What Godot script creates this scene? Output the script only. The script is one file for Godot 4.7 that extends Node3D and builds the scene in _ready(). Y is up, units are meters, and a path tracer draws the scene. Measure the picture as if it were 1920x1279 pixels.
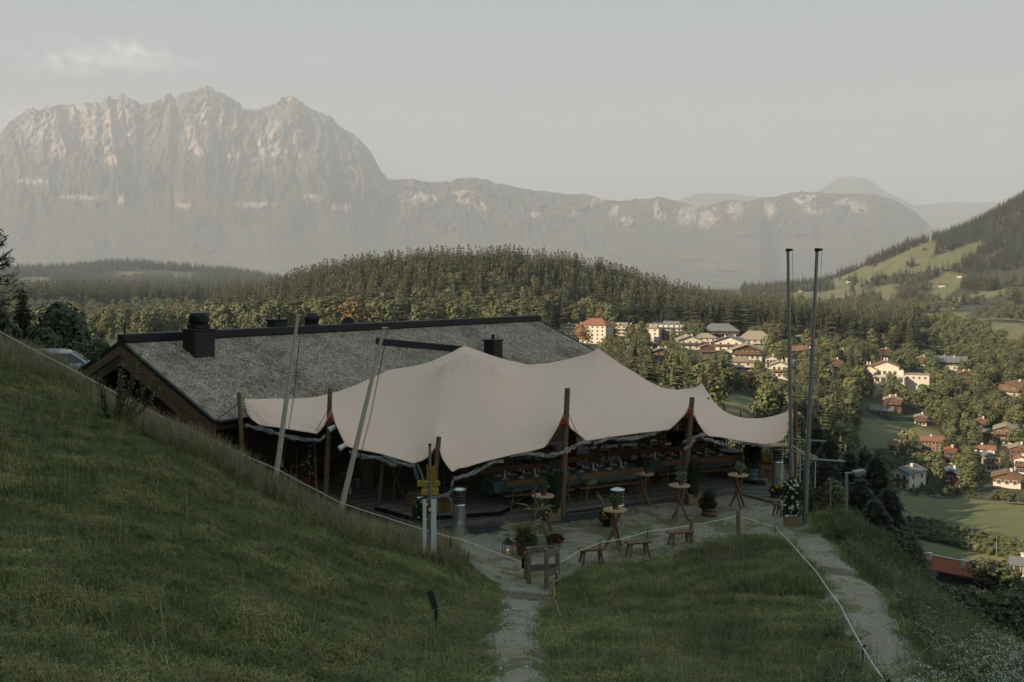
extends Node3D
# An alpine hut with a stretch tent set for a party, seen from the meadow above it; a valley town, a wooded hill and a limestone range behind.
# Metres, y up, terrace floor at y = 0, the eye 7.1 m above it looking along -z.

const F := 1867.0      # sighting constants of the survey: a point sighted at (px, py) and d metres away
const EYE := 7.1
const HZ := 522.0
var used := {}
var rng := RandomNumberGenerator.new()
var M := {}
var near_table := PackedFloat32Array()
var far_table := PackedFloat32Array()
var bump_noise := FastNoiseLite.new()
var meadows := []

func at(px: float, py: float, d: float) -> Vector3:
	return Vector3((px - 960.0) / F * d, EYE - (py - HZ) / F * d, -d)

func flat(px: float, py: float, y := 0.0) -> Vector3:
	return at(px, py, (EYE - y) * F / (py - HZ))

func numbered(called: String) -> String:
	used[called] = used.get(called, -1) + 1
	return called if used[called] == 0 else "%s_%03d" % [called, used[called]]

func tag(o: Node, label := "", category := "", group := "", kind := "") -> Node:
	if label: o.set_meta("label", label)
	if category: o.set_meta("category", category)
	if group: o.set_meta("group", group)
	if kind: o.set_meta("kind", kind)
	return o

func thing(called: String, label: String, category: String, pos := Vector3.ZERO, turn := 0.0, group := "") -> Node3D:
	var o := Node3D.new()
	o.name = numbered(called)
	add_child(o)
	o.position = pos
	o.rotation.y = turn
	tag(o, label, category, group)
	return o

func part(called: String, mesh, m: Material, parent: Node3D, kind := "") -> MeshInstance3D:
	var o := MeshInstance3D.new()
	o.mesh = mesh.done() if mesh is Geo else mesh
	o.material_override = m
	o.name = called
	if kind: o.set_meta("kind", kind)
	parent.add_child(o, true)
	return o

func single(called: String, mesh, m: Material, label: String, category: String, group := "") -> MeshInstance3D:
	var o := part(numbered(called), mesh, m, self)
	tag(o, label, category, group)
	return o

func setting(called: String, mesh, m: Material) -> MeshInstance3D:
	var o := part(numbered(called), mesh, m, self)
	o.set_meta("kind", "structure")
	return o

func copy(o: Node3D, called: String, pos: Vector3, turn: float, label := "", group := "") -> Node3D:
	var r: Node3D = o.duplicate()
	r.name = numbered(called)
	add_child(r)
	r.position = pos
	r.rotation.y = turn
	if label: r.set_meta("label", label)
	if group: r.set_meta("group", group)
	return r

func scatter(called: String, mesh, m: Material, places: Array, tints: Array, parent: Node = self, kind := "stuff") -> MultiMeshInstance3D:
	var mm := MultiMesh.new()
	mm.transform_format = MultiMesh.TRANSFORM_3D
	mm.use_colors = not tints.is_empty()
	mm.mesh = mesh.done() if mesh is Geo else mesh
	var n := places.size()
	var stride := 16 if mm.use_colors else 12
	var buf := PackedFloat32Array()
	buf.resize(n * stride)
	for i in n:
		var t: Transform3D = places[i]
		var k := i * stride
		for r in 3:
			buf[k + r * 4] = t.basis.x[r]
			buf[k + r * 4 + 1] = t.basis.y[r]
			buf[k + r * 4 + 2] = t.basis.z[r]
			buf[k + r * 4 + 3] = t.origin[r]
		if mm.use_colors:
			var c: Color = tints[i]
			buf[k + 12] = c.r
			buf[k + 13] = c.g
			buf[k + 14] = c.b
			buf[k + 15] = 1.0
	mm.instance_count = n
	mm.buffer = buf
	var o := MultiMeshInstance3D.new()
	o.multimesh = mm
	o.material_override = m
	o.name = numbered(called)
	o.set_meta("kind", kind)
	parent.add_child(o, true)
	return o

# ---------------------------------------------------------------- shapes
class Geo:
	var v := PackedVector3Array()
	var n := PackedVector3Array()
	var c := PackedColorArray()
	var col := Color.WHITE
	func tri(a: Vector3, b: Vector3, d: Vector3) -> void:   # counter-clockwise seen from outside
		var m := (b - a).cross(d - a).normalized()
		v.append(a); v.append(d); v.append(b)
		n.append(m); n.append(m); n.append(m)
		c.append(col); c.append(col); c.append(col)
	func smooth(a: Vector3, b: Vector3, d: Vector3, na: Vector3, nb: Vector3, nd: Vector3) -> void:
		v.append(a); v.append(d); v.append(b)
		n.append(na); n.append(nd); n.append(nb)
		c.append(col); c.append(col); c.append(col)
	func quad(a: Vector3, b: Vector3, d: Vector3, e: Vector3) -> void:
		tri(a, b, d); tri(a, d, e)
	func face(pts: Array, inside: Vector3) -> void:         # a convex face turned away from a point inside
		var m: Vector3 = (pts[1] - pts[0]).cross(pts[2] - pts[0])
		var out: bool = m.dot(pts[0] - inside) > 0.0
		for i in range(1, pts.size() - 1):
			if out: tri(pts[0], pts[i], pts[i + 1])
			else: tri(pts[0], pts[i + 1], pts[i])
	func box(p: Vector3, s: Vector3, b := Basis(), bev := 0.0) -> void:
		var h := s / 2.0
		var w := minf(bev, minf(h.x, minf(h.y, h.z)) * 0.9)
		var corner := func(x, y, z, k):                     # k: the axis on which the corner reaches the full half size
			var q := Vector3(x * (h.x - (0.0 if k == 0 else w)), y * (h.y - (0.0 if k == 1 else w)), z * (h.z - (0.0 if k == 2 else w)))
			return p + b * q
		for k in 3:
			for sg in [-1.0, 1.0]:
				var pts := []
				for uv in [[-1.0, -1.0], [1.0, -1.0], [1.0, 1.0], [-1.0, 1.0]]:
					var a := [0.0, 0.0, 0.0]
					a[k] = sg
					a[(k + 1) % 3] = uv[0]
					a[(k + 2) % 3] = uv[1]
					pts.append(corner.call(a[0], a[1], a[2], k))
				face(pts, p)
		if w > 0.0:
			for k in 3:                                     # edges along axis k
				var i := (k + 1) % 3
				var j := (k + 2) % 3
				for si in [-1.0, 1.0]:
					for sj in [-1.0, 1.0]:
						var a := [0.0, 0.0, 0.0]
						var e := [0.0, 0.0, 0.0]
						a[i] = si; a[j] = sj; a[k] = -1.0
						e[i] = si; e[j] = sj; e[k] = 1.0
						face([corner.call(a[0], a[1], a[2], i), corner.call(e[0], e[1], e[2], i), corner.call(e[0], e[1], e[2], j), corner.call(a[0], a[1], a[2], j)], p)
			for x in [-1.0, 1.0]:
				for y in [-1.0, 1.0]:
					for z in [-1.0, 1.0]:
						face([corner.call(x, y, z, 0), corner.call(x, y, z, 1), corner.call(x, y, z, 2)], p)
	func tube(pts: Array, radii, sides := 8, caps := true) -> void:
		var m := pts.size()
		var prev := Vector3.ZERO
		var rings := []
		for i in m:
			var t: Vector3 = (pts[mini(i + 1, m - 1)] - pts[maxi(i - 1, 0)]).normalized()
			var x: Vector3 = prev - t * prev.dot(t)
			if x.length() < 0.01:
				x = t.cross(Vector3.UP if absf(t.y) < 0.9 else Vector3.RIGHT)
			x = x.normalized()
			prev = x
			var y := t.cross(x)
			var r: float = radii[i] if radii is Array else radii
			var ring := []
			for k in sides:
				var a := TAU * k / sides
				var dir := x * cos(a) + y * sin(a)
				ring.append([pts[i] + dir * r, dir])
			rings.append(ring)
		for i in m - 1:
			for k in sides:
				var a = rings[i][k]
				var b = rings[i][(k + 1) % sides]
				var d = rings[i + 1][(k + 1) % sides]
				var e = rings[i + 1][k]
				smooth(a[0], b[0], d[0], a[1], b[1], d[1])
				smooth(a[0], d[0], e[0], a[1], d[1], e[1])
		if caps:
			for k in range(1, sides - 1):
				tri(rings[0][0][0], rings[0][k + 1][0], rings[0][k][0])
				tri(rings[m - 1][0][0], rings[m - 1][k][0], rings[m - 1][k + 1][0])
	func lathe(p: Vector3, prof: Array, sides := 20) -> void:  # prof: [radius, height] from the bottom up, outside
		for i in prof.size() - 1:
			var r0: float = prof[i][0]
			var r1: float = prof[i + 1][0]
			var y0: float = prof[i][1]
			var y1: float = prof[i + 1][1]
			var sl := Vector2(y1 - y0, r0 - r1).normalized()
			for k in sides:
				var a := TAU * k / sides
				var b := TAU * (k + 1) / sides
				var da := Vector3(cos(a), 0, -sin(a))
				var db := Vector3(cos(b), 0, -sin(b))
				var na := da * sl.x + Vector3.UP * sl.y
				var nb := db * sl.x + Vector3.UP * sl.y
				var q0 := p + da * r0 + Vector3.UP * y0
				var q1 := p + db * r0 + Vector3.UP * y0
				var q2 := p + db * r1 + Vector3.UP * y1
				var q3 := p + da * r1 + Vector3.UP * y1
				if r0 > 0.0: smooth(q0, q1, q2, na, nb, nb)
				if r1 > 0.0: smooth(q0, q2, q3, na, nb, na)
	func done() -> ArrayMesh:
		var a := []
		a.resize(Mesh.ARRAY_MAX)
		a[Mesh.ARRAY_VERTEX] = v
		a[Mesh.ARRAY_NORMAL] = n
		a[Mesh.ARRAY_COLOR] = c
		var m := ArrayMesh.new()
		m.add_surface_from_arrays(Mesh.PRIMITIVE_TRIANGLES, a)
		return m

func grid_mesh(nu: int, nv: int, p: PackedVector3Array, colours: PackedColorArray, flip := false, keep := PackedByteArray()) -> ArrayMesh:
	# a smooth indexed sheet of nu x nv points (index = j * nu + i); x grows with i and -z with j for an upward face
	var nor := PackedVector3Array()
	nor.resize(nu * nv)
	for j in nv:
		for i in nu:
			var du := p[j * nu + mini(i + 1, nu - 1)] - p[j * nu + maxi(i - 1, 0)]
			var dv := p[mini(j + 1, nv - 1) * nu + i] - p[maxi(j - 1, 0) * nu + i]
			var m := du.cross(dv).normalized()
			nor[j * nu + i] = -m if flip else m
	var idx := PackedInt32Array()
	for j in nv - 1:
		for i in nu - 1:
			var a := j * nu + i
			if not keep.is_empty() and not keep[a]: continue
			var q := [a, a + nu + 1, a + 1, a, a + nu, a + nu + 1]
			if flip: q = [a, a + 1, a + nu + 1, a, a + nu + 1, a + nu]
			for k in q: idx.append(k)
	var s := []
	s.resize(Mesh.ARRAY_MAX)
	s[Mesh.ARRAY_VERTEX] = p
	s[Mesh.ARRAY_NORMAL] = nor
	if not colours.is_empty(): s[Mesh.ARRAY_COLOR] = colours
	s[Mesh.ARRAY_INDEX] = idx
	var mesh := ArrayMesh.new()
	mesh.add_surface_from_arrays(Mesh.PRIMITIVE_TRIANGLES, s)
	return mesh

# ---------------------------------------------------------------- materials
func noise_map(sd: int, freq: float, stops: Array, size := 512, octaves := 4, bump := false, kind := FastNoiseLite.TYPE_SIMPLEX_SMOOTH) -> NoiseTexture2D:
	var fn := FastNoiseLite.new()
	fn.seed = sd
	fn.noise_type = kind
	fn.frequency = freq
	fn.fractal_octaves = octaves
	fn.fractal_gain = 0.6
	var t := NoiseTexture2D.new()
	t.width = size
	t.height = size
	t.seamless = true
	t.noise = fn
	if not stops.is_empty():
		var g := Gradient.new()
		g.offsets = PackedFloat32Array(range(stops.size()).map(func(i): return float(i) / (stops.size() - 1)))
		g.colors = PackedColorArray(stops)
		t.color_ramp = g
	return t

func paint(c: Color, rough := 0.8, metal := 0.0, vertex := false) -> StandardMaterial3D:
	var m := StandardMaterial3D.new()
	m.albedo_color = c
	m.roughness = rough
	m.metallic = metal
	m.vertex_color_use_as_albedo = vertex
	return m

# grain: colour noise laid by three planes, scale in repeats per metre
func grain(stops: Array, freq: float, scale: Vector3, rough := 0.85, bump := 0.0, sd := 1, world := false, octaves := 4) -> StandardMaterial3D:
	var m := StandardMaterial3D.new()
	m.albedo_texture = noise_map(sd, freq, stops, 512, octaves)
	m.uv1_triplanar = true
	m.uv1_world_triplanar = world
	m.uv1_scale = scale
	m.roughness = rough
	if bump > 0.0:
		m.heightmap_enabled = true
		m.heightmap_texture = noise_map(sd, freq, [], 512, octaves)
		m.heightmap_scale = bump
	return m

func wood(a: Color, b: Color, sd: int, along := Vector3(0.35, 5.0, 5.0), rough := 0.8) -> StandardMaterial3D:
	return grain([a, a.lerp(b, 0.55), b, a.lerp(b, 0.3)], 0.012, along, rough, 0.25, sd)

func leafy(c: Color, back := 0.35, vertex := true) -> StandardMaterial3D:
	var m := paint(c, 0.75, 0.0, vertex)
	m.backlight_enabled = true
	m.backlight = Color(back, back, back * 0.6)
	return m

# ---------------------------------------------------------------- interpolation of surveyed heights
func tps_fit(p: Array, lam: float) -> PackedFloat64Array:      # p: Vector3(x, y, value)
	var n := p.size()
	var m := n + 3
	var a := []
	for i in n:
		var row := PackedFloat64Array()
		row.resize(m + 1)
		for j in n:
			var r2: float = Vector2(p[i].x - p[j].x, p[i].y - p[j].y).length_squared()
			row[j] = r2 * log(r2) * 0.5 if r2 > 1e-12 else 0.0
		row[i] += lam
		row[n] = 1.0
		row[n + 1] = p[i].x
		row[n + 2] = p[i].y
		row[m] = p[i].z
		a.append(row)
	for k in 3:
		var row := PackedFloat64Array()
		row.resize(m + 1)
		for j in n:
			row[j] = 1.0 if k == 0 else (p[j].x if k == 1 else p[j].y)
		a.append(row)
	for i in m:
		var best := i
		for r in range(i + 1, m):
			if absf(a[r][i]) > absf(a[best][i]): best = r
		var sw = a[i]
		a[i] = a[best]
		a[best] = sw
		var pr: PackedFloat64Array = a[i]
		for r in range(i + 1, m):
			var f: float = a[r][i] / pr[i]
			if f == 0.0: continue
			var rr: PackedFloat64Array = a[r]
			for k in range(i, m + 1): rr[k] -= f * pr[k]
			a[r] = rr
	var w := PackedFloat64Array()
	w.resize(m)
	for i in range(m - 1, -1, -1):
		var s: float = a[i][m]
		for k in range(i + 1, m): s -= a[i][k] * w[k]
		w[i] = s / a[i][i]
	return w

func tps(p: Array, w: PackedFloat64Array, x: float, y: float) -> float:
	var n := p.size()
	var s := w[n] + w[n + 1] * x + w[n + 2] * y
	for i in n:
		var q: Vector3 = p[i]
		var r2 := (q.x - x) * (q.x - x) + (q.y - y) * (q.y - y)
		if r2 > 1e-12: s += w[i] * r2 * log(r2) * 0.5
	return s

# near ground: a table every half metre, x from -60 to 40, distance from -14 to 52
func near_h(x: float, d: float) -> float:
	var u := clampf((x + 60.0) * 2.0, 0.0, 199.0)
	var v := clampf((d + 14.0) * 2.0, 0.0, 131.0)
	var i := int(u)
	var j := int(v)
	u -= i
	v -= j
	var k := j * 201 + i
	return lerpf(lerpf(near_table[k], near_table[k + 1], u), lerpf(near_table[k + 201], near_table[k + 202], u), v)

func lumps(x: float, d: float) -> float:                      # tussocks and trodden ground
	return bump_noise.get_noise_2d(x * 5.0, d * 5.0) * 0.12 + bump_noise.get_noise_2d(x * 11.0, d * 22.0 + 90.0) * 0.11

# far land: a table over bearing (x / d) and ln d holding the slope of sight, so that h = EYE - e * d
const FB0 := -1.3
const FB1 := 1.3
const FL0 := 3.7
const FL1 := 9.45
func far_h(x: float, d: float) -> float:
	var u := clampf((x / d - FB0) / (FB1 - FB0) * 150.0, 0.0, 149.999)
	var v := clampf((log(d) - FL0) / (FL1 - FL0) * 110.0, 0.0, 109.999)
	var i := int(u)
	var j := int(v)
	u -= i
	v -= j
	var k := j * 151 + i
	return EYE - d * lerpf(lerpf(far_table[k], far_table[k + 1], u), lerpf(far_table[k + 151], far_table[k + 152], u), v)

func land(px: float, py: float, from := 70.0) -> Vector3:     # where the line of sight to a surveyed mark meets the far land
	var e := (py - HZ) / F
	var b := (px - 960.0) / F
	var d := from
	while d < 9000.0:
		if far_h(b * d, d) >= EYE - e * d: return Vector3(b * d, far_h(b * d, d), -d)
		d *= 1.004
	return Vector3(b * 3000.0, far_h(b * 3000.0, 3000.0), -3000.0)

func on_near(x: float, d: float, lift := 0.0) -> Vector3:
	return Vector3(x, near_h(x, d) + lift, -d)

# ---------------------------------------------------------------- the setting
func survey_near() -> void:
	var p := []
	for s in [[0,1279,9],[250,1279,10],[480,1279,11.2],[700,1279,12.2],[940,1279,13],[1150,1279,12.6],[1400,1279,12.5],[1640,1279,13],[1700,1279,13.2],[1800,1279,12.6],[1920,1279,12],
		[0,1000,14.5],[0,800,20],[0,660,29],[250,1050,14.5],[250,900,19],[250,790,26.5],[405,853,25.6],[500,1100,15.5],[500,980,20],[500,908,25],[700,1150,16.5],[700,1050,20.5],[640,984,24.6],[700,1006,24],
		[800,1035,23.8],[860,1052,23.5],[900,1078,23],[960,1108,22.4],[985,1110,22.5],[975,1170,18.7],[960,1215,15.8],[962,1240,14.6],[1100,1080,23.5],[1060,1200,16.5],[1300,1040,25.4],[1300,1120,20],[1300,1200,16],
		[1390,1017,26],[1460,1040,24.5],[1560,1150,18.2],[1500,1210,15.5],[1490,1010,27],[1570,1060,23],[1600,1078,21.8],[1640,1160,17.6],[1670,1230,14.7],[1560,962,28.4],[1620,1000,26.5],[1700,1098,24],[1800,1180,19.5],[1880,1240,16],[130,698,30],[0,650,31],[280,800,27.6]]:
		var q := at(s[0], s[1], s[2])
		p.append(Vector3(q.x / 10.0, s[2] / 10.0, q.y))
	for s in [[9.6,33,-1.0],[8.2,31,0],[7.4,32.5,0],[8.4,28.2,0],[12,30,-5],[12.5,24,-3.2],[11,20,-1.8],[14,18,-3.5],[10,14,.4],[14,12,-1],[20,30,-9],[20,15,-5],[11,38,-4],[10,45,-6],[20,45,-11],[30,45,-15],[35,20,-12],
		[-4,27.5,0],[0,26,0],[4,28,0],[7,29,0],[-2,32,0],[4,36,0],[7.5,35,-.1],[0,44,0],[-6,30.5,0],[-8,33,0],[-9.5,29.5,.5],[-7.2,28.3,.3],[-5.2,27,.05],[-11.5,31,1.2],[-16,35,3.4],[-18.7,40,3.3],[-20,36,4.6],[-26,45,5],[-32,52,3.5],[-14,42,1.5],[-6,48,0],
		[0,3,4.6],[0,0,5.4],[-8,5,4.7],[8,5,3.2],[-15,10,6],[-20,20,6.8],[-25,30,7.8],[-30,10,11],[-45,20,17],[-45,40,15],[-58,30,22],[-58,0,24],[0,-12,8.4],[-20,-12,12],[15,0,1.5],[30,0,-4],[38,-10,-5],[0,8,3.2]]:
		p.append(Vector3(s[0] / 10.0, s[1] / 10.0, s[2]))
	var w := tps_fit(p, 0.0008)
	near_table.resize(201 * 134)
	for j in 134:
		for i in 201:
			var x := i * 0.5 - 60.0
			var d := j * 0.5 - 14.0
			var h := tps(p, w, x / 10.0, d / 10.0)
			if Geometry2D.is_point_in_polygon(Vector2(x, d), gravel_edge):      # the terrace was levelled
				var near := 99.0
				for k in gravel_edge.size(): near = minf(near, Geometry2D.get_closest_point_to_segment(Vector2(x, d), gravel_edge[k], gravel_edge[(k + 1) % gravel_edge.size()]).distance_to(Vector2(x, d)))
				h = lerpf(maxf(h, -0.02), 0.0, smoothstep(0.0, 1.0, near))
			elif x > -9.0 and x < 6.5 and d > 17.0 and d < 34.0: h = maxf(h, -0.02)
			near_table[j * 201 + i] = h

func survey_far() -> void:
	# bearing px: pairs of distance and either a sighted py (above 300) or a height (a value below 100)
	var marks := {
		-1200: [[45,8],[60,6],[200,-10],[800,-30],[2500,0],[5000,-50]],
		-300: [[45,6],[60,5],[150,-5],[400,-25],[900,592],[1700,577],[2500,562],[5000,505],[7500,535],[12000,540]],
		0: [[45,5],[60,2.5],[120,-6],[300,-22],[800,612],[1150,594],[1750,571],[2600,558],[5000,512],[7000,535],[12000,540]],
		230: [[45,2],[60,0],[150,-12],[500,640],[800,622],[1150,602],[1700,574],[2200,582],[3000,560],[4700,524],[5300,497],[6600,530],[12000,540]],
		450: [[45,-1],[60,-1],[150,-12],[500,650],[800,612],[1150,598],[1700,574],[2200,580],[3000,560],[5000,517],[6600,533],[12000,540]],
		600: [[45,-1],[60,-2],[200,-20],[500,640],[700,605],[850,566],[950,548],[1200,562],[2500,560],[5000,545],[12000,540]],
		800: [[60,-3],[200,-20],[500,655],[650,615],[850,535],[930,524],[1150,556],[2500,560],[5000,545],[12000,540]],
		960: [[45,-1],[60,-4],[200,-20],[500,660],[650,622],[850,536],[930,521],[1150,556],[2500,560],[5000,545],[12000,540]],
		1120: [[60,-6],[200,-22],[430,700],[620,641],[750,606],[900,546],[1150,566],[2500,560],[5000,545],[12000,540]],
		1260: [[46,-3],[100,-14],[200,-24],[300,745],[430,702],[620,640],[720,626],[860,590],[1100,590],[2500,545],[5000,543],[12000,537]],
		1400: [[45,-5],[80,-14],[150,-22],[250,772],[350,735],[430,702],[520,672],[620,640],[780,626],[1000,612],[1500,575],[2600,548],[5000,542],[12000,536]],
		1550: [[45,-8],[100,-28],[200,-45],[300,830],[400,765],[520,690],[620,655],[750,640],[1000,622],[1500,592],[2000,570],[2600,535],[5000,541],[12000,536]],
		1700: [[45,-11],[100,-33],[200,-52],[260,965],[330,895],[400,822],[450,785],[520,725],[620,685],[800,645],[1000,620],[1500,580],[2200,520],[2800,462],[3300,500],[5000,541],[12000,536]],
		1850: [[45,-13],[100,-38],[200,1083],[270,975],[330,905],[400,835],[480,770],[560,725],[700,680],[1000,622],[1400,585],[2000,515],[2600,450],[3000,410],[3600,440],[6000,520],[12000,536]],
		1960: [[45,-14],[100,-40],[200,1085],[270,980],[330,910],[400,845],[560,745],[700,690],[1000,625],[1400,590],[2000,500],[2600,420],[3000,352],[3600,380],[6000,500],[12000,536]],
		2400: [[45,-18],[200,-58],[400,-60],[700,700],[1400,600],[2200,430],[3000,280],[4000,300]],
		3200: [[60,-20],[400,-60],[1400,560],[3000,260]]}
	var p := []
	for px in marks:
		for s in marks[px]:
			var d: float = s[0]
			var e: float = (s[1] - HZ) / F if s[1] > 250 else (EYE - s[1]) / d
			p.append(Vector3((px - 960.0) / F * 5.0, log(d) * 2.2, e))
	var w := tps_fit(p, 0.0004)
	far_table.resize(151 * 112)
	for j in 112:
		for i in 151:
			far_table[j * 151 + i] = tps(p, w, (FB0 + (FB1 - FB0) * i / 150.0) * 5.0, (FL0 + (FL1 - FL0) * j / 110.0) * 2.2)

func sighted(q: Vector3) -> Vector2:
	return Vector2(960.0 - q.x / q.z * F, HZ - (EYE - q.y) / q.z * F)

func in_meadow(q: Vector3) -> bool:
	var s := sighted(q)
	var d := -q.z
	for m in meadows:
		if d > m[0] and d < m[1] and m[2].has_point(s) and Geometry2D.is_point_in_polygon(s, m[3]): return true
	return false

func meadow(d0: float, d1: float, pts: Array) -> void:
	var poly := PackedVector2Array()
	for k in range(0, pts.size(), 2): poly.append(Vector2(pts[k], pts[k + 1]))
	var r := Rect2(poly[0], Vector2.ZERO)
	for q in poly: r = r.expand(q)
	meadows.append([d0, d1, r, poly])

func meadow_map() -> void:
	# right slopes
	meadow(900, 4000, [1598,524, 1664,486, 1748,450, 1760,464, 1742,488, 1672,512, 1612,528])
	meadow(900, 4000, [1694,510, 1764,476, 1840,450, 1850,466, 1797,496, 1745,514])
	meadow(900, 4000, [1836,489, 1888,461, 1880,478])
	meadow(900, 4000, [1738,530, 1772,510, 1822,516, 1795,544, 1750,560])
	meadow(900, 4000, [1548,530, 1585,526, 1600,541, 1566,545])
	meadow(900, 4000, [1505,568, 1556,553, 1600,550, 1600,566, 1540,580])
	meadow(900, 4000, [1644,555, 1668,541, 1690,541, 1684,566, 1662,576])
	meadow(900, 4000, [1748,566, 1822,551, 1920,536, 1920,552, 1822,560, 1795,570])
	meadow(800, 4000, [1732,592, 1774,584, 1822,586, 1808,598, 1756,608, 1736,604])
	# near the town
	meadow(180, 330, [1342,738, 1442,744, 1432,772, 1415,800, 1345,800])
	meadow(300, 700, [1602,716, 1725,712, 1748,735, 1742,758, 1700,750, 1650,742, 1610,738])
	meadow(250, 480, [1606,784, 1660,785, 1760,808, 1800,828, 1760,836, 1700,848, 1612,838])
	meadow(170, 330, [1650,922, 1720,930, 1990,948, 1990,1020, 1880,1004, 1725,972, 1650,960])
	meadow(350, 600, [1318,664, 1366,664, 1358,684, 1322,682])
	meadow(60, 250, [1850,1118, 1990,1120, 1990,1200, 1880,1160])
	meadow(170, 260, [1660,1010, 1700,1008, 1920,1040, 1930,1075, 1700,1030])
	# left
	meadow(500, 900, [230,618, 302,614, 306,634, 236,640])
	meadow(3500, 6500, [30,522, 88,520, 100,534, 36,540])
	meadow(3500, 6500, [205,514, 255,511, 330,515, 395,524, 398,532, 300,524, 206,522])
	meadow(560, 1000, [420,574, 495,576, 498,590, 430,588])
	meadow(7000, 12000, [380,528, 600,526, 600,540, 380,540])

func far_land() -> void:
	var nu := 560
	var nv := 370
	var p := PackedVector3Array()
	var cs := PackedColorArray()
	p.resize(nu * nv)
	cs.resize(nu * nv)
	var fn := FastNoiseLite.new()
	fn.seed = 7
	fn.frequency = 0.02
	fn.fractal_octaves = 4
	var woods := FastNoiseLite.new()
	woods.seed = 77
	woods.frequency = 0.012
	for j in nv:
		var d := exp(lerpf(3.78, 9.38, float(j) / (nv - 1)))
		for i in nu:
			var b := lerpf(-1.1, 1.1, float(i) / (nu - 1))
			var x := b * d
			var y := far_h(x, d)
			var nz := fn.get_noise_2d(x, d)
			y += fn.get_noise_2d(x * 3.0, d * 3.0 + 500.0) * clampf(d * 0.003, 0.0, 2.0)
			p[j * nu + i] = Vector3(x, y - (0.4 if d < 55.0 else 0.0), -d)
			var mead := in_meadow(Vector3(x, far_h(x, d), -d)) or (b > 0.23 and d > 780.0 and d < 3400.0 and woods.get_noise_2d(x * 0.4, d * 0.4) < 0.02 and not (b > 0.44 and d > 1300.0)) or (b < -0.21 and d > 480.0 and d < 1350.0 and woods.get_noise_2d(x * 0.7, d) < -0.06)
			var c := Color(0.120, 0.140, 0.052).lerp(Color(0.185, 0.165, 0.075), clampf(nz * 1.4 + 0.35, 0.0, 1.0)) if mead else Color(0.028, 0.034, 0.016).lerp(Color(0.052, 0.056, 0.026), clampf(nz + 0.5, 0.0, 1.0))
			if d > 6000.0: c = c.lerp(Color(0.09, 0.10, 0.05), clampf(fn.get_noise_2d(x * 0.14, d * 0.14) * 4.0, 0.0, 1.0))
			cs[j * nu + i] = c
	var m := grain([Color(0.74, 0.74, 0.74), Color(0.92, 0.92, 0.9), Color(1, 1, 1)], 0.05, Vector3(0.14, 0.14, 0.14), 0.95, 0.0, 31, true)
	m.vertex_color_use_as_albedo = true
	setting("valley_land", grid_mesh(nu, nv, p, cs), m)

func outer_hill() -> void:     # the hillside goes on rising to the left of and behind the camera; its wooded crest keeps the low sun off the hut
	var nu := 60
	var nv := 60
	var p := PackedVector3Array()
	for j in nv:
		for i in nu:
			var x := lerpf(-240.0, -46.0, float(i) / (nu - 1))
			var d := lerpf(-170.0, 78.0, float(j) / (nv - 1))
			p.append(Vector3(x, hill_h(x, d), -d))
	setting("hillside", grid_mesh(nu, nv, p, PackedColorArray()), M.turf)

func hill_h(x: float, d: float) -> float:
	var up := 17.0 + 52.0 * smoothstep(-46.0, -112.0, x)
	var fade := smoothstep(62.0, 20.0, d)
	var base := lerpf(1.0, 17.0, smoothstep(58.0, 30.0, d))
	return lerpf(near_h(x, clampf(d, -13.0, 51.0)) if x > -52.0 else base, base + (up - 17.0) * fade, smoothstep(-46.0, -53.0, x)) - 14.0 * smoothstep(50.0, 78.0, d) - (0.35 if x > -50.0 else 0.0)

func mountain_profile(pts: Array, px: float) -> float:
	for k in range(0, pts.size() - 2, 2):
		if px <= pts[k + 2]:
			return lerpf(pts[k + 1], pts[k + 3], clampf((px - pts[k]) / (pts[k + 2] - pts[k]), 0.0, 1.0))
	return pts[pts.size() - 1]

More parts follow.
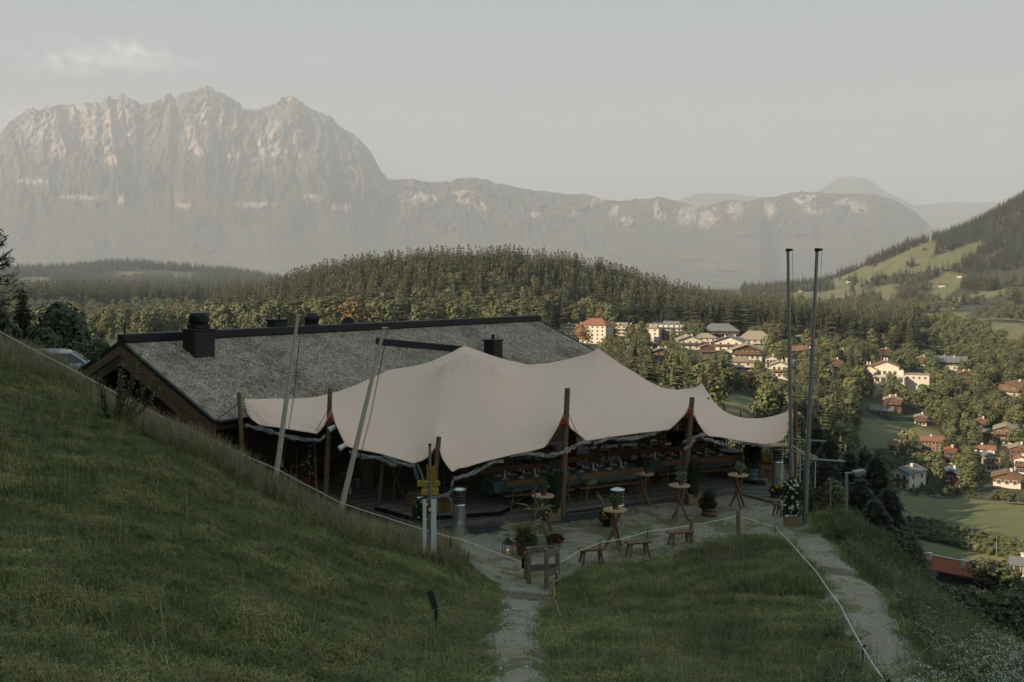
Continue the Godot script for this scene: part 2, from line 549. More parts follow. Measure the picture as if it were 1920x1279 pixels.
func mountains() -> void:
	var fn := FastNoiseLite.new()
	fn.seed = 21
	fn.frequency = 0.01
	fn.fractal_octaves = 5
	var ridge := FastNoiseLite.new()
	ridge.seed = 5
	ridge.frequency = 0.008
	ridge.fractal_type = FastNoiseLite.FRACTAL_RIDGED
	ridge.fractal_octaves = 4
	var rockm := grain([Color(0.52, 0.52, 0.52), Color(0.80, 0.80, 0.79), Color(0.97, 0.97, 0.96), Color(0.72, 0.72, 0.71)], 0.035, Vector3.ONE / 2600.0, 0.95, 0.0, 33, true, 6)
	rockm.vertex_color_use_as_albedo = true
	# far peaks behind
	var back := [1180,388, 1240,384, 1280,372, 1312,361, 1345,363, 1372,362, 1400,366, 1432,368, 1470,372, 1530,360, 1548,348, 1566,336, 1588,329, 1606,331, 1622,333, 1644,344, 1658,357, 1690,372, 1715,386, 1745,382, 1785,378, 1820,380, 1850,378, 1880,381, 1920,384, 2100,395]
	var p := PackedVector3Array()
	var cs := PackedColorArray()
	var nu := 260
	var nv := 24
	for j in nv:
		for i in nu:
			var px := lerpf(1180.0, 2100.0, float(i) / (nu - 1))
			var t := float(j) / (nv - 1)
			var d := lerpf(24000.0, 29000.0, t) + fn.get_noise_2d(px * 2.0, t * 60.0) * 1200.0 * (1.0 - t)
			var top: float = mountain_profile(back, px) + ridge.get_noise_1d(px * 6.0) * 1.6
			p.append(at(px, lerpf(560.0, top, pow(t, 0.8)), d))
			cs.append(Color(0.05, 0.06, 0.035))
	setting("far_mountain", grid_mesh(nu, nv, p, cs), rockm)
	# the main range
	var crest := [-700,330, -400,300, -200,290, -60,268, 0,247, 22,224, 48,204, 58,199, 72,203, 92,196, 118,194, 138,194, 144,205, 152,206, 160,190, 178,187, 192,190, 197,180, 206,178, 218,182, 230,172, 240,180, 252,181, 266,193, 292,188, 306,181, 318,168, 326,183, 340,172, 356,167, 366,172, 378,162, 388,157, 396,160, 402,169, 416,172, 430,179, 448,190, 455,201, 478,202, 500,197, 516,191, 530,180, 545,176, 558,181, 572,193, 592,206, 618,215, 640,237, 668,252, 688,274, 704,298, 716,322, 726,334, 742,336, 760,333, 780,335, 806,340, 840,340, 856,334, 882,331, 905,333, 930,341, 958,346, 1000,356, 1030,358, 1064,363, 1100,362, 1130,371, 1160,376, 1190,372, 1222,370, 1238,367, 1262,374, 1290,381, 1316,387, 1344,380, 1366,373, 1400,377, 1424,372, 1448,369, 1478,361, 1500,358, 1530,359, 1560,361, 1600,362, 1640,364, 1670,370, 1694,382, 1716,396, 1740,418, 1760,440, 1790,462, 1850,492, 1950,520, 2300,540]
	# pale rock: centre px, centre py, half width, half height, lean
	var rocks := [[75,240,45,40,.2],[130,225,36,34,.2],[180,232,34,45,.3],[220,240,26,60,.25],[110,280,26,20,.4],[318,185,14,18,0],[360,255,12,42,-.15],[384,212,18,22,0],[372,285,20,12,0],[438,220,5,32,0],[415,215,4,20,0],[440,285,20,18,.2],[500,250,16,32,.6],[515,278,45,24,.15],[550,262,16,34,0],[548,184,10,9,0],[560,290,10,10,0],[480,383,42,8,0],[638,388,24,9,-.25],[580,368,20,6,.2],[700,345,12,5,0],[225,375,8,10,0],[340,385,22,7,-.35],[870,375,22,9,.3],[900,388,22,8,.2],[998,402,14,9,0],[790,372,40,10,0],[1075,398,8,10,0],[1120,380,18,9,.3],[1152,394,12,16,.2],[1178,412,14,14,.3],[1230,388,7,14,0],[1240,405,14,10,0],[1290,402,24,26,.2],[1325,410,26,22,.3],[1382,392,20,18,0],[1440,394,16,22,.1],[1510,377,26,15,0],[1520,398,22,8,0],[1580,378,18,12,.4],[1610,388,18,14,0],[1740,428,7,6,0],[860,360,30,5,.1],[60,340,30,8,-.3],[150,370,50,6,.3],[210,300,20,14,.5]]
	var turf := [[230,375,12,12],[340,370,30,12],[520,320,60,14],[590,372,26,8],[780,370,60,12],[420,480,30,6],[480,500,70,10],[1360,500,70,8],[1300,480,60,6],[1440,505,40,6],[280,430,12,6]]
	nu = 1000
	nv = 230
	p = PackedVector3Array()
	cs = PackedColorArray()
	p.resize(nu * nv)
	cs.resize(nu * nv)
	for i in nu:
		var here := []
		var here_t := []
		var broad := 0.0                                      # the mass of the mountain under the notches of its crest
		var px0 := -700.0 + 600.0 * i / 60.0
		if i >= 60: px0 = -100.0 + 1920.0 * (i - 60) / 900.0 if i < 960 else 1820.0 + 480.0 * (i - 960) / 39.0
		for q in 13: broad += mountain_profile(crest, px0 + (q - 6) * 18.0) * (7.0 - absf(q - 6.0)) / 49.0
		for j in nv:
			var t := pow(float(j) / (nv - 1), 0.75)
			var px := -700.0 + 600.0 * i / 60.0
			if i >= 60: px = -100.0 + 1920.0 * (i - 60) / 900.0 if i < 960 else 1820.0 + 480.0 * (i - 960) / 39.0
			var top := mountain_profile(crest, px)
			var tall := clampf((540.0 - broad) / 340.0, 0.05, 1.0)          # the high peaks on the left, the lower wall on the right
			# cross-section: wooded foot, shelf, then cliffs to the crest
			var rise := t * t * 0.35 + 0.65 * (smoothstep(0.35, 1.0, t) if tall > 0.5 else smoothstep(0.1, 0.95, t))
			var py := lerpf(552.0, lerpf(broad, top, smoothstep(0.45, 0.97, t)), rise)
			var steep := smoothstep(0.60, 0.82, t) * smoothstep(0.35, 0.6, tall) + 0.25 * smoothstep(0.4, 0.8, t)
			var d := lerpf(11500.0, 18500.0, t)
			var warp := fn.get_noise_2d(px * 1.4 + 300.0, t * 260.0) * 60.0
			var gully := ridge.get_noise_2d(px * 1.15 + warp + t * 160.0, t * 260.0)
			var fine := ridge.get_noise_2d(px * 6.0 + warp * 2.0, t * 1900.0 + 400.0)
			d += (gully * 400.0 * (0.02 + 0.98 * steep) + fine * 110.0 * (0.02 + steep) + fn.get_noise_2d(px * 0.9 + t * 200.0, t * 760.0) * 520.0 * (1.0 - t * 0.7)) * (1.0 - 0.25 * t)
			py += (fine * 5.0 * smoothstep(0.9, 1.0, t) + ridge.get_noise_1d(px * 14.0) * 4.0 * smoothstep(0.85, 1.0, t) + fn.get_noise_2d(px * 12.0, t * 500.0) * 0.8 * (1.0 - smoothstep(0.9, 1.0, t))) * tall
			if j == 0:
				for m in rocks:
					if absf(px - m[0]) < m[2] * 2.2 + m[3] * absf(m[4]) * 2.0: here.append(m)
				for m in turf:
					if absf(px - m[0]) < m[2] * 1.8: here_t.append(m)
			p[j * nu + i] = at(px, py, d)
			var n1 := fn.get_noise_2d(px * 6.0, py * 6.0)
			var n2 := ridge.get_noise_2d(px * 9.0, py * 5.0)
			var c := Color(0.035, 0.045, 0.025).lerp(Color(0.055, 0.06, 0.035), clampf(n1 + 0.5, 0.0, 1.0))
			for m in here_t:
				var q := Vector2((px - m[0]) / m[2], (py - m[1]) / m[3]).length() + n1 * 0.6
				if q < 1.0: c = c.lerp(Color(0.12, 0.13, 0.07), clampf((1.0 - q) * 3.0, 0.0, 0.8))
			for m in here:
				var q := Vector2((px - m[0] - (py - m[1]) * m[4] * -1.0) / m[2], (py - m[1]) / m[3]).length() + n1 * 0.6 + n2 * 0.5
				if q < 1.0: c = c.lerp(Color(0.50, 0.41, 0.365), clampf((1.0 - q) * 3.0, 0.0, 0.85 if t > 0.62 else (0.55 if px > 760.0 else 0.3)))
			if t > 0.72 and tall > 0.62: c = c.lerp(Color(0.17, 0.15, 0.135), clampf(0.35 + n2 * 0.8 + n1, 0.0, 0.75) * smoothstep(0.72, 0.85, t))
			cs[j * nu + i] = c
	setting("mountain", grid_mesh(nu, nv, p, cs), rockm)

# ---------------------------------------------------------------- trees and grass
func rand_dir() -> Vector3:
	return Vector3(rng.randfn(), rng.randfn(), rng.randfn()).normalized()

# a conifer: drooping boughs in whorls round a stem; twigs > 0 breaks every bough into a spine with hanging twigs
func conifer(h: float, r: float, whorls: int, per: int, twigs: int, bare := 0.06, droop := 0.35) -> Geo:
	var g := Geo.new()
	for k in whorls:
		var t := (k + rng.randf() * 0.5) / whorls
		var y := lerpf(h * bare, h * 0.985, pow(t, 0.9))
		var f := 1.0 - (y / h - bare) / (1.0 - bare)
		var reach := r * pow(f, 0.75) * rng.randf_range(0.72, 1.12) + 0.02 * r
		var n := maxi(3, int(per * (0.45 + 0.55 * f)))
		var a0 := rng.randf() * TAU
		for i in n:
			var a := a0 + TAU * (i + rng.randf_range(-0.3, 0.3)) / n
			var l := reach * rng.randf_range(0.62, 1.1)
			var out := Vector3(cos(a), 0, sin(a))
			var side := Vector3(-sin(a), 0, cos(a))
			var dr := droop * rng.randf_range(0.6, 1.4)
			var s := Vector3(0, y, 0)
			var sh := rng.randf_range(0.65, 1.12)
			g.col = Color(sh, sh, sh)
			if twigs == 0:
				var w := l * rng.randf_range(0.34, 0.52)
				var mid := s + out * l * 0.55 - Vector3.UP * l * dr * 0.35
				var tip := s + out * l - Vector3.UP * l * dr
				g.tri(s, mid + side * w - Vector3.UP * w * 0.5, tip)
				g.tri(s, tip, mid - side * w - Vector3.UP * w * 0.5)
				g.tri(mid + side * w * 0.4, tip - Vector3.UP * l * 0.22, s + out * l * 0.3 - Vector3.UP * l * 0.3)
			else:
				for q in twigs:
					var u := (q + rng.randf()) / twigs
					var c := s + out * l * u - Vector3.UP * l * dr * u * u
					for sg in [-1.0, 1.0]:
						var tl := l * (0.34 - 0.2 * u) + 0.014
						var e: Vector3 = c + side * sg * tl * rng.randf_range(0.6, 1.1) + out * tl * rng.randf_range(0.2, 0.8) - Vector3.UP * tl * rng.randf_range(0.2, 0.9)
						var w := tl * 0.26
						g.tri(c - out * w, c + out * w, e)
						if q % 2 == 0: g.tri(c, c + side * sg * w * 1.6, c - Vector3.UP * tl * rng.randf_range(0.5, 1.1) + out * w)
	g.col = Color.WHITE
	for k in 6:                                            # the leader
		var a := TAU * k / 6
		g.tri(Vector3(cos(a), 0, sin(a)) * 0.018 * h + Vector3.UP * h * 0.93, Vector3(cos(a + 1.2), 0, sin(a + 1.2)) * 0.018 * h + Vector3.UP * h * 0.93, Vector3.UP * h * 1.01)
	return g

# a broadleaf crown: leaf clumps through the volume of several lobes
func broadleaf(h: float, r: float, lobes: int, leaves: int, size: float, base := 0.22, tall := 1.0) -> Geo:
	var g := Geo.new()
	var ls := []
	for k in lobes:
		var y := lerpf(h * (base + 0.12), h * 0.86, (k + 0.5) / lobes)
		var f := sin(PI * clampf((y / h - base + 0.12) / (1.1 - base), 0.05, 0.97))
		var a := rng.randf() * TAU
		var off := r * 0.55 * f * rng.randf_range(0.3, 1.1)
		ls.append([Vector3(cos(a) * off, y, sin(a) * off), r * (0.34 + 0.3 * f) * rng.randf_range(0.75, 1.15)])
	ls.append([Vector3(0, h * 0.6, 0), r * 0.62])
	ls.append([Vector3(0, h * 0.85, 0), r * 0.36])
	for i in leaves:
		var l = ls[rng.randi() % ls.size()]
		var dir := rand_dir()
		if dir.y < -0.4: dir.y *= 0.3
		var rad: float = l[1] * (1.0 - 0.45 * pow(rng.randf(), 2.0)) * rng.randf_range(0.85, 1.1)
		var p: Vector3 = l[0] + Vector3(dir.x, dir.y * 0.95 * tall, dir.z).normalized() * rad
		var nrm := (dir + rand_dir() * 0.5 + Vector3.UP * 0.2).normalized()
		var x := nrm.cross(Vector3.UP + rand_dir() * 0.3).normalized()
		var y := nrm.cross(x)
		var w := size * rng.randf_range(0.5, 1.15)
		var sh := rng.randf_range(0.84, 1.08)
		g.col = Color(sh * rng.randf_range(0.97, 1.04), sh, sh * 0.95)
		var c0 := p + x * w
		var c1 := p + (x * 0.25 + y) * w * rng.randf_range(0.6, 1.0)
		var c2 := p - x * w * rng.randf_range(0.6, 1.0) + nrm * w * 0.25
		var c3 := p - (y - x * 0.2) * w * rng.randf_range(0.6, 1.0)
		g.tri(c0, c1, c2)
		g.tri(c0, c2, c3)
	g.col = Color.WHITE
	return g

func stem(h: float, r: float, limbs: int, spread: float) -> Geo:
	var g := Geo.new()
	g.tube([Vector3(0, -0.6, 0), Vector3(0, h * 0.15, 0), Vector3(0.02 * h, h * 0.5, 0), Vector3(0, h * 0.85, 0)], [r * 1.3, r, r * 0.65, r * 0.15], 7)
	for k in limbs:
		var a := TAU * k / limbs + rng.randf()
		var y := h * rng.randf_range(0.25, 0.6)
		var o := Vector3(cos(a), 0, sin(a)) * spread
		g.tube([Vector3(0, y, 0), Vector3(0, y + h * 0.1, 0) + o * 0.5, Vector3(0, y + h * 0.24, 0) + o], [r * 0.5, r * 0.32, r * 0.08], 5)
	return g

var kits := {}
func tree_kits() -> void:
	kits.spruce = []
	for k in 5: kits.spruce.append([conifer(1.0, [0.17, 0.19, 0.15, 0.21, 0.175][k], 18, 10, 0, [0.05, 0.08, 0.12, 0.04, 0.2][k]).done(), stem(1.0, 0.012, 0, 0).done()])
	kits.leaf = []
	for k in 5: kits.leaf.append([broadleaf(1.0, [0.34, 0.42, 0.3, 0.38, 0.24][k], [9, 11, 8, 12, 9][k], 900, 0.046, [0.14, 0.2, 0.1, 0.22, 0.08][k]).done(), stem(1.0, 0.02, 5, 0.2).done()])

func pose(p: Vector3, h: float, wide := 1.0) -> Transform3D:
	var b := Basis(Vector3.UP, rng.randf() * TAU).scaled(Vector3(h * wide, h, h * wide))
	return Transform3D(b, p)

func spruce_tint() -> Color:
	var s := rng.randf_range(0.8, 1.2)
	return Color(0.048, 0.055, 0.023) * s

func leaf_tint() -> Color:
	var s := rng.randf_range(0.86, 1.16)
	var k := rng.randf()
	if k < 0.008: return Color(0.15, 0.095, 0.042) * s
	if k < 0.06: return Color(0.125, 0.118, 0.047) * s
	return Color(0.082, 0.095, 0.038) * s

func forests() -> void:
	var pl := {}
	for nm in ["hill", "ridge", "slope", "bank", "crest"]:
		for kind in ["spruce", "leaf"]:
			for k in 5: pl[[nm, kind, k]] = [[], []]
	var put := func(nm, kind, p, h, wide):
		var key := [nm, kind, rng.randi() % 5]
		pl[key][0].append(pose(p, h, wide))
		pl[key][1].append(spruce_tint() if kind == "spruce" else leaf_tint())
	var wood := FastNoiseLite.new()
	wood.seed = 77
	wood.frequency = 0.012
	# the wooded hill behind the hut and its skirt
	for k in 8200:
		var d := rng.randf_range(560.0, 1120.0)
		var px := rng.randf_range(400.0, 1720.0)
		var x := (px - 960.0) / F * d
		if rng.randf() > d / 1000.0: continue
		var p := Vector3(x, far_h(x, d), -d)
		var s := sighted(p)
		if px > 1020.0 and px < 1460.0 and d < 690.0: continue
		if px >= 1440.0 and d < 640.0: continue
		if in_meadow(p): continue
		var conif := 0.86 if d > 720.0 else 0.30
		if px > 1150.0: conif = 0.95
		if px < 560.0 and d < 800.0: conif = 0.25
		conif += wood.get_noise_2d(x, d) * 0.7
		if rng.randf() < conif: put.call("hill", "spruce", p, rng.randf_range(20.0, 33.0), 1.5)
		else: put.call("hill", "leaf", p, rng.randf_range(14.0, 23.0), 1.0)
	# the left woods
	for k in 13000:
		var d := rng.randf_range(480.0, 2100.0)
		var px := rng.randf_range(-380.0, 560.0)
		var x := (px - 960.0) / F * d
		if rng.randf() > d / 1700.0: continue
		var p := Vector3(x, far_h(x, d), -d)
		if in_meadow(p): continue
		if px < 60.0 and d > 1400.0 and wood.get_noise_2d(x, d) > 0.1: continue
		if d > 1420.0 - absf(px - 330.0) * 0.3:
			if rng.randf() < 0.75: put.call("ridge", "spruce", p, rng.randf_range(28.0, 46.0), 1.5)
		elif wood.get_noise_2d(x * 0.7, d) > -0.05: put.call("ridge", "leaf" if rng.randf() < 0.75 else "spruce", p, rng.randf_range(6.0, 19.0) * (0.8 + d / 3000.0), 1.0)
	for k in 9000:
		var d := rng.randf_range(4000.0, 6400.0)
		var px := rng.randf_range(-380.0, 640.0)
		var x := (px - 960.0) / F * d
		var p := Vector3(x, far_h(x, d), -d)
		if in_meadow(p): continue
		if wood.get_noise_2d(x * 0.12, d * 0.12) < -0.25: continue
		put.call("ridge", "spruce", p, rng.randf_range(32.0, 52.0), 1.5)
	# the right slopes
	for k in 21000:
		var d := rng.randf_range(760.0, 3500.0)
		var px := rng.randf_range(1390.0, 2250.0)
		var x := (px - 960.0) / F * d
		if rng.randf() > d / 3300.0: continue
		var p := Vector3(x, far_h(x, d), -d)
		if in_meadow(p): continue
		var s := sighted(p)
		var n := wood.get_noise_2d(x * 0.4, d * 0.4)
		var high := s.y < 500.0 or px > 1790.0 and s.y < 545.0 and n > -0.2
		if not high and n < 0.06: continue
		if high and rng.randf() < 0.22: continue
		if high or d > 1500.0 and rng.randf() < 0.55: put.call("slope", "spruce", p, rng.randf_range(20.0, 33.0), 1.15)
		else: put.call("slope", "leaf", p, rng.randf_range(10.0, 18.0), 1.15)
	# the wood on the hillside crest above and behind the camera
	for k in 1500:
		var x := rng.randf_range(-235.0, -62.0)
		var d := rng.randf_range(-165.0, 62.0)
		if x > -85.0 and rng.randf() < 0.6: continue
		if -x < d * 0.9 + 40.0: continue
		put.call("crest", "spruce", Vector3(x, hill_h(x, d) - 0.5, -d), rng.randf_range(17.0, 26.0), 1.1)
	for key in pl:
		if pl[key][0].is_empty(): continue
		var nm: String = {"hill": "forest", "ridge": "forest", "slope": "forest", "bank": "forest", "crest": "forest"}[key[0]]
		var o := scatter(nm, kits[key[1]][key[2]][0], M.needles if key[1] == "spruce" else M.leaves, pl[key][0], pl[key][1])
		o.set_meta("label", {"hill": "mixed wood covering the hill behind the town", "ridge": "hazy woods on the low ridges beyond the hut", "slope": "woods between the meadows on the far slope", "bank": "trees on the bank", "crest": "dark wood on the hillside"}[key[0]])

func tree(kind: String, k: int, p: Vector3, h: float, wide: float, tint: Color, label: String, group: String) -> Node3D:
	var names := {"spruce": "spruce_tree", "leaf": "broadleaf_tree"}
	var t := thing(names[kind], label, "tree", p, rng.randf() * TAU, group)
	var c := part("crown", kits[kind][k][0], tinted(kind, tint), t)
	c.scale = Vector3(h * wide, h, h * wide)
	var s := part("trunk", kits[kind][k][1], M.bark, t)
	s.scale = c.scale
	return t

var tints := {}
func tinted(kind: String, c: Color) -> Material:
	var q := Color(snappedf(c.r, 0.012), snappedf(c.g, 0.012), snappedf(c.b, 0.008))
	if not tints.has(q):
		var m := leafy(q.linear_to_srgb(), 0.3 if kind == "leaf" else 0.15)
		tints[q] = m
	return tints[q]

# ---------------------------------------------------------------- the near ground
var gravel_edge := PackedVector2Array()
var trail := []
var side_path := []

func on_gravel(x: float, d: float) -> float:      # > 0 inside the terrace gravel, the trail or the side path
	var w := bump_noise.get_noise_2d(x * 9.0, d * 9.0) * 0.24 + bump_noise.get_noise_2d(x * 28.0, d * 28.0) * 0.16
	var best := -9.0
	var q := Vector2(x, d)
	if Geometry2D.is_point_in_polygon(q, gravel_edge): best = 0.3
	var near := 99.0
	for k in gravel_edge.size():
		var c := Geometry2D.get_closest_point_to_segment(q, gravel_edge[k], gravel_edge[(k + 1) % gravel_edge.size()])
		near = minf(near, c.distance_to(q))
	best = near if best > 0.0 else -near
	for t in [trail, side_path]:
		for k in t.size() - 1:
			var a := Vector2(t[k].x, t[k].y)
			var b := Vector2(t[k + 1].x, t[k + 1].y)
			var c := Geometry2D.get_closest_point_to_segment(q, a, b)
			var f := 0.0 if a.is_equal_approx(b) else a.distance_to(c) / a.distance_to(b)
			best = maxf(best, lerpf(t[k].z, t[k + 1].z, f) - c.distance_to(q))
	return best + w

func terrace_outline() -> void:
	for s in [[700,1000],[790,1018],[850,1052],[888,1078],[930,1098],[985,1112],[1030,1092],[1062,1076],[1130,1060],[1200,1052],[1290,1034],[1390,1013],[1440,1005],[1490,1010],[1520,985],[1505,940],[1440,880],[1300,850],[1000,850],[640,880],[600,960]]:
		var q := flat(s[0], s[1])
		gravel_edge.append(Vector2(q.x, -q.z))

func ground() -> void:
	for s in [[985,1105,22.5,.42],[985,1125,21.5,.36],[978,1165,19,.34],[962,1205,16.4,.30],[958,1225,15.2,.32],[964,1250,14.2,.28],[966,1285,12.8,.24],[968,1400,10,.24]]:
		var q := at(s[0], s[1], s[2])
		trail.append(Vector3(q.x, s[2], s[3]))
	for s in [[1470,1002,27.2,.5],[1520,1030,25.2,.48],[1560,1072,22.4,.44],[1600,1115,19.8,.46],[1630,1165,17.4,.38],[1655,1215,15.3,.32],[1680,1275,13.2,.26],[1720,1400,10.5,.3]]:
		var q := at(s[0], s[1], s[2])
		side_path.append(Vector3(q.x, s[2], s[3]))
	# meadow
	var nu := 340
	var nv := 260
	var p := PackedVector3Array()
	for j in nv:
		for i in nu:
			var x := lerpf(-52.0, -8.0, i / 90.0) if i < 90 else (lerpf(-8.0, 10.0, (i - 90) / 180.0) if i < 270 else lerpf(10.0, 40.0, (i - 270) / 69.0))
			var d := lerpf(-12.0, 10.0, j / 40.0) if j < 40 else (lerpf(10.0, 34.0, (j - 40) / 190.0) if j < 230 else lerpf(34.0, 50.0, (j - 230) / 29.0))
			var h := near_h(x, d)
			p.append(Vector3(x, h + gap_lump(x, d) if x > -19.0 and x < 14.0 and d < 42.0 else h, -d))
	setting("meadow_ground", grid_mesh(nu, nv, p, PackedColorArray()), M.turf)
	# gravel of terrace, trail and side path
	for spec in [["terrace_gravel", -10.0, 12.0, 21.0, 40.0, 0.10], ["footpath", -2.0, 10.0, 9.0, 22.0, 0.10]]:
		var x0: float = spec[1]
		var d0: float = spec[3]
		nu = int((spec[2] - x0) / spec[5])
		nv = int((spec[4] - d0) / spec[5]) + 1
		p = PackedVector3Array()
		var keep := PackedByteArray()
		var cs := PackedColorArray()
		for j in nv:
			for i in nu:
				var x: float = x0 + i * spec[5]
				var d: float = d0 + j * spec[5]
				var gv := on_gravel(x, d)
				var rise := 0.05 + 0.004 * bump_noise.get_noise_2d(x * 40.0, d * 40.0)
				p.append(Vector3(x, near_h(x, d) + bump_noise.get_noise_2d(x * 5.0, d * 5.0) * 0.025 + clampf(gv, -0.5, 0.1) * 0.3 + rise, -d))
				keep.append(1 if gv > -0.38 else 0)
				var moss := moss_at(x, d)
				var tone := 1.0 + 0.25 * bump_noise.get_noise_2d(x * 22.0, d * 22.0 + 200.0)
				cs.append((Color(1.0, 0.97, 0.92) * tone).lerp(Color(0.42, 0.44, 0.20), smoothstep(0.0, 0.34, moss) * 0.92))
		setting(spec[0], grid_mesh(nu, nv, p, cs, false, keep), M.gravel)

func paving_and_stones() -> void:
	# dark asphalt strip along the front of the deck
	var poly := PackedVector2Array()
	for s in [[590, 945], [640, 985], [740, 1012], [800, 1017], [850, 1014], [930, 1003], [1030, 990], [1120, 977], [1180, 962], [1240, 945], [1290, 934], [1280, 925], [1150, 935], [940, 965], [800, 985], [640, 930]]:
		var q := flat(s[0], s[1])
		poly.append(Vector2(q.x, -q.z))
	var p := PackedVector3Array()
	var keep := PackedByteArray()
	var nu := 170
	var nv := 110
	for j in nv:
		for i in nu:
			var x := -9.0 + i * 0.1
			var d := 25.0 + j * 0.1
			var w := Vector2(bump_noise.get_noise_2d(x * 20.0, d * 20.0), bump_noise.get_noise_2d(x * 20.0 + 70.0, d * 20.0)) * 0.16
			p.append(Vector3(x, near_h(x, d) + 0.085, -d))
			keep.append(1 if Geometry2D.is_point_in_polygon(Vector2(x, d) + w, poly) else 0)
	setting("asphalt", grid_mesh(nu, nv, p, PackedColorArray(), false, keep), M.asphalt)
	var st := Geo.new()
	var ps := [Vector3(1, 0, 0), Vector3(-0.8, 0.1, 0.2), Vector3(0.1, 0.6, 0), Vector3(0, -0.5, 0.1), Vector3(0.1, 0, 0.9), Vector3(-0.1, 0.1, -0.8)]
	for x in [0, 1]:
		for y in [2, 3]:
			for z in [4, 5]: st.face([ps[x], ps[y], ps[z]], Vector3.ZERO)
	var places := []
	var cols := []
	for k in 80000:
		var d := rng.randf_range(10.0, 33.0)
		var x := rng.randf_range(-3.0, 9.0) if d > 20.0 else rng.randf_range(-1.0, 7.0)
		if rng.randf() > d / 33.0: continue
		if on_gravel(x, d) < 0.0 or Geometry2D.is_point_in_polygon(Vector2(x, d), poly): continue
		places.append(Transform3D(Basis(rand_dir(), rng.randf() * TAU).scaled(Vector3.ONE * rng.randf_range(0.010, 0.030)), Vector3(x, near_h(x, d) + 0.07 + bump_noise.get_noise_2d(x * 5.0, d * 5.0) * 0.025, -d)))
		cols.append(Color(0.11, 0.10, 0.08).lerp(Color(0.62, 0.58, 0.51), pow(rng.randf(), 1.3)))
	scatter("gravel", st, paint(Color.WHITE, 0.95, 0.0, true), places, cols).set_meta("label", "loose pebbles on the terrace and the paths")

func moss_at(x: float, d: float) -> float:      # where grass and moss have come up through the gravel
	return bump_noise.get_noise_2d(x * 12.0 + 40.0, d * 9.0) + 0.7 * bump_noise.get_noise_2d(x * 50.0, d * 50.0 + 9.0) + (0.14 if d > 23.0 and x > 0.0 and x < 7.0 else -0.14)

func gap_lump(x: float, d: float) -> float:
	var gv := on_gravel(x, d) if x > -12.0 else -9.0
	var s := smoothstep(0.15, 0.6, gv)
	return lumps(x, d) * (1.0 - smoothstep(-1.4, -0.35, gv)) * smoothstep(34.0, 31.0, d) - 0.07 * s

func blade_tuft(n: int, h: float, spread: float, w: float, lean: float, seg := 2) -> Geo:
	var g := Geo.new()
	for k in n:
		var a := rng.randf() * TAU
		var b := Vector3(rng.randfn(), 0, rng.randfn()) * spread * 0.5
		var out := Vector3(cos(a), 0, sin(a))
		var side := Vector3(-sin(a), 0, cos(a)) * w * rng.randf_range(0.6, 1.2)
		var l := h * rng.randf_range(0.45, 1.15)
		var bend := lean * rng.randf_range(0.3, 1.3)
		var sh := rng.randf_range(0.7, 1.25)
		g.col = Color(sh, sh, sh * rng.randf_range(0.8, 1.1))
		var m := b + Vector3.UP * l * 0.6 + out * l * bend * 0.3
		var e := b + Vector3.UP * l * (1.0 - 0.3 * bend) + out * l * bend
		g.quad(b - side, b + side, m + side * 0.7, m - side * 0.7)
		g.tri(m - side * 0.7, m + side * 0.7, e)
	g.col = Color.WHITE
	return g

func seed_tuft(n: int, h: float, lean: float) -> Geo:         # dry stalks with loose heads
	var g := Geo.new()
	for k in n:
		var a := rng.randf() * TAU
		var b := Vector3(rng.randfn(), 0, rng.randfn()) * 0.08
		var out := Vector3(cos(a), 0, sin(a))
		var side := Vector3(-sin(a), 0, cos(a)) * 0.004
		var l := h * rng.randf_range(0.55, 1.1)
		var e := b + Vector3.UP * l + out * l * lean * rng.randf()
		g.quad(b - side, b + side, e + side, e - side)
		for q in 5:
			var c := e - (e - b).normalized() * q * 0.035 * h
			var o := rand_dir() * 0.03 * h
			g.tri(c - side * 1.5, c + side * 1.5, c + o + Vector3.UP * 0.035 * h)
	return g

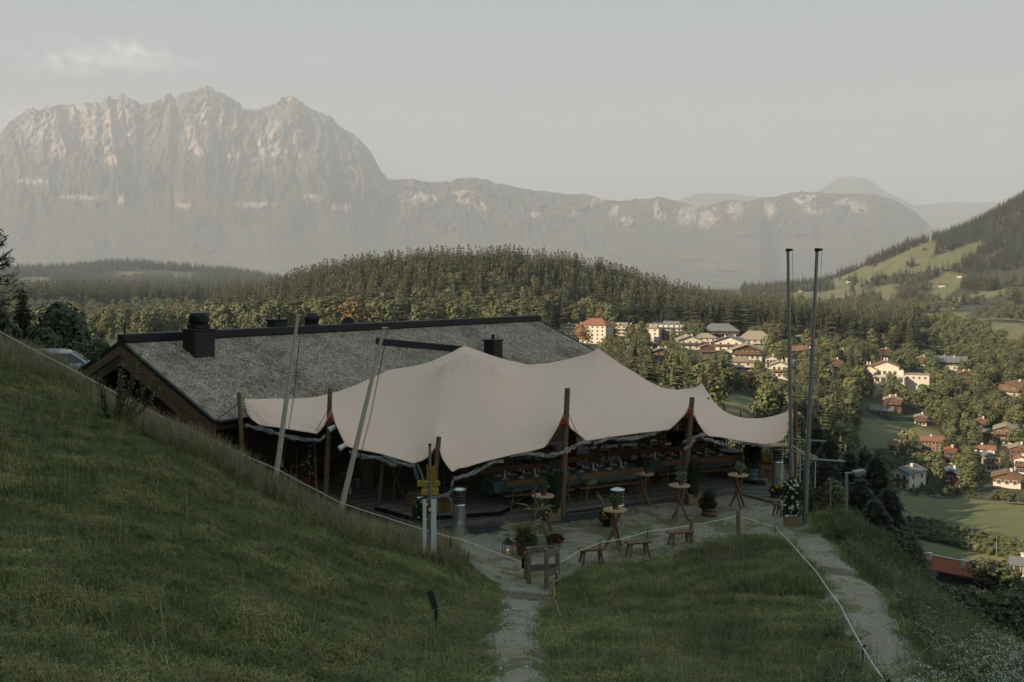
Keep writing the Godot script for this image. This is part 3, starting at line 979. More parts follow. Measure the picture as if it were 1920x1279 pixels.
func grasses() -> void:
	var sets := {"lawn": [], "long": [], "dry": [], "weed": []}
	var cols := {"lawn": [], "long": [], "dry": [], "weed": []}
	var patch := FastNoiseLite.new()
	patch.seed = 40
	patch.frequency = 0.22
	patch.fractal_octaves = 3
	for k in 220000:
		var d := pow(rng.randf(), 0.8) * 30.0 + 7.0
		var x := rng.randf_range(-0.62, 0.60) * d + rng.randf_range(-0.5, 0.5)
		if x < -19.0 or x > 13.0: continue
		var gv := on_gravel(x, d) if x > -8.0 and x < 10.0 else -5.0
		var sparse := gv > 0.08
		if sparse and rng.randf() > (0.5 if moss_at(x, d) > 0.16 and d > 22.0 else 0.015): continue
		if d > 31.0 and x > -13.0 and x < 6.0: continue
		if d > 27.5 and x > -9.5 and x < 4.0: continue
		if d > 35.0: continue
		var p := on_near(x, d)
		p.y += lumps(x, d) * (1.0 - smoothstep(-1.4, -0.35, gv)) - 0.02
		var s := sighted(p)
		if s.y > 1340.0: continue
		var n := patch.get_noise_2d(x, d)
		var n2 := patch.get_noise_2d(x * 3.2, d * 6.5 + 60.0)
		var s2 := rng.randf_range(0.75, 1.2) * (1.0 + 0.35 * n + 0.55 * n2)
		var green := Color(0.135, 0.158, 0.040).lerp(Color(0.240, 0.220, 0.076), clampf(n2 * 1.3 + rng.randf() * 0.5, 0.0, 1.0))
		var wild := x > 0.0 and gv < -0.4 and (s.x > 1560.0 and s.y > 940.0)
		# the unmown fringe along the brow of the left meadow and the mound before the terrace
		var brow := s.x < 860.0 and absf(s.y - brow_py(s.x)) < 17.0 + 22.0 * n + 14.0 * n2
		var hump := s.x > 1270.0 and s.x < 1560.0 and s.y < 1120.0 and gv < -0.1
		if wild:
			if rng.randf() < 0.55:
				sets.weed.append(pose(p, rng.randf_range(0.2, 0.5)))
				cols.weed.append(Color(0.100, 0.122, 0.042).lerp(Color(0.160, 0.140, 0.070), clampf(n2 + rng.randf() * 0.4, 0.0, 1.0)) * s2)
			elif rng.randf() < 0.5:
				sets.long.append(pose(p, rng.randf_range(0.22, 0.5)))
				cols.long.append(green * s2)
		elif brow and rng.randf() < 0.5 + 0.5 * n2:
			if rng.randf() < 0.42:
				sets.dry.append(pose(p, rng.randf_range(0.22, 0.55)))
				cols.dry.append(Color(0.36, 0.27, 0.185) * rng.randf_range(0.7, 1.2))
			else:
				sets.long.append(pose(p, rng.randf_range(0.2, 0.5)))
				cols.long.append(Color(0.16, 0.145, 0.075).lerp(green, rng.randf()) * s2)
		elif not sparse and hump and rng.randf() < 0.5 or not sparse and rng.randf() < 0.015 + 0.05 * clampf(n2, 0.0, 1.0) + (0.07 if x > 0.5 else 0.0):
			sets.long.append(pose(p, rng.randf_range(0.10, 0.27) * (1.1 if hump else 1.0)))
			cols.long.append(green.lerp(Color(0.21, 0.19, 0.10), 0.35 * rng.randf()) * s2)
		else:
			sets.lawn.append(pose(p + Vector3(0, 0.03 if sparse else 0.0, 0), (0.4 if sparse else 1.0) * rng.randf_range(0.035, 0.075) * (1.0 + 0.5 * n + 1.3 * maxf(n2, -0.4))))
			cols.lawn.append(green * s2)
		if rng.randf() < 0.006 and not sparse and not wild:
			sets.weed.append(pose(p, rng.randf_range(0.08, 0.22), 1.6))
			cols.weed.append(Color(0.10, 0.13, 0.045) * s2)
		if rng.randf() < 0.016:
			sets.dry.append(pose(p, rng.randf_range(0.25, 0.6)))
			cols.dry.append(Color(0.28, 0.24, 0.15) * rng.randf_range(0.7, 1.2))
	var shapes := {"lawn": [blade_tuft(34, 1.0, 2.4, 0.075, 0.9), blade_tuft(30, 1.0, 2.8, 0.065, 1.3)], "long": [blade_tuft(22, 1.0, 0.5, 0.012, 0.6), blade_tuft(18, 1.0, 0.6, 0.014, 0.9)],
		"dry": [seed_tuft(7, 1.0, 0.5), seed_tuft(5, 1.0, 0.8)], "weed": [weed(), weed()]}
	for k in sets:
		for v in 2:
			var pl := []
			var cl := []
			for i in range(v, sets[k].size(), 2):
				pl.append(sets[k][i])
				cl.append(cols[k][i])
			var o := scatter({"lawn": "grass", "long": "long_grass", "dry": "dry_grass", "weed": "weeds"}[k], shapes[k][v], M.grass, pl, cl)
			o.set_meta("label", {"lawn": "short green meadow grass on the slope", "long": "tufts of longer grass in the meadow", "dry": "dry straw-coloured seed stalks in the meadow", "weed": "leafy weeds on the bank beside the path"}[k])

func brow_py(px: float) -> float:
	return mountain_profile([-50, 640, 0, 660, 130, 706, 280, 808, 405, 862, 500, 918, 640, 992, 720, 1010, 800, 1030, 900, 1080], px)

func weed() -> Geo:
	var g := Geo.new()
	for k in 4:
		var a := rng.randf() * TAU
		var out := Vector3(cos(a), 0, sin(a))
		var h := rng.randf_range(0.6, 1.1)
		var b := out * 0.1
		var e := b + Vector3.UP * h + out * rng.randf_range(0.0, 0.4)
		g.quad(b - Vector3(0.008, 0, 0), b + Vector3(0.008, 0, 0), e + Vector3(0.004, 0, 0), e - Vector3(0.004, 0, 0))
		for q in 11:
			var u := rng.randf_range(0.15, 1.0)
			var c := b.lerp(e, u)
			var la := rng.randf() * TAU
			var dir := Vector3(cos(la), rng.randf_range(-0.2, 0.5), sin(la)).normalized()
			var sd := dir.cross(Vector3.UP).normalized()
			var l := rng.randf_range(0.10, 0.24) * (1.25 - u * 0.6)
			var sh := rng.randf_range(0.75, 1.25)
			g.col = Color(sh, sh, sh)
			g.tri(c, c + dir * l * 0.5 + sd * l * 0.22, c + dir * l - Vector3.UP * l * 0.25)
			g.tri(c, c + dir * l - Vector3.UP * l * 0.25, c + dir * l * 0.5 - sd * l * 0.22)
	g.col = Color.WHITE
	return g

# ---------------------------------------------------------------- materials of the things
func palette_things() -> void:
	M.dark_wood = wood(Color(0.19, 0.145, 0.11), Color(0.31, 0.245, 0.185), 21, Vector3(0.6, 4.0, 4.0))
	M.red_wood = wood(Color(0.20, 0.11, 0.075), Color(0.33, 0.20, 0.14), 22, Vector3(0.6, 4.0, 4.0))
	M.brown_wood = wood(Color(0.31, 0.235, 0.17), Color(0.46, 0.36, 0.27), 23, Vector3(1.2, 1.2, 1.2))
	M.pale_wood = wood(Color(0.50, 0.40, 0.29), Color(0.68, 0.56, 0.42), 24, Vector3(1.5, 1.5, 1.5))
	M.orange_wood = wood(Color(0.33, 0.24, 0.165), Color(0.47, 0.36, 0.255), 25, Vector3(1.5, 1.5, 1.5))
	M.pole_wood = wood(Color(0.33, 0.26, 0.185), Color(0.47, 0.385, 0.285), 26, Vector3(4.0, 0.7, 4.0))
	M.grey_wood = wood(Color(0.30, 0.28, 0.25), Color(0.47, 0.45, 0.41), 27, Vector3(0.8, 5.0, 5.0))
	M.deck = []
	for k in 4: M.deck.append(wood(Color(0.27, 0.25, 0.22).lightened(0.05 * k), Color(0.42, 0.39, 0.35).lightened(0.05 * k), 40 + k, Vector3(0.5, 4.0, 6.0)))
	M.slate = paint(Color(0.13, 0.135, 0.14), 0.55, 0.3)
	M.black = paint(Color(0.05, 0.05, 0.05), 0.5, 0.2)
	M.steel = paint(Color(0.78, 0.78, 0.77), 0.26, 0.88)
	M.galv = grain([Color(0.42, 0.43, 0.425), Color(0.54, 0.55, 0.54), Color(0.62, 0.63, 0.62)], 0.02, Vector3(3, 3, 3), 0.45, 0.0, 51)
	M.galv.metallic = 0.6
	M.pale_pole = wood(Color(0.60, 0.58, 0.51), Color(0.74, 0.72, 0.64), 52, Vector3(4, 0.5, 4), 0.6)
	M.white = paint(Color(0.80, 0.80, 0.78), 0.6)
	M.yellow = paint(Color(0.68, 0.54, 0.15), 0.55)
	M.ink = paint(Color(0.06, 0.06, 0.06), 0.7)
	M.rope = paint(Color(0.86, 0.84, 0.78), 0.8)
	M.dark_rope = paint(Color(0.16, 0.15, 0.14), 0.9)
	M.canvas = grain([Color(0.845, 0.715, 0.63), Color(0.868, 0.738, 0.652), Color(0.885, 0.757, 0.672)], 0.03, Vector3(0.25, 0.25, 0.25), 0.9, 0.0, 60, true, 6)
	M.canvas.rim_enabled = true
	M.canvas.rim = 0.15
	M.flap = paint(Color(0.72, 0.27, 0.13), 0.85)
	M.flap.backlight_enabled = true
	M.flap.backlight = Color(0.5, 0.14, 0.06)
	M.plastic = StandardMaterial3D.new()
	M.plastic.albedo_color = Color(0.60, 0.60, 0.58, 0.42)
	M.plastic.transparency = BaseMaterial3D.TRANSPARENCY_ALPHA
	M.plastic.roughness = 0.12
	M.wicker = grain([Color(0.40, 0.31, 0.21), Color(0.62, 0.52, 0.38), Color(0.72, 0.62, 0.48)], 0.05, Vector3(3, 5, 3), 0.9, 0.0, 61)
	M.terracotta = grain([Color(0.33, 0.20, 0.14), Color(0.42, 0.28, 0.20)], 0.03, Vector3(3, 3, 3), 0.9, 0.0, 62)
	M.straw = grain([Color(0.30, 0.22, 0.115), Color(0.46, 0.36, 0.20), Color(0.58, 0.47, 0.29)], 0.09, Vector3(2.5, 5, 2.5), 1.0, 0.0, 63)
	M.teal = grain([Color(0.33, 0.39, 0.385), Color(0.42, 0.475, 0.46)], 0.02, Vector3(2, 2, 2), 0.9, 0.0, 64)
	M.sheep = grain([Color(0.66, 0.64, 0.58), Color(0.84, 0.82, 0.77)], 0.06, Vector3(6, 6, 6), 1.0, 0.0, 65)
	M.wax = paint(Color(0.85, 0.82, 0.74), 0.6)
	M.glass = StandardMaterial3D.new()
	M.glass.albedo_color = Color(0.85, 0.9, 0.92, 0.22)
	M.glass.transparency = BaseMaterial3D.TRANSPARENCY_ALPHA
	M.glass.roughness = 0.05
	M.petal_white = paint(Color(0.86, 0.85, 0.80), 0.8)
	M.petal_red = paint(Color(0.34, 0.06, 0.045), 0.85)
	M.petal_orange = paint(Color(0.75, 0.24, 0.05), 0.85)
	M.petal_yellow = paint(Color(0.78, 0.58, 0.08), 0.85)
	M.petal_pink = paint(Color(0.50, 0.30, 0.36), 0.85)
	M.red_cloth = paint(Color(0.42, 0.13, 0.09), 0.9)
	M.green_dark = leafy(Color(0.24, 0.29, 0.16))
	M.green_mid = leafy(Color(0.33, 0.37, 0.20))
	M.green_grey = leafy(Color(0.42, 0.48, 0.38))
	M.reed = leafy(Color(0.19, 0.23, 0.14))
	M.straw_stalk = leafy(Color(0.60, 0.53, 0.37))
	# town
	M.plaster = grain([Color(0.70, 0.67, 0.62), Color(0.78, 0.755, 0.71)], 0.02, Vector3(0.2, 0.2, 0.2), 0.9, 0.0, 70)
	M.cream = grain([Color(0.62, 0.59, 0.535), Color(0.70, 0.67, 0.61)], 0.02, Vector3(0.2, 0.2, 0.2), 0.9, 0.0, 71)
	M.larch = wood(Color(0.29, 0.215, 0.16), Color(0.40, 0.31, 0.235), 72, Vector3(0.2, 1.2, 0.2))
	M.umber = wood(Color(0.20, 0.145, 0.11), Color(0.30, 0.22, 0.17), 73, Vector3(0.2, 1.2, 0.2))
	M.roof_grey = grain([Color(0.42, 0.39, 0.35), Color(0.58, 0.54, 0.48)], 0.04, Vector3(0.3, 0.3, 0.3), 0.95, 0.0, 74)
	M.roof_slate = grain([Color(0.30, 0.32, 0.33), Color(0.42, 0.44, 0.44)], 0.04, Vector3(0.3, 0.3, 0.3), 0.85, 0.0, 75)
	M.roof_brown = grain([Color(0.36, 0.27, 0.21), Color(0.47, 0.37, 0.29)], 0.04, Vector3(0.3, 0.3, 0.3), 0.95, 0.0, 76)
	M.roof_red = grain([Color(0.42, 0.28, 0.22), Color(0.51, 0.36, 0.285)], 0.04, Vector3(0.3, 0.3, 0.3), 0.95, 0.0, 77)
	M.roof_rust = grain([Color(0.48, 0.25, 0.16), Color(0.55, 0.31, 0.21)], 0.03, Vector3(0.25, 0.25, 0.25), 0.85, 0.0, 78)
	M.pane = paint(Color(0.27, 0.28, 0.28), 0.15, 0.0)
	M.frame = paint(Color(0.72, 0.69, 0.63), 0.7)
	M.road = paint(Color(0.42, 0.38, 0.34), 0.95)

# ---------------------------------------------------------------- the hut
const HUT_L := 23.0
const HUT_W := 5.62
const EAVE := 2.7
const RISE := 2.23
func roof_y(z: float) -> float: return EAVE + RISE * (1.0 - absf(z + HUT_W) / HUT_W)

func slope_board(t: Node3D, called: String, m: Material, x: float, thick: float, drop0: float, drop1: float, back: bool, over := 0.0) -> void:
	var g := Geo.new()
	var z0 := (-2.0 * HUT_W - over) if back else over
	var z1 := -HUT_W
	var pts := [Vector3(0, roof_y(z0) - drop0, z0), Vector3(0, roof_y(z1) - drop0, z1), Vector3(0, roof_y(z1) - drop1, z1), Vector3(0, roof_y(z0) - drop1, z0)]
	var mid := Vector3.ZERO
	for p in pts: mid += p / 4.0
	var a := []
	var b := []
	for p in pts:
		a.append(p + Vector3(x, 0, 0))
		b.append(p + Vector3(x + thick, 0, 0))
	mid.x = x + thick * 0.5
	g.face(a, mid)
	g.face(b, mid)
	for k in 4: g.face([a[k], a[(k + 1) % 4], b[(k + 1) % 4], b[k]], mid)
	part(called, g, m, t)

func hut() -> void:
	var turn := atan2(0.767, 0.641)
	var t := thing("alpine_hut", "long dark timber hut with a low gravel-covered gable roof beside the tent", "hut", Vector3(-9.15, 0, -30.77), turn)
	# roof: two thick planes, the gravel surface a sheet of its own colour
	var roof_mat := StandardMaterial3D.new()
	roof_mat.albedo_texture = noise_map(15, 0.16, [Color(0.30, 0.255, 0.205), Color(0.56, 0.505, 0.435), Color(0.70, 0.645, 0.57), Color(0.84, 0.79, 0.71)], 1024, 2)
	roof_mat.uv1_triplanar = true
	roof_mat.uv1_scale = Vector3(0.32, 0.32, 0.32)
	roof_mat.roughness = 1.0
	roof_mat.detail_enabled = true
	roof_mat.detail_blend_mode = BaseMaterial3D.BLEND_MODE_MIX
	roof_mat.detail_albedo = noise_map(16, 0.008, [Color(0.25, 0.19, 0.12, 0.85), Color(0.33, 0.265, 0.185, 0.55), Color(0.3, 0.27, 0.22, 0.0), Color(0.3, 0.27, 0.22, 0.0)], 512, 6)
	M.roof_gravel = roof_mat
	var g := Geo.new()
	var th := 0.24
	for s in [0, 1]:
		var z0 := 0.0 if s == 0 else -2.0 * HUT_W
		var a := Vector3(0, EAVE, z0)
		var b := Vector3(HUT_L, EAVE, z0)
		var c := Vector3(HUT_L, EAVE + RISE, -HUT_W)
		var d := Vector3(0, EAVE + RISE, -HUT_W)
		var dn := Vector3(0, -th, 0)
		var mid := (a + c) / 2.0 + dn * 0.5
		for f in [[a, b, c, d], [a + dn, b + dn, c + dn, d + dn], [a, b, b + dn, a + dn], [a, d, d + dn, a + dn], [b, c, c + dn, b + dn]]: g.face(f, mid)
	var roof := part("roof", g, M.roof_gravel, t)
	# loose stones of the gravel layer
	var st := Geo.new()
	var ps := [Vector3(1, 0, 0), Vector3(-0.8, 0.1, 0.2), Vector3(0.1, 0.7, 0), Vector3(0, -0.5, 0.1), Vector3(0.1, 0, 0.9), Vector3(-0.1, 0.1, -0.8)]
	for x in [0, 1]:
		for y in [2, 3]:
			for z in [4, 5]: st.face([ps[x], ps[y], ps[z]], Vector3.ZERO)
	M.stone = paint(Color.WHITE, 0.95, 0.0, true)
	var places := []
	var cols := []
	var patch := FastNoiseLite.new()
	patch.seed = 8
	patch.frequency = 0.25
	patch.fractal_octaves = 5
	for k in 24000:
		var x := rng.randf_range(0.15, HUT_L - 0.15)
		var z := -rng.randf_range(0.1, HUT_W - 0.25)
		places.append(Transform3D(Basis(rand_dir(), rng.randf() * TAU).scaled(Vector3.ONE * rng.randf_range(0.018, 0.044)), Vector3(x, roof_y(z) + 0.008, z)))
		var s := rng.randf()
		var lichen := smoothstep(0.0, 0.35, patch.get_noise_2d(x, z) + rng.randf_range(-0.12, 0.12))      # brown moss and needles lie in patches between the stones
		cols.append(Color(0.18, 0.14, 0.10).lerp(Color(0.82, 0.745, 0.645), pow(s, 1.3)).lerp(Color(0.13, 0.095, 0.06), lichen * 0.75))
	scatter("roof_gravel", st, M.stone, places, cols, roof)
	for k in 3:                                             # thin cables lying over the gravel
		g = Geo.new()
		var p := Vector3([3.2, 7.5, 12.2][k], 0, [-4.0, -4.6, -4.9][k])
		var line := []
		for q in 12: line.append(Vector3(p.x + q * 0.22 + rng.randf_range(-0.05, 0.05), roof_y(p.z + q * 0.25) + 0.012, p.z + q * 0.25 + rng.randf_range(-0.06, 0.06)))
		g.tube(line, 0.008, 4)
		part("cable", g, M.black, roof)
	g = Geo.new()
	g.box(Vector3(HUT_L / 2.0, EAVE + RISE + 0.10, -HUT_W), Vector3(HUT_L + 0.12, 0.30, 0.46), Basis(), 0.03)
	part("ridge_cap", g, M.slate, t)
	g = Geo.new()
	g.tube([Vector3(0.1, EAVE + RISE + 0.2, -HUT_W), Vector3(0.1, EAVE + RISE + 0.62, -HUT_W)], [0.04, 0.012], 6)
	part("finial", g, M.slate, t)
	# bargeboards, three on each slope, each one lower and set back
	for back in [false, true]:
		slope_board(t, "bargeboard", M.slate, -0.10, 0.10, -0.03, 0.10, back, 0.02)
		slope_board(t, "bargeboard", M.brown_wood, -0.07, 0.07, 0.104, 0.45, back, 0.01)
		slope_board(t, "bargeboard", M.brown_wood if not back else M.dark_wood, -0.035, 0.05, 0.454, 0.82, back, -0.06)
		slope_board(t, "bargeboard", M.slate, HUT_L + 0.004, 0.08, -0.04, 0.26, back, 0.02)
	# eaves
	g = Geo.new()
	g.box(Vector3(HUT_L / 2.0, EAVE - 0.15, 0.03), Vector3(HUT_L, 0.26, 0.05))
	part("fascia", g, M.dark_wood, t)
	g = Geo.new()
	g.tube([Vector3(0.0, EAVE - 0.05, 0.13), Vector3(HUT_L, EAVE - 0.05, 0.13)], 0.075, 8)
	part("gutter", g, M.slate, t)
	# walls: gable ends and long sides
	for x in [1.3, HUT_L - 1.3]:
		g = Geo.new()
		var prof := [Vector3(0, -0.8, -1.1), Vector3(0, -0.8, -2.0 * HUT_W + 1.1), Vector3(0, roof_y(-1.1) - 0.25, -2.0 * HUT_W + 1.1), Vector3(0, EAVE + RISE - 0.25, -HUT_W), Vector3(0, roof_y(-1.1) - 0.25, -1.1)]
		var a := []
		var b := []
		for p in prof:
			a.append(p + Vector3(x - 0.1, 0, 0))
			b.append(p + Vector3(x + 0.1, 0, 0))
		var mid := Vector3(x, 1.5, -HUT_W)
		g.face(a, mid)
		g.face(b, mid)
		for k in 5: g.face([a[k], a[(k + 1) % 5], b[(k + 1) % 5], b[k]], mid)
		var wl := part("wall", g, M.dark_wood if x > 2.0 else M.red_wood, t)
		if x < 2.0:
			for k in 7:
				var pg := Geo.new()
				pg.box(Vector3(x - 0.115, 0.2 + k * 0.36, -HUT_W), Vector3(0.04, 0.335, 8.9), Basis(), 0.012)
				part("plank", pg, M.red_wood, wl)
	for z in [-1.1, -2.0 * HUT_W + 1.1]:
		g = Geo.new()
		g.box(Vector3(HUT_L / 2.0, 0.85, z), Vector3(HUT_L - 2.81, 3.3, 0.2))
		part("wall", g, M.dark_wood, t)
	for spec in [[-2.1, 1.5, 0.9, 0.8], [-4.6, 1.4, 1.0, 0.9]]:
		var fr := Geo.new()
		for k in [[0, 1], [0, -1]]: fr.box(Vector3(1.13, spec[1] + k[1] * spec[3] * 0.5, spec[0]), Vector3(0.09, 0.09, spec[2] + 0.18), Basis(), 0.01)
		for k in [1, -1]: fr.box(Vector3(1.13, spec[1], spec[0] + k * (spec[2] * 0.5 + 0.045)), Vector3(0.086, spec[3] + 0.088, 0.09), Basis(), 0.01)
		var w := part("window", fr, M.brown_wood, t)
		var pg := Geo.new()
		pg.box(Vector3(1.15, spec[1], spec[0]), Vector3(0.03, spec[3], spec[2]))
		part("pane", pg, M.pane, w)
		pg = Geo.new()
		pg.box(Vector3(1.10, spec[1], spec[0] + spec[2] * 0.5 + 0.33), Vector3(0.05, spec[3] + 0.1, 0.46), Basis(), 0.01)
		part("shutter", pg, M.red_wood, w)
	for x in [5.2, 9.0, 13.0, 17.0]:
		var fr := Geo.new()
		fr.box(Vector3(x, 1.45, -0.97), Vector3(1.2, 0.10, 0.08))
		fr.box(Vector3(x, 0.75, -0.97), Vector3(1.2, 0.10, 0.08))
		for k in [-0.6, 0.0, 0.6]: fr.box(Vector3(x + k, 1.1, -0.97), Vector3(0.07, 0.6, 0.07))
		var w := part("window", fr, M.brown_wood, t)
		var pg := Geo.new()
		pg.box(Vector3(x, 1.1, -0.985), Vector3(1.1, 0.62, 0.02))
		part("pane", pg, M.pane, w)
	g = Geo.new()
	g.box(Vector3(7.0, 1.05, -0.96), Vector3(1.0, 2.1, 0.07), Basis(), 0.01)
	var door := part("door", g, M.brown_wood, t)
	g = Geo.new()
	g.tube([Vector3(7.38, 1.0, -0.90), Vector3(7.38, 1.0, -0.86), Vector3(7.28, 1.0, -0.86)], 0.014, 6)
	part("handle", g, M.steel, door)
	# posts with braces under the eave, purlins under the gable
	for x in [1.3, 6.0, 11.0, 16.0, 21.0]:
		g = Geo.new()
		g.box(Vector3(x, 1.2, -0.35), Vector3(0.17, 2.6, 0.17), Basis(), 0.015)
		g.tube([Vector3(x, 1.75, -0.35), Vector3(x + 0.6, 2.42, -0.35)], 0.06, 4)
		part("post", g, M.dark_wood, t)
	for z in [-0.5, -3.0, -HUT_W, -8.2, -10.7]:
		g = Geo.new()
		g.box(Vector3(0.75, roof_y(z) - 0.36, z), Vector3(1.5, 0.22, 0.18), Basis(), 0.015)
		part("purlin", g, M.dark_wood, t)
	# chimneys, vents, dish, the lying beam
	g = Geo.new()
	g.box(Vector3(2.25, 4.62, -4.45), Vector3(0.80, 1.30, 0.80), Basis(), 0.02)
	g.box(Vector3(2.25, 5.285, -4.45), Vector3(0.88, 0.06, 0.88), Basis(), 0.01)
	var ch := part("chimney", g, M.slate, t)
	g = Geo.new()
	g.box(Vector3(2.25, 5.40, -4.45), Vector3(0.58, 0.16, 0.58), Basis(), 0.02)
	g.lathe(Vector3(2.25, 5.46, -4.45), [[0.0, 0.0], [0.31, 0.0], [0.36, 0.10], [0.36, 0.30], [0.31, 0.42], [0.0, 0.44]], 8)
	g.tube([Vector3(2.4, 5.88, -4.4), Vector3(2.4, 6.75, -4.4)], 0.007, 5)
	part("cowl", g, M.black, ch)
	g = Geo.new()
	g.box(Vector3(6.9, 5.05, -6.15), Vector3(0.62, 0.72, 0.55), Basis(), 0.02)
	g.box(Vector3(6.9, 5.44, -6.15), Vector3(0.74, 0.05, 0.66), Basis(), 0.01)
	g.tube([Vector3(7.0, 5.44, -6.15), Vector3(7.0, 5.66, -6.15)], 0.05, 8)
	part("chimney", g, M.slate, t)
	g = Geo.new()
	g.box(Vector3(8.6, 5.00, -6.1), Vector3(0.42, 0.6, 0.42), Basis(), 0.02)
	g.lathe(Vector3(8.6, 5.25, -6.1), [[0.0, 0.0], [0.26, 0.0], [0.34, 0.14], [0.34, 0.26], [0.20, 0.42], [0.0, 0.44]], 6)
	part("chimney", g, M.slate, t)
	g = Geo.new()
	var ring := []
	for k in 24: ring.append(Vector3(10.5 + 0.36 * cos(TAU * k / 24), 5.12 + 0.33 * sin(TAU * k / 24), -6.0))
	g.face(ring, Vector3(10.5, 5.12, -6.1))
	var ring2 := []
	for p in ring: ring2.append(p + Vector3(0, 0, -0.06))
	g.face(ring2, Vector3(10.5, 5.12, -5.9))
	for k in 24: g.face([ring[k], ring[(k + 1) % 24], ring2[(k + 1) % 24], ring2[k]], Vector3(10.5, 5.12, -6.03))
	g.tube([Vector3(10.5, 5.0, -6.06), Vector3(10.5, 4.6, -6.15)], 0.03, 6)
	part("satellite_dish", g, M.slate, t)
	g = Geo.new()
	var a0 := Vector3(10.5, roof_y(-4.2) + 0.1, -4.2)
	var a1 := Vector3(14.6, roof_y(-2.9) + 0.1, -2.9)
	var bx := (a1 - a0).normalized()
	var bz := bx.cross(Vector3.UP).normalized()
	g.box((a0 + a1) / 2.0, Vector3(a0.distance_to(a1), 0.30, 0.26), Basis(bx, bz.cross(bx), bz), 0.02)
	part("roof_beam", g, M.slate, t)
	g = Geo.new()
	g.box(Vector3(15.6, roof_y(-2.2) + 0.30, -2.2), Vector3(0.60, 0.95, 0.60), Basis(), 0.02)
	g.box(Vector3(15.6, roof_y(-2.2) + 0.80, -2.2), Vector3(0.70, 0.06, 0.70), Basis(), 0.01)
	g.tube([Vector3(15.6, roof_y(-2.2) + 0.82, -2.2), Vector3(15.6, roof_y(-2.2) + 1.05, -2.2)], 0.07, 8)
	part("chimney", g, M.slate, t)

# ---------------------------------------------------------------- the stretch tent
func path_at(pts: Array, cum: PackedFloat32Array, f: float) -> Vector3:
	var s := f * cum[cum.size() - 1]
	for k in pts.size() - 1:
		if s <= cum[k + 1]: return (pts[k] as Vector3).lerp(pts[k + 1], clampf((s - cum[k]) / maxf(cum[k + 1] - cum[k], 1e-5), 0.0, 1.0))
	return pts[pts.size() - 1]

func by_bearing(pts: Array, bear: float) -> Vector3:          # the point of an edge seen at a bearing
	for k in pts.size() - 1:
		var a: Vector3 = pts[k]
		var b: Vector3 = pts[k + 1]
		var ba := -a.x / a.z
		var bb := -b.x / b.z
		if bear <= bb + 1e-6:
			return a.lerp(b, clampf((bear - ba) / maxf(bb - ba, 1e-6), 0.0, 1.0))
	return pts[pts.size() - 1]

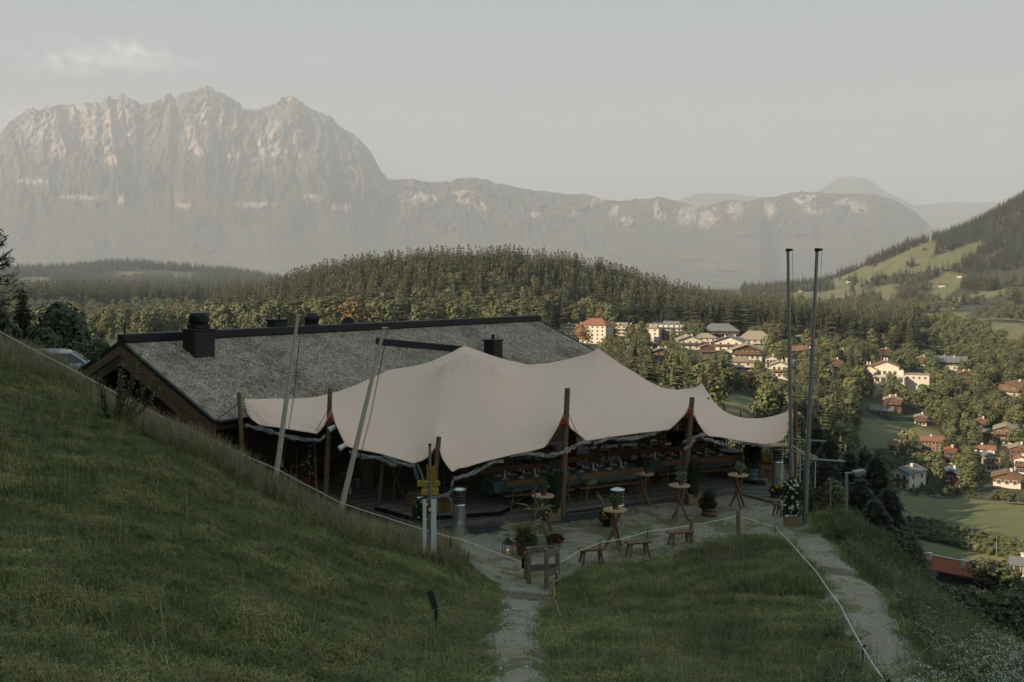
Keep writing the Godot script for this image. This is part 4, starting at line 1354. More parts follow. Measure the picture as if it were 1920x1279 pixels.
var front_edge := []
func stretch_tent() -> void:
	var t := thing("stretch_tent", "large beige stretch tent with pointed peaks and scalloped edge over the terrace", "tent")
	for s in [[458,748,31.0],[463,772,30.7],[472,787,30.5],[486,796,30.4],[530,803,30.2],[575,810,30.1],[594,813,30.0],[602,806,30.0],[610,795,29.95],[617,779,29.9],[621,766,29.9],
		[625,778,29.8],[629,795,29.7],[639,816,29.5],[649,836,29.3],[662,840,29.2],[710,850,28.9],[750,861,28.6],[776,869,28.4],[792,864,28.2],[806,855,28.0],[815,842,27.9],[821,830,27.8],
		[825,844,27.75],[829,860,27.7],[838,873,27.65],[848,884,27.6],[862,878,27.7],[900,868,27.9],[960,853,28.3],[1000,845,28.6],[1020,840,28.7],[1028,830,28.8],[1036,817,28.85],[1046,800,28.95],[1056,777,29.0],
		[1064,796,29.2],[1074,806,29.3],[1086,816,29.4],[1099,827,29.5],[1114,824,29.6],[1150,818,29.8],[1200,812,30.1],[1240,808,30.3],[1256,805,30.4],[1266,796,30.45],[1277,784,30.5],[1285,775,30.55],[1291,763,30.6],
		[1297,775,30.8],[1306,789,30.9],[1313,800,31.0],[1321,811,31.1],[1329,817,31.2],[1350,819,31.4],[1402,829,32.2],[1442,834,33.0],[1456,830,33.4],[1468,823,33.8],[1478,806,34.4],[1483,792,34.8],[1487,768,35.0]]:
		front_edge.append(at(s[0], s[1], s[2]))
	var rear := []
	for s in [[458,748,31.0],[477,749.5,33],[535,742,35.2],[593,728,36.6],[600,725.5,36.8],[658,710,37.8],[701,702,38.4],[739,692,39.2],[773,687,39.8],[802,680,40.4],[846,661,41.8],[860,653,42.1],[871,648,42.3],[882,652,42.5],[918,665,43.0],[947,674,43.2],[990,684,43.4],[1030,681,43.1],[1070,672,42.7],[1100,664,42.3],[1112,659,42.1],[1122,653,42.0],[1133,661,42.0],[1163,682,42.0],[1190,698,42.0],[1216,715,42.0],[1243,728,41.8],[1269,731,41.6],[1296,729,41.2],[1309,724,41.0],[1316,717,41.0],[1324,731,40.8],[1336,750,40.4],[1357,773,39.6],[1384,790,38.7],[1415,799,37.7],[1442,799.6,36.8],[1466,795,35.9],[1479,784,35.4],[1487,768,35.0]]:
		rear.append(at(s[0], s[1], s[2]))
	var nu := 321
	var nv := 65
	# even bearings, but with every knot of the front edge on a column so that its points stay sharp
	var p := []
	p.resize(nu * nv)
	for i in nu:
		var px := lerpf(458.0, 1487.0, float(i) / (nu - 1))
		var bear := (px - 960.0) / F
		var f := by_bearing(front_edge, bear)
		var r := by_bearing(rear, bear)
		for j in nv:
			var v := float(j) / (nv - 1)
			p[j * nu + i] = f.lerp(r, v)
	var pins := {}
	var soft := {}
	for s in [[880, 662, 37.0, 0.42], [1122, 653, 42.0, 0.999]]:
		var i := int(round((s[0] - 458.0) / 1029.0 * (nu - 1)))
		var j := int(round(s[3] * (nv - 1)))
		var c := at(s[0], s[1], s[2])
		pins[j * nu + i] = c
		if j < nv - 4:                                      # a rounded pole head presses the cloth up
			for dj in range(-9, 10):
				for di in range(-16, 17):
					if di == 0 and dj == 0: continue
					var q: Vector3 = p[(j + dj) * nu + i + di] - p[j * nu + i]
					q.y = 0.0
					var r := q.length()
					if r < 1.5: soft[(j + dj) * nu + i + di] = c + q - Vector3(0, 0.30 * r + 0.07 * r * r, 0)
	# tension: relax coarse, then finer
	for level in [16, 8, 4, 2, 1]:
		var mu: int = (nu - 1) / level + 1
		var mv: int = (nv - 1) / level + 1
		for it in 50 if level > 1 else 22:
			for j in range(1, mv - 1):
				for i in range(1, mu - 1):
					var k: int = j * level * nu + i * level
					var nx: Vector3 = (p[k - level] + p[k + level]) * 0.2 + (p[k - level * nu] + p[k + level * nu]) * 0.3
					p[k] = (p[k] as Vector3).lerp(nx, 1.0)
			if level <= 4:
				for k in soft:
					if (k / nu) % level == 0 and (k % nu) % level == 0: p[k] = soft[k]
			for k in pins:
				var j: int = k / nu
				var i: int = k % nu
				var jj: int = int(round(float(j) / level)) * level
				var ii: int = int(round(float(i) / level)) * level
				if jj > 0 and jj < nv - 1: p[jj * nu + ii] = pins[k]
		if level > 1:                                       # fill the points between
			var h: int = level / 2
			for j in range(0, nv, level):
				for i in range(h, nu - 1, level):
					if j > 0 and j < nv - 1: p[j * nu + i] = (p[j * nu + i - h] + p[j * nu + i + h]) * 0.5
			for j in range(h, nv - 1, level):
				for i in range(0, nu, h):
					if i > 0 and i < nu - 1: p[j * nu + i] = (p[(j - h) * nu + i] + p[(j + h) * nu + i]) * 0.5
	# creases that run out from the tied points
	for s in [[621,766,29.9],[821,830,27.8],[1056,777,29.0],[1291,763,30.6],[458,748,31.0],[1487,768,35.0],[1316,717,41.0],[1122,653,42.0],[880,662,37.0]]:
		var c := at(s[0], s[1], s[2])
		for k in nu * nv:
			var q: Vector3 = p[k] - c
			var r := Vector2(q.x, q.z).length()
			if r < 3.2 and r > 0.15: p[k] = (p[k] as Vector3) + Vector3(0, 0.020 * sin(atan2(q.z, q.x) * 17.0 + s[0]) * pow(1.0 - r / 3.2, 1.5) * minf(1.0, r * 1.5), 0)
	var top := PackedVector3Array(p)
	part("canopy", grid_mesh(nu, nv, top, PackedColorArray()), M.canvas, t)
	var under := PackedVector3Array()
	for q in top: under.append(q + Vector3(0, -0.012, 0))
	part("lining", grid_mesh(nu, nv, under, PackedColorArray(), true), M.canvas_under, t)
	# hem along the front edge
	var g := Geo.new()
	var line := []
	for i in range(0, nu): line.append(top[i])
	g.tube(line, 0.014, 5)
	part("hem", g, M.canvas, t)
	# the reddish reinforcement flaps below each edge peak
	for s in [[621,766,29.9, 603,806, 629,793], [821,830,27.8, 806,853, 827,862], [1056,777,29.0, 1048,797, 1073,808], [1291,763,30.6, 1283,776, 1309,792]]:
		var a := at(s[0], s[1], s[2] + 0.05)
		var b := at(s[3], s[4], s[2] + 0.12)
		var c := at(s[5], s[6], s[2] + 0.12)
		g = Geo.new()
		var rows := 8
		for k in rows:
			var f0 := float(k) / rows
			var f1 := float(k + 1) / rows
			var sag0 := Vector3(0, 0.12 * sin(PI * 0.5) * f0, 0)
			var m0 := a.lerp((b + c) / 2.0, f0) + sag0
			var m1 := a.lerp((b + c) / 2.0, f1) + Vector3(0, 0.12 * f1, 0)
			g.quad(a.lerp(b, f0), a.lerp(b, f1), m1, m0)
			g.quad(m0, m1, a.lerp(c, f1), a.lerp(c, f0))
		part("reinforcement_flap", g, M.flap, t)
	# rolled-up clear side panels hanging along the edge
	var rolls := [
		[[456,798,30.6,.07],[470,799,30.5,.09],[490,803,30.35,.10],[520,812,30.2,.10],[545,819,30.1,.09],[580,823,30.0,.08],[600,826,29.95,.10],[614,812,29.9,.06]],
		[[655,846,29.2,.05],[668,851,29.1,.10],[690,857,28.95,.10],[715,858,28.8,.08],[733,870,28.6,.09],[744,873,28.5,.08]],
		[[718,852,28.8,.05],[735,862,28.65,.07],[752,868,28.55,.07],[770,872,28.4,.08],[782,873,28.3,.05]],
		[[772,868,28.4,.05],[778,880,28.4,.08],[784,898,28.4,.09],[786,915,28.4,.07]],
		[[783,870,28.2,.04],[789,885,28.2,.06],[795,905,28.2,.07],[797,925,28.2,.06]],
		[[846,938,27.7,.06],[838,929,27.7,.09],[846,922,27.7,.08],[848,904,27.7,.07],[853,896,27.7,.08],[880,889,27.8,.09],[905,876,27.95,.09],[925,866,28.1,.08],[948,863,28.3,.07]],
		[[800,936,27.5,.06],[820,932,27.6,.08],[838,926,27.7,.08],[852,918,27.7,.07]],
		[[955,857,28.3,.04],[990,850,28.5,.06],[1022,853,28.7,.09],[1045,851,28.85,.09],[1062,844,29.0,.10],[1080,834,29.2,.10],[1095,829,29.4,.08],[1112,829,29.6,.06]],
		[[1113,831,29.6,.09],[1130,826,29.7,.09],[1142,819,29.8,.07],[1160,823,29.9,.08],[1190,821,30.0,.08],[1215,814,30.2,.08],[1240,808,30.3,.07]],
		[[1281,828,30.8,.05],[1300,820,30.9,.08],[1318,814,31.0,.08],[1326,815,31.1,.06]],
		[[1283,842,30.7,.09],[1295,832,30.8,.09],[1306,822,30.9,.07]],
		[[1310,816,31.0,.06],[1320,822,31.1,.08],[1345,829,31.4,.08],[1365,832,31.7,.08],[1382,828,31.9,.07],[1405,831,32.3,.07],[1440,837,33.0,.08],[1460,832,33.6,.07],[1472,818,34.2,.06]]]
	for r in rolls:
		g = Geo.new()
		var pts := []
		var rad := []
		for k in r.size() - 1:
			for q in 5:
				var f := q / 5.0
				var a := at(r[k][0], r[k][1], r[k][2])
				var b := at(r[k + 1][0], r[k + 1][1], r[k + 1][2])
				pts.append(a.lerp(b, f) + Vector3(0, rng.randf_range(-0.015, 0.015), rng.randf_range(-0.02, 0.02)))
				rad.append(lerpf(r[k][3], r[k + 1][3], f) * rng.randf_range(0.30, 0.56))
		crumple(g, pts, rad)
		part("rolled_side_panel", g, M.plastic, t)
	# rope ties from the peaks to the pole heads and guy ropes to the ground
	for s in [[621,766,29.9,619.5,752,30.0],[821,830,27.8,822.5,826,27.8],[1056,777,29.0,1062,768,29.2],[1291,763,30.6,1296,757,30.8],[1316,717,41,1318,708,41],[1487,768,35,1491,764,35],[458,748,31.0,449,745,30.5],[458,748,31.0,403,790,30.8]]:
		g = Geo.new()
		g.tube([at(s[0], s[1], s[2]), at(s[3], s[4], s[5])], 0.012, 5)
		part("tie_rope", g, M.dark_rope, t)
	for s in [[619,763,30.0,590,812,30.2],[823,832,27.8,832,890,27.8],[832,890,27.8,835,975,27.6],[1064,770,29.3,1080,808,29.4],[1080,808,29.4,1100,846,29.0],[1299,765,30.9,1306,790,30.8],[1306,790,30.8,1311,815,30.6],[1321,706,41,1343,740,41],[1343,740,41,1362,772,41],[1493,772,35,1506,815,35]]:
		g = Geo.new()
		g.tube([at(s[0], s[1], s[2]), at(s[3], s[4], s[5])], 0.009, 5)
		part("guy_rope", g, M.dark_rope, t)
	# the poles
	var poles := [[619,728,609,30.1,-0.1,.085,"rough timber tent pole on the left, near the easel"],[823,819,805,27.8,-0.1,.085,"short timber tent pole behind the yellow signpost"],[1064,728,1052,29.3,-0.1,.10,"tall timber tent pole beside the wicker basket with tall grass"],[1298,745,1278,30.9,-0.1,.095,"timber tent pole between two standing tables, right of the benches"],[1319,702,1322,41.0,-0.5,.085,"far timber tent pole behind the right part of the tent"],[1492,752,1489,35.0,-0.8,.085,"timber tent pole at the right tip of the tent behind the steel masts"],[448,737,458,30.4,0.1,.075,"thin timber tent pole at the hut eave, left end of tent"]]
	for s in poles:
		g = Geo.new()
		var a := at(s[0], s[1], s[3])
		var b := at(s[2], 900, s[3])
		b.y = s[4]
		g.tube([b, b.lerp(a, 0.5) + Vector3(0.012, 0, 0), a], [s[5], s[5] * 0.92, s[5] * 0.82], 10)
		single("tent_pole", g, M.pole_wood, s[6], "pole", "timber poles carrying the tent")

func crumple(g: Geo, pts: Array, rad: Array) -> void:        # a loosely rolled sheet: folds along it, creases across
	var m := pts.size()
	var sides := 9
	var rings := []
	var ph := rng.randf() * TAU
	for i in m:
		var t: Vector3 = (pts[mini(i + 1, m - 1)] - pts[maxi(i - 1, 0)]).normalized()
		var x := t.cross(Vector3.UP).normalized()
		var y := x.cross(t)
		var ring := []
		for k in sides:
			var a := TAU * k / sides
			var fold := 1.0 + 0.35 * sin(a * 3.0 + ph + i * 0.5) + rng.randf_range(-0.25, 0.25)
			ring.append(pts[i] + (x * cos(a) + y * sin(a) * 1.3 - Vector3.UP * 0.3) * rad[i] * fold)
		rings.append(ring)
	for i in m - 1:
		for k in sides:
			var b := (k + 1) % sides
			g.quad(rings[i][k], rings[i][b], rings[i + 1][b], rings[i + 1][k])

# ---------------------------------------------------------------- terrace, tables, benches and everything set out for the party
const Q_TURN := 0.489        # the rows of tables run along (0.883, 0, -0.47)

func clipped_planks(t: Node3D, outline: PackedVector2Array, turn: float, width: float, y: float, thick: float, mats: Array) -> void:
	# planks laid along a direction, each cut to the outline (x, d)
	var dir := Vector2(cos(turn), sin(turn))
	var nrm := Vector2(-dir.y, dir.x)
	var lo := 1e9
	var hi := -1e9
	for q in outline:
		lo = minf(lo, q.dot(nrm))
		hi = maxf(hi, q.dot(nrm))
	var k := 0
	var at_n := lo
	while at_n < hi:
		var a := nrm * (at_n + 0.006)
		var b := nrm * (at_n + width - 0.006)
		var strip := PackedVector2Array([a - dir * 60.0, a + dir * 60.0, b + dir * 60.0, b - dir * 60.0])
		for poly in Geometry2D.intersect_polygons(strip, outline):
			var g := Geo.new()
			var top := []
			var bot := []
			var mid := Vector3.ZERO
			var dy := 0.004 * ((k * 7) % 3)
			for q in poly:
				top.append(Vector3(q.x, y + dy, -q.y))
				bot.append(Vector3(q.x, y - thick, -q.y))
				mid += Vector3(q.x, y - thick * 0.5, -q.y) / poly.size()
			g.face(top, mid)
			for i in top.size(): g.face([top[i], top[(i + 1) % top.size()], bot[(i + 1) % top.size()], bot[i]], mid)
			part("plank", g, mats[(k * 5 + 1) % mats.size()], t)
		at_n += width
		k += 1

func xd(px: float, py: float, y: float) -> Vector2:
	var q := flat(px, py, y)
	return Vector2(q.x, -q.z)

func skirt(t: Node3D, line: Array, y1: float, y0: float, m: Material) -> void:
	for k in line.size() - 1:
		var a: Vector2 = line[k]
		var b: Vector2 = line[k + 1]
		var g := Geo.new()
		var dir := (b - a).normalized()
		var bx := Vector3(dir.x, 0, -dir.y)
		g.box(Vector3((a.x + b.x) / 2, (y0 + y1) / 2, -(a.y + b.y) / 2), Vector3(a.distance_to(b), y1 - y0, 0.05), Basis(bx, Vector3.UP, bx.cross(Vector3.UP)))
		part("edge_board", g, m, t)

func decks() -> void:
	var t := thing("timber_deck", "weathered grey timber deck under the tent in front of the hut", "deck")
	var front := [Vector2(-7.4, 33.4), Vector2(-2.5, 27.7), Vector2(-0.35, 28.35), Vector2(3.25, 30.35), Vector2(5.6, 31.45), Vector2(7.2, 32.3)]
	var o := PackedVector2Array(front + [Vector2(9.2, 37.5), Vector2(8.4, 41.5), Vector2(3.5, 43.5), Vector2(-6.6, 34.2)])
	clipped_planks(t, o, Q_TURN, 0.146, 0.20, 0.05, M.deck)
	skirt(t, front, 0.14, -0.08, M.deck[0])
	t = thing("timber_deck", "right-hand deck wing by the steel heater and hay bales", "deck")
	o = PackedVector2Array([Vector2(7.25, 32.3), Vector2(8.2, 30.9), Vector2(9.6, 33.4), Vector2(10.0, 37.0), Vector2(9.25, 37.4)])
	clipped_planks(t, o, -0.15, 0.146, 0.16, 0.05, M.deck)
	skirt(t, [Vector2(7.25, 32.3), Vector2(8.2, 30.9), Vector2(9.6, 33.4)], 0.10, -0.5, M.deck[0])
	t = thing("stage_platform", "low timber platform with black boards for its shaded gap, standing on the deck by the hay bales", "platform")
	o = PackedVector2Array([xd(703, 948, .34), xd(775, 969, .34), xd(938, 958, .34), xd(990, 930, .34), xd(850, 915, .34)])
	clipped_planks(t, o, Q_TURN, 0.146, 0.36, 0.04, M.deck)
	skirt(t, [o[0], o[1], o[2], o[3]], 0.29, 0.21, M.black)  # black boards fill the gap; their colour stands in for its shade
	t = thing("deck_step", "low corner step of grey boards beside the potted climber", "step")
	o = PackedVector2Array([xd(1340, 887, .3), xd(1436, 903, .3), xd(1440, 895, .3), xd(1415, 880, .3), xd(1350, 878, .3)])
	clipped_planks(t, o, -0.1, 0.146, 0.33, 0.04, M.deck)
	skirt(t, [o[0], o[1], o[2]], 0.29, 0.2, M.deck[1])

func place_of(px: float, py: float, y := 0.0) -> Vector3:
	var q := flat(px, py, y)
	return q

# ---- furniture
func high_table(pos: Vector3, turn: float, label: String) -> void:
	var t := thing("standing_table", label, "table", pos, turn, "round standing tables on the terrace")
	var g := Geo.new()
	g.lathe(Vector3.ZERO, [[0.0, 1.055], [0.30, 1.055], [0.315, 1.065], [0.315, 1.09], [0.305, 1.10], [0.0, 1.10]], 28)
	part("tabletop", g, M.pale_wood, t)
	for k in 3:
		var a := TAU * k / 3.0
		var o := Vector3(cos(a), 0, sin(a))
		var s := Vector3(-sin(a), 0, cos(a)) * 0.03
		g = Geo.new()
		g.tube([o * 0.30 + s, Vector3(0, 0.62, 0) + s * 1.4, -o * 0.15 + Vector3(0, 1.06, 0) + s], [0.040, 0.034, 0.032], 7)
		part("leg", g, M.orange_wood, t)

func bench(pos: Vector3, turn: float, l: float, label: String) -> void:
	var t := thing("bench", label, "bench", pos, turn, "rustic backless benches")
	var g := Geo.new()
	g.box(Vector3(0, 0.43, 0), Vector3(l, 0.06, 0.27), Basis(), 0.018)
	part("seat", g, M.orange_wood, t)
	for x in [-1, 1]:
		for z in [-1, 1]:
			g = Geo.new()
			g.tube([Vector3(x * l * 0.42, 0, z * 0.15), Vector3(x * l * 0.30, 0.41, z * 0.07)], [0.026, 0.034], 6)
			part("leg", g, M.brown_wood, t)

func settle(pos: Vector3, turn: float, l: float, label: String, backed := true, fleece := false) -> void:
	var t := thing("settle_bench" if backed else "seat_bench", label, "bench", pos, turn, "benches along the laid tables")
	var g := Geo.new()
	g.box(Vector3(0, 0.44, 0), Vector3(l, 0.045, 0.32), Basis(), 0.012)
	part("seat", g, M.brown_wood, t)
	for x in [-1, 1]:
		for z in [-1, 1]:
			g = Geo.new()
			g.tube([Vector3(x * l * 0.44, 0, z * 0.20), Vector3(x * l * 0.38, 0.42, z * 0.10)], 0.028, 6)
			part("leg", g, M.orange_wood, t)
		if backed:
			g = Geo.new()
			g.tube([Vector3(x * l * 0.40, 0.40, 0.15), Vector3(x * l * 0.40, 0.92, 0.23)], 0.028, 6)
			part("post", g, M.orange_wood, t)
	if backed:
		g = Geo.new()
		g.box(Vector3(0, 0.83, 0.235), Vector3(l, 0.19, 0.035), Basis(Vector3.RIGHT, 0.12), 0.012)
		part("backrest", g, M.orange_wood, t)
	if fleece: fleece_on(pos + Basis(Vector3.UP, turn) * Vector3(-l * 0.2, 0.47, 0), turn)

func fleece_on(p: Vector3, turn: float) -> void:
	var g := Geo.new()
	for k in 900:
		var q := Vector3(rng.randf_range(-0.55, 0.55), 0, rng.randf_range(-0.24, 0.26))
		if pow(absf(q.x) / 0.55, 3.0) + pow(absf(q.z) / 0.25, 3.0) > 1.0: continue
		q.y = 0.03 if q.z < 0.17 else -0.16 * (q.z - 0.17) / 0.09
		var d := (rand_dir() + Vector3(0, 0.6, 0.4)).normalized() * 0.07
		var s := rand_dir() * 0.02
		g.tri(q - s, q + s, q + d)
	g.box(Vector3(0, 0.012, 0), Vector3(1.0, 0.03, 0.36), Basis(), 0.012)
	var o := single("sheepskin", g, M.sheep, "white sheepskin hanging over a dark bench by the tent pole" if not used.has("sheepskin") else "grey-white sheepskin laid along a bench seat under the tent", "sheepskin", "sheepskins on the benches")
	o.position = p
	o.rotation.y = turn

func long_table(pos: Vector3, turn: float, l: float, label: String, cloth: bool) -> Node3D:
	var t := thing("long_table", label, "table", pos, turn, "long wooden tables laid for dinner")
	var g := Geo.new()
	g.box(Vector3(0, 0.735, 0), Vector3(l, 0.05, 0.80), Basis(), 0.01)
	part("tabletop", g, M.brown_wood, t)
	for x in [-1, 1]:
		for z in [-1, 1]:
			g = Geo.new()
			g.tube([Vector3(x * (l * 0.5 - 0.3), 0, z * 0.34), Vector3(x * (l * 0.5 - 0.45), 0.71, z * 0.26)], 0.035, 6)
			part("leg", g, M.dark_wood, t)
	if cloth:
		g = Geo.new()
		var n := 60
		g.box(Vector3(0, 0.768, 0), Vector3(l + 0.02, 0.012, 0.82))
		for sg in [-1.0, 1.0]:
			for k in n:
				var x0 := lerpf(-l * 0.5 - 0.01, l * 0.5 + 0.01, float(k) / n)
				var x1 := lerpf(-l * 0.5 - 0.01, l * 0.5 + 0.01, float(k + 1) / n)
				var w0 := sin(x0 * 9.0) * 0.025 + sin(x0 * 23.0) * 0.012
				var w1 := sin(x1 * 9.0) * 0.025 + sin(x1 * 23.0) * 0.012
				g.quad(Vector3(x0, 0.774, sg * 0.41), Vector3(x0, 0.44, sg * (0.44 + w0)), Vector3(x1, 0.44, sg * (0.44 + w1)), Vector3(x1, 0.774, sg * 0.41))
			for k in 10:
				var z0 := lerpf(-0.41, 0.41, k / 10.0)
				var z1 := lerpf(-0.41, 0.41, (k + 1) / 10.0)
				var w0 := sin(z0 * 11.0) * 0.03
				var w1 := sin(z1 * 11.0) * 0.03
				g.quad(Vector3(sg * (l * 0.5 + 0.01), 0.774, z0), Vector3(sg * (l * 0.5 + 0.05 + w0), 0.36, z0), Vector3(sg * (l * 0.5 + 0.05 + w1), 0.36, z1), Vector3(sg * (l * 0.5 + 0.01), 0.774, z1))
		var c := single("tablecloth", g, M.teal, "grey-teal cloth on the " + label, "tablecloth", "teal tablecloths")
		c.position = pos
		c.rotation.y = turn
	return t

var set_kit := {}
func table_setting(pos: Vector3, turn: float, l: float, where: String, n: int) -> void:
	if set_kit.is_empty():
		var g := Geo.new()
		g.lathe(Vector3.ZERO, [[0.035, 0.0], [0.035, 0.004], [0.005, 0.01], [0.005, 0.09], [0.03, 0.11], [0.04, 0.15], [0.032, 0.20]], 10)
		set_kit.glass = g.done()
		g = Geo.new()
		g.lathe(Vector3.ZERO, [[0.0, 0.0], [0.08, 0.0], [0.13, 0.018], [0.125, 0.022], [0.08, 0.006], [0.0, 0.006]], 16)
		set_kit.plate = g.done()
		g = Geo.new()
		g.box(Vector3(0, 0.03, 0), Vector3(0.16, 0.012, 0.09), Basis(Vector3.FORWARD, 0.2), 0.003)
		g.box(Vector3(0.01, 0.045, 0.01), Vector3(0.12, 0.02, 0.07), Basis(Vector3(0.3, 1, 0).normalized(), 0.5), 0.006)
		set_kit.napkin = g.done()
		g = Geo.new()
		g.lathe(Vector3.ZERO, [[0.0, 0.0], [0.035, 0.0], [0.035, 0.16], [0.0, 0.165]], 10)
		set_kit.candle = g.done()
	var b := Basis(Vector3.UP, turn)
	for k in n:
		var x := lerpf(-l * 0.46, l * 0.46, (k + 0.5) / n)
		for sg in [-1.0, 1.0]:
			var o := single("plate", set_kit.plate, M.white, "white dinner plate laid on the " + where, "plate", "plates on the " + where)
			o.position = pos + b * Vector3(x, 0.776, sg * 0.26)
			o = single("napkin", set_kit.napkin, M.wax, "folded napkin on a plate, " + where, "napkin", "napkins on the " + where)
			o.position = pos + b * Vector3(x, 0.785, sg * 0.26)
			o.rotation.y = turn + rng.randf_range(-0.4, 0.4)
			o = single("wine_glass", set_kit.glass, M.glass_thick, "clear wine glass on the " + where, "glass", "wine glasses on the " + where)
			o.position = pos + b * Vector3(x + 0.17, 0.776, sg * 0.14)
		if k % 2 == 0:
			var o := single("candle", set_kit.candle, M.wax, "white candle in the middle of the " + where, "candle", "candles on the " + where)
			o.position = pos + b * Vector3(x + 0.1, 0.776, 0.0)
		else:
			plant_pot(pos + b * Vector3(x + 0.1, 0.776, 0.0), 0.55, "small potted herb in the middle of the " + where, M.green_dark, "table herbs")

func leaves_ball(n: int, r: float, c: Vector3, size: float, flat_y := 1.0, up := 0.4) -> Geo:
	var g := Geo.new()
	for k in n:
		var d := rand_dir()
		var p := c + Vector3(d.x, d.y * flat_y, d.z) * r * pow(rng.randf(), 0.4)
		var o := (d + rand_dir() * 0.7 + Vector3.UP * up).normalized()
		var s := o.cross(rand_dir()).normalized() * size * 0.4
		var sh := rng.randf_range(0.7, 1.2)
		g.col = Color(sh, sh, sh)
		var e := p + o * size
		var m := p + o * size * 0.5
		g.tri(p, m + s, e)
		g.tri(p, e, m - s)
	g.col = Color.WHITE
	return g

func plant_pot(pos: Vector3, k: float, label: String, leaf: Material, group := "") -> void:
	var t := thing("plant_pot", label, "plant", pos, rng.randf() * TAU, group)
	var g := Geo.new()
	g.lathe(Vector3.ZERO, [[0.0, 0.0], [0.06 * k, 0.0], [0.08 * k, 0.13 * k], [0.07 * k, 0.13 * k], [0.06 * k, 0.10 * k], [0.0, 0.10 * k]], 14)
	part("pot", g, M.terracotta, t)
	part("foliage", leaves_ball(110, 0.11 * k, Vector3(0, 0.20 * k, 0), 0.07 * k), leaf, t)

func basket(pos: Vector3, w: float, h: float, round_one: bool, t: Node3D) -> void:
	var g := Geo.new()
	if round_one:
		g.lathe(Vector3.ZERO, [[0.0, 0.0], [w * 0.44, 0.0], [w * 0.5, h], [w * 0.46, h], [w * 0.42, h * 0.85], [0.0, h * 0.85]], 28)
		for k in 9: g.lathe(Vector3(0, h * (k + 0.5) / 9.5, 0), [[w * (0.445 + 0.006 * k), -0.012], [w * (0.462 + 0.006 * k), 0.0], [w * (0.445 + 0.006 * k), 0.012]], 28)
		for k in 18:
			var a := TAU * k / 18
			var o := Vector3(cos(a), 0, sin(a))
			g.tube([o * w * 0.455, o * w * 0.515 + Vector3.UP * h], 0.008, 4)
	else:
		g.box(Vector3(0, h * 0.45, 0), Vector3(w * 0.92, h * 0.9, w * 0.68), Basis(), 0.02)
		for k in 9:
			var y := h * (k + 0.6) / 9.4
			g.box(Vector3(0, y, 0), Vector3(w * 0.95 + 0.016 * (k % 2), h * 0.07, w * 0.71 + 0.016 * (k % 2)), Basis(), 0.01)
		for k in 6:
			for sg in [-1.0, 1.0]: g.box(Vector3(w * (-0.44 + 0.176 * k), h * 0.48, sg * w * 0.362), Vector3(0.018, h * 0.94, 0.016))
		g.box(Vector3(0, h * 0.985, 0), Vector3(w * 1.0, 0.035, w * 0.75), Basis(), 0.012)
		for sg in [-1.0, 1.0]: g.tube([Vector3(sg * w * 0.5, h, -0.08), Vector3(sg * w * 0.52, h + 0.09, -0.05), Vector3(sg * w * 0.52, h + 0.09, 0.05), Vector3(sg * w * 0.5, h, 0.08)], 0.012, 5)
	part("basket", g, M.wicker, t)

func reeds(n: int, h: float, spread: float, lean: float, base: float) -> Geo:
	var g := Geo.new()
	for k in n:
		var a := rng.randf() * TAU
		var o := Vector3(cos(a), 0, sin(a))
		var b := o * rng.randf() * spread * 0.5 + Vector3.UP * base
		var l := h * rng.randf_range(0.55, 1.1)
		var s := Vector3(-sin(a), 0, cos(a)) * 0.007
		var le := lean * rng.randf_range(0.2, 1.2)
		var m := b + Vector3.UP * l * 0.6 + o * l * le * 0.25
		var e := b + Vector3.UP * l * (1.0 - 0.25 * le) + o * l * le
		var sh := rng.randf_range(0.65, 1.25)
		g.col = Color(sh, sh, sh)
		g.quad(b - s, b + s, m + s, m - s)
		g.tri(m - s, m + s, e)
	g.col = Color.WHITE
	return g

func flowers(pts: Array, r: float) -> Geo:
	var g := Geo.new()
	for p in pts:
		var n := (rand_dir() + Vector3(0, 0.5, 0.6)).normalized()
		var x := n.cross(Vector3.UP).normalized()
		var y := x.cross(n)
		for k in 5:
			var a := TAU * k / 5.0 + rng.randf()
			var d := (x * cos(a) + y * sin(a))
			var s := (x * -sin(a) + y * cos(a)) * r * 0.45
			g.tri(p, p + d * r * 0.7 - s + n * r * 0.2, p + d * r + n * r * 0.15)
			g.tri(p, p + d * r + n * r * 0.15, p + d * r * 0.7 + s + n * r * 0.2)
	return g

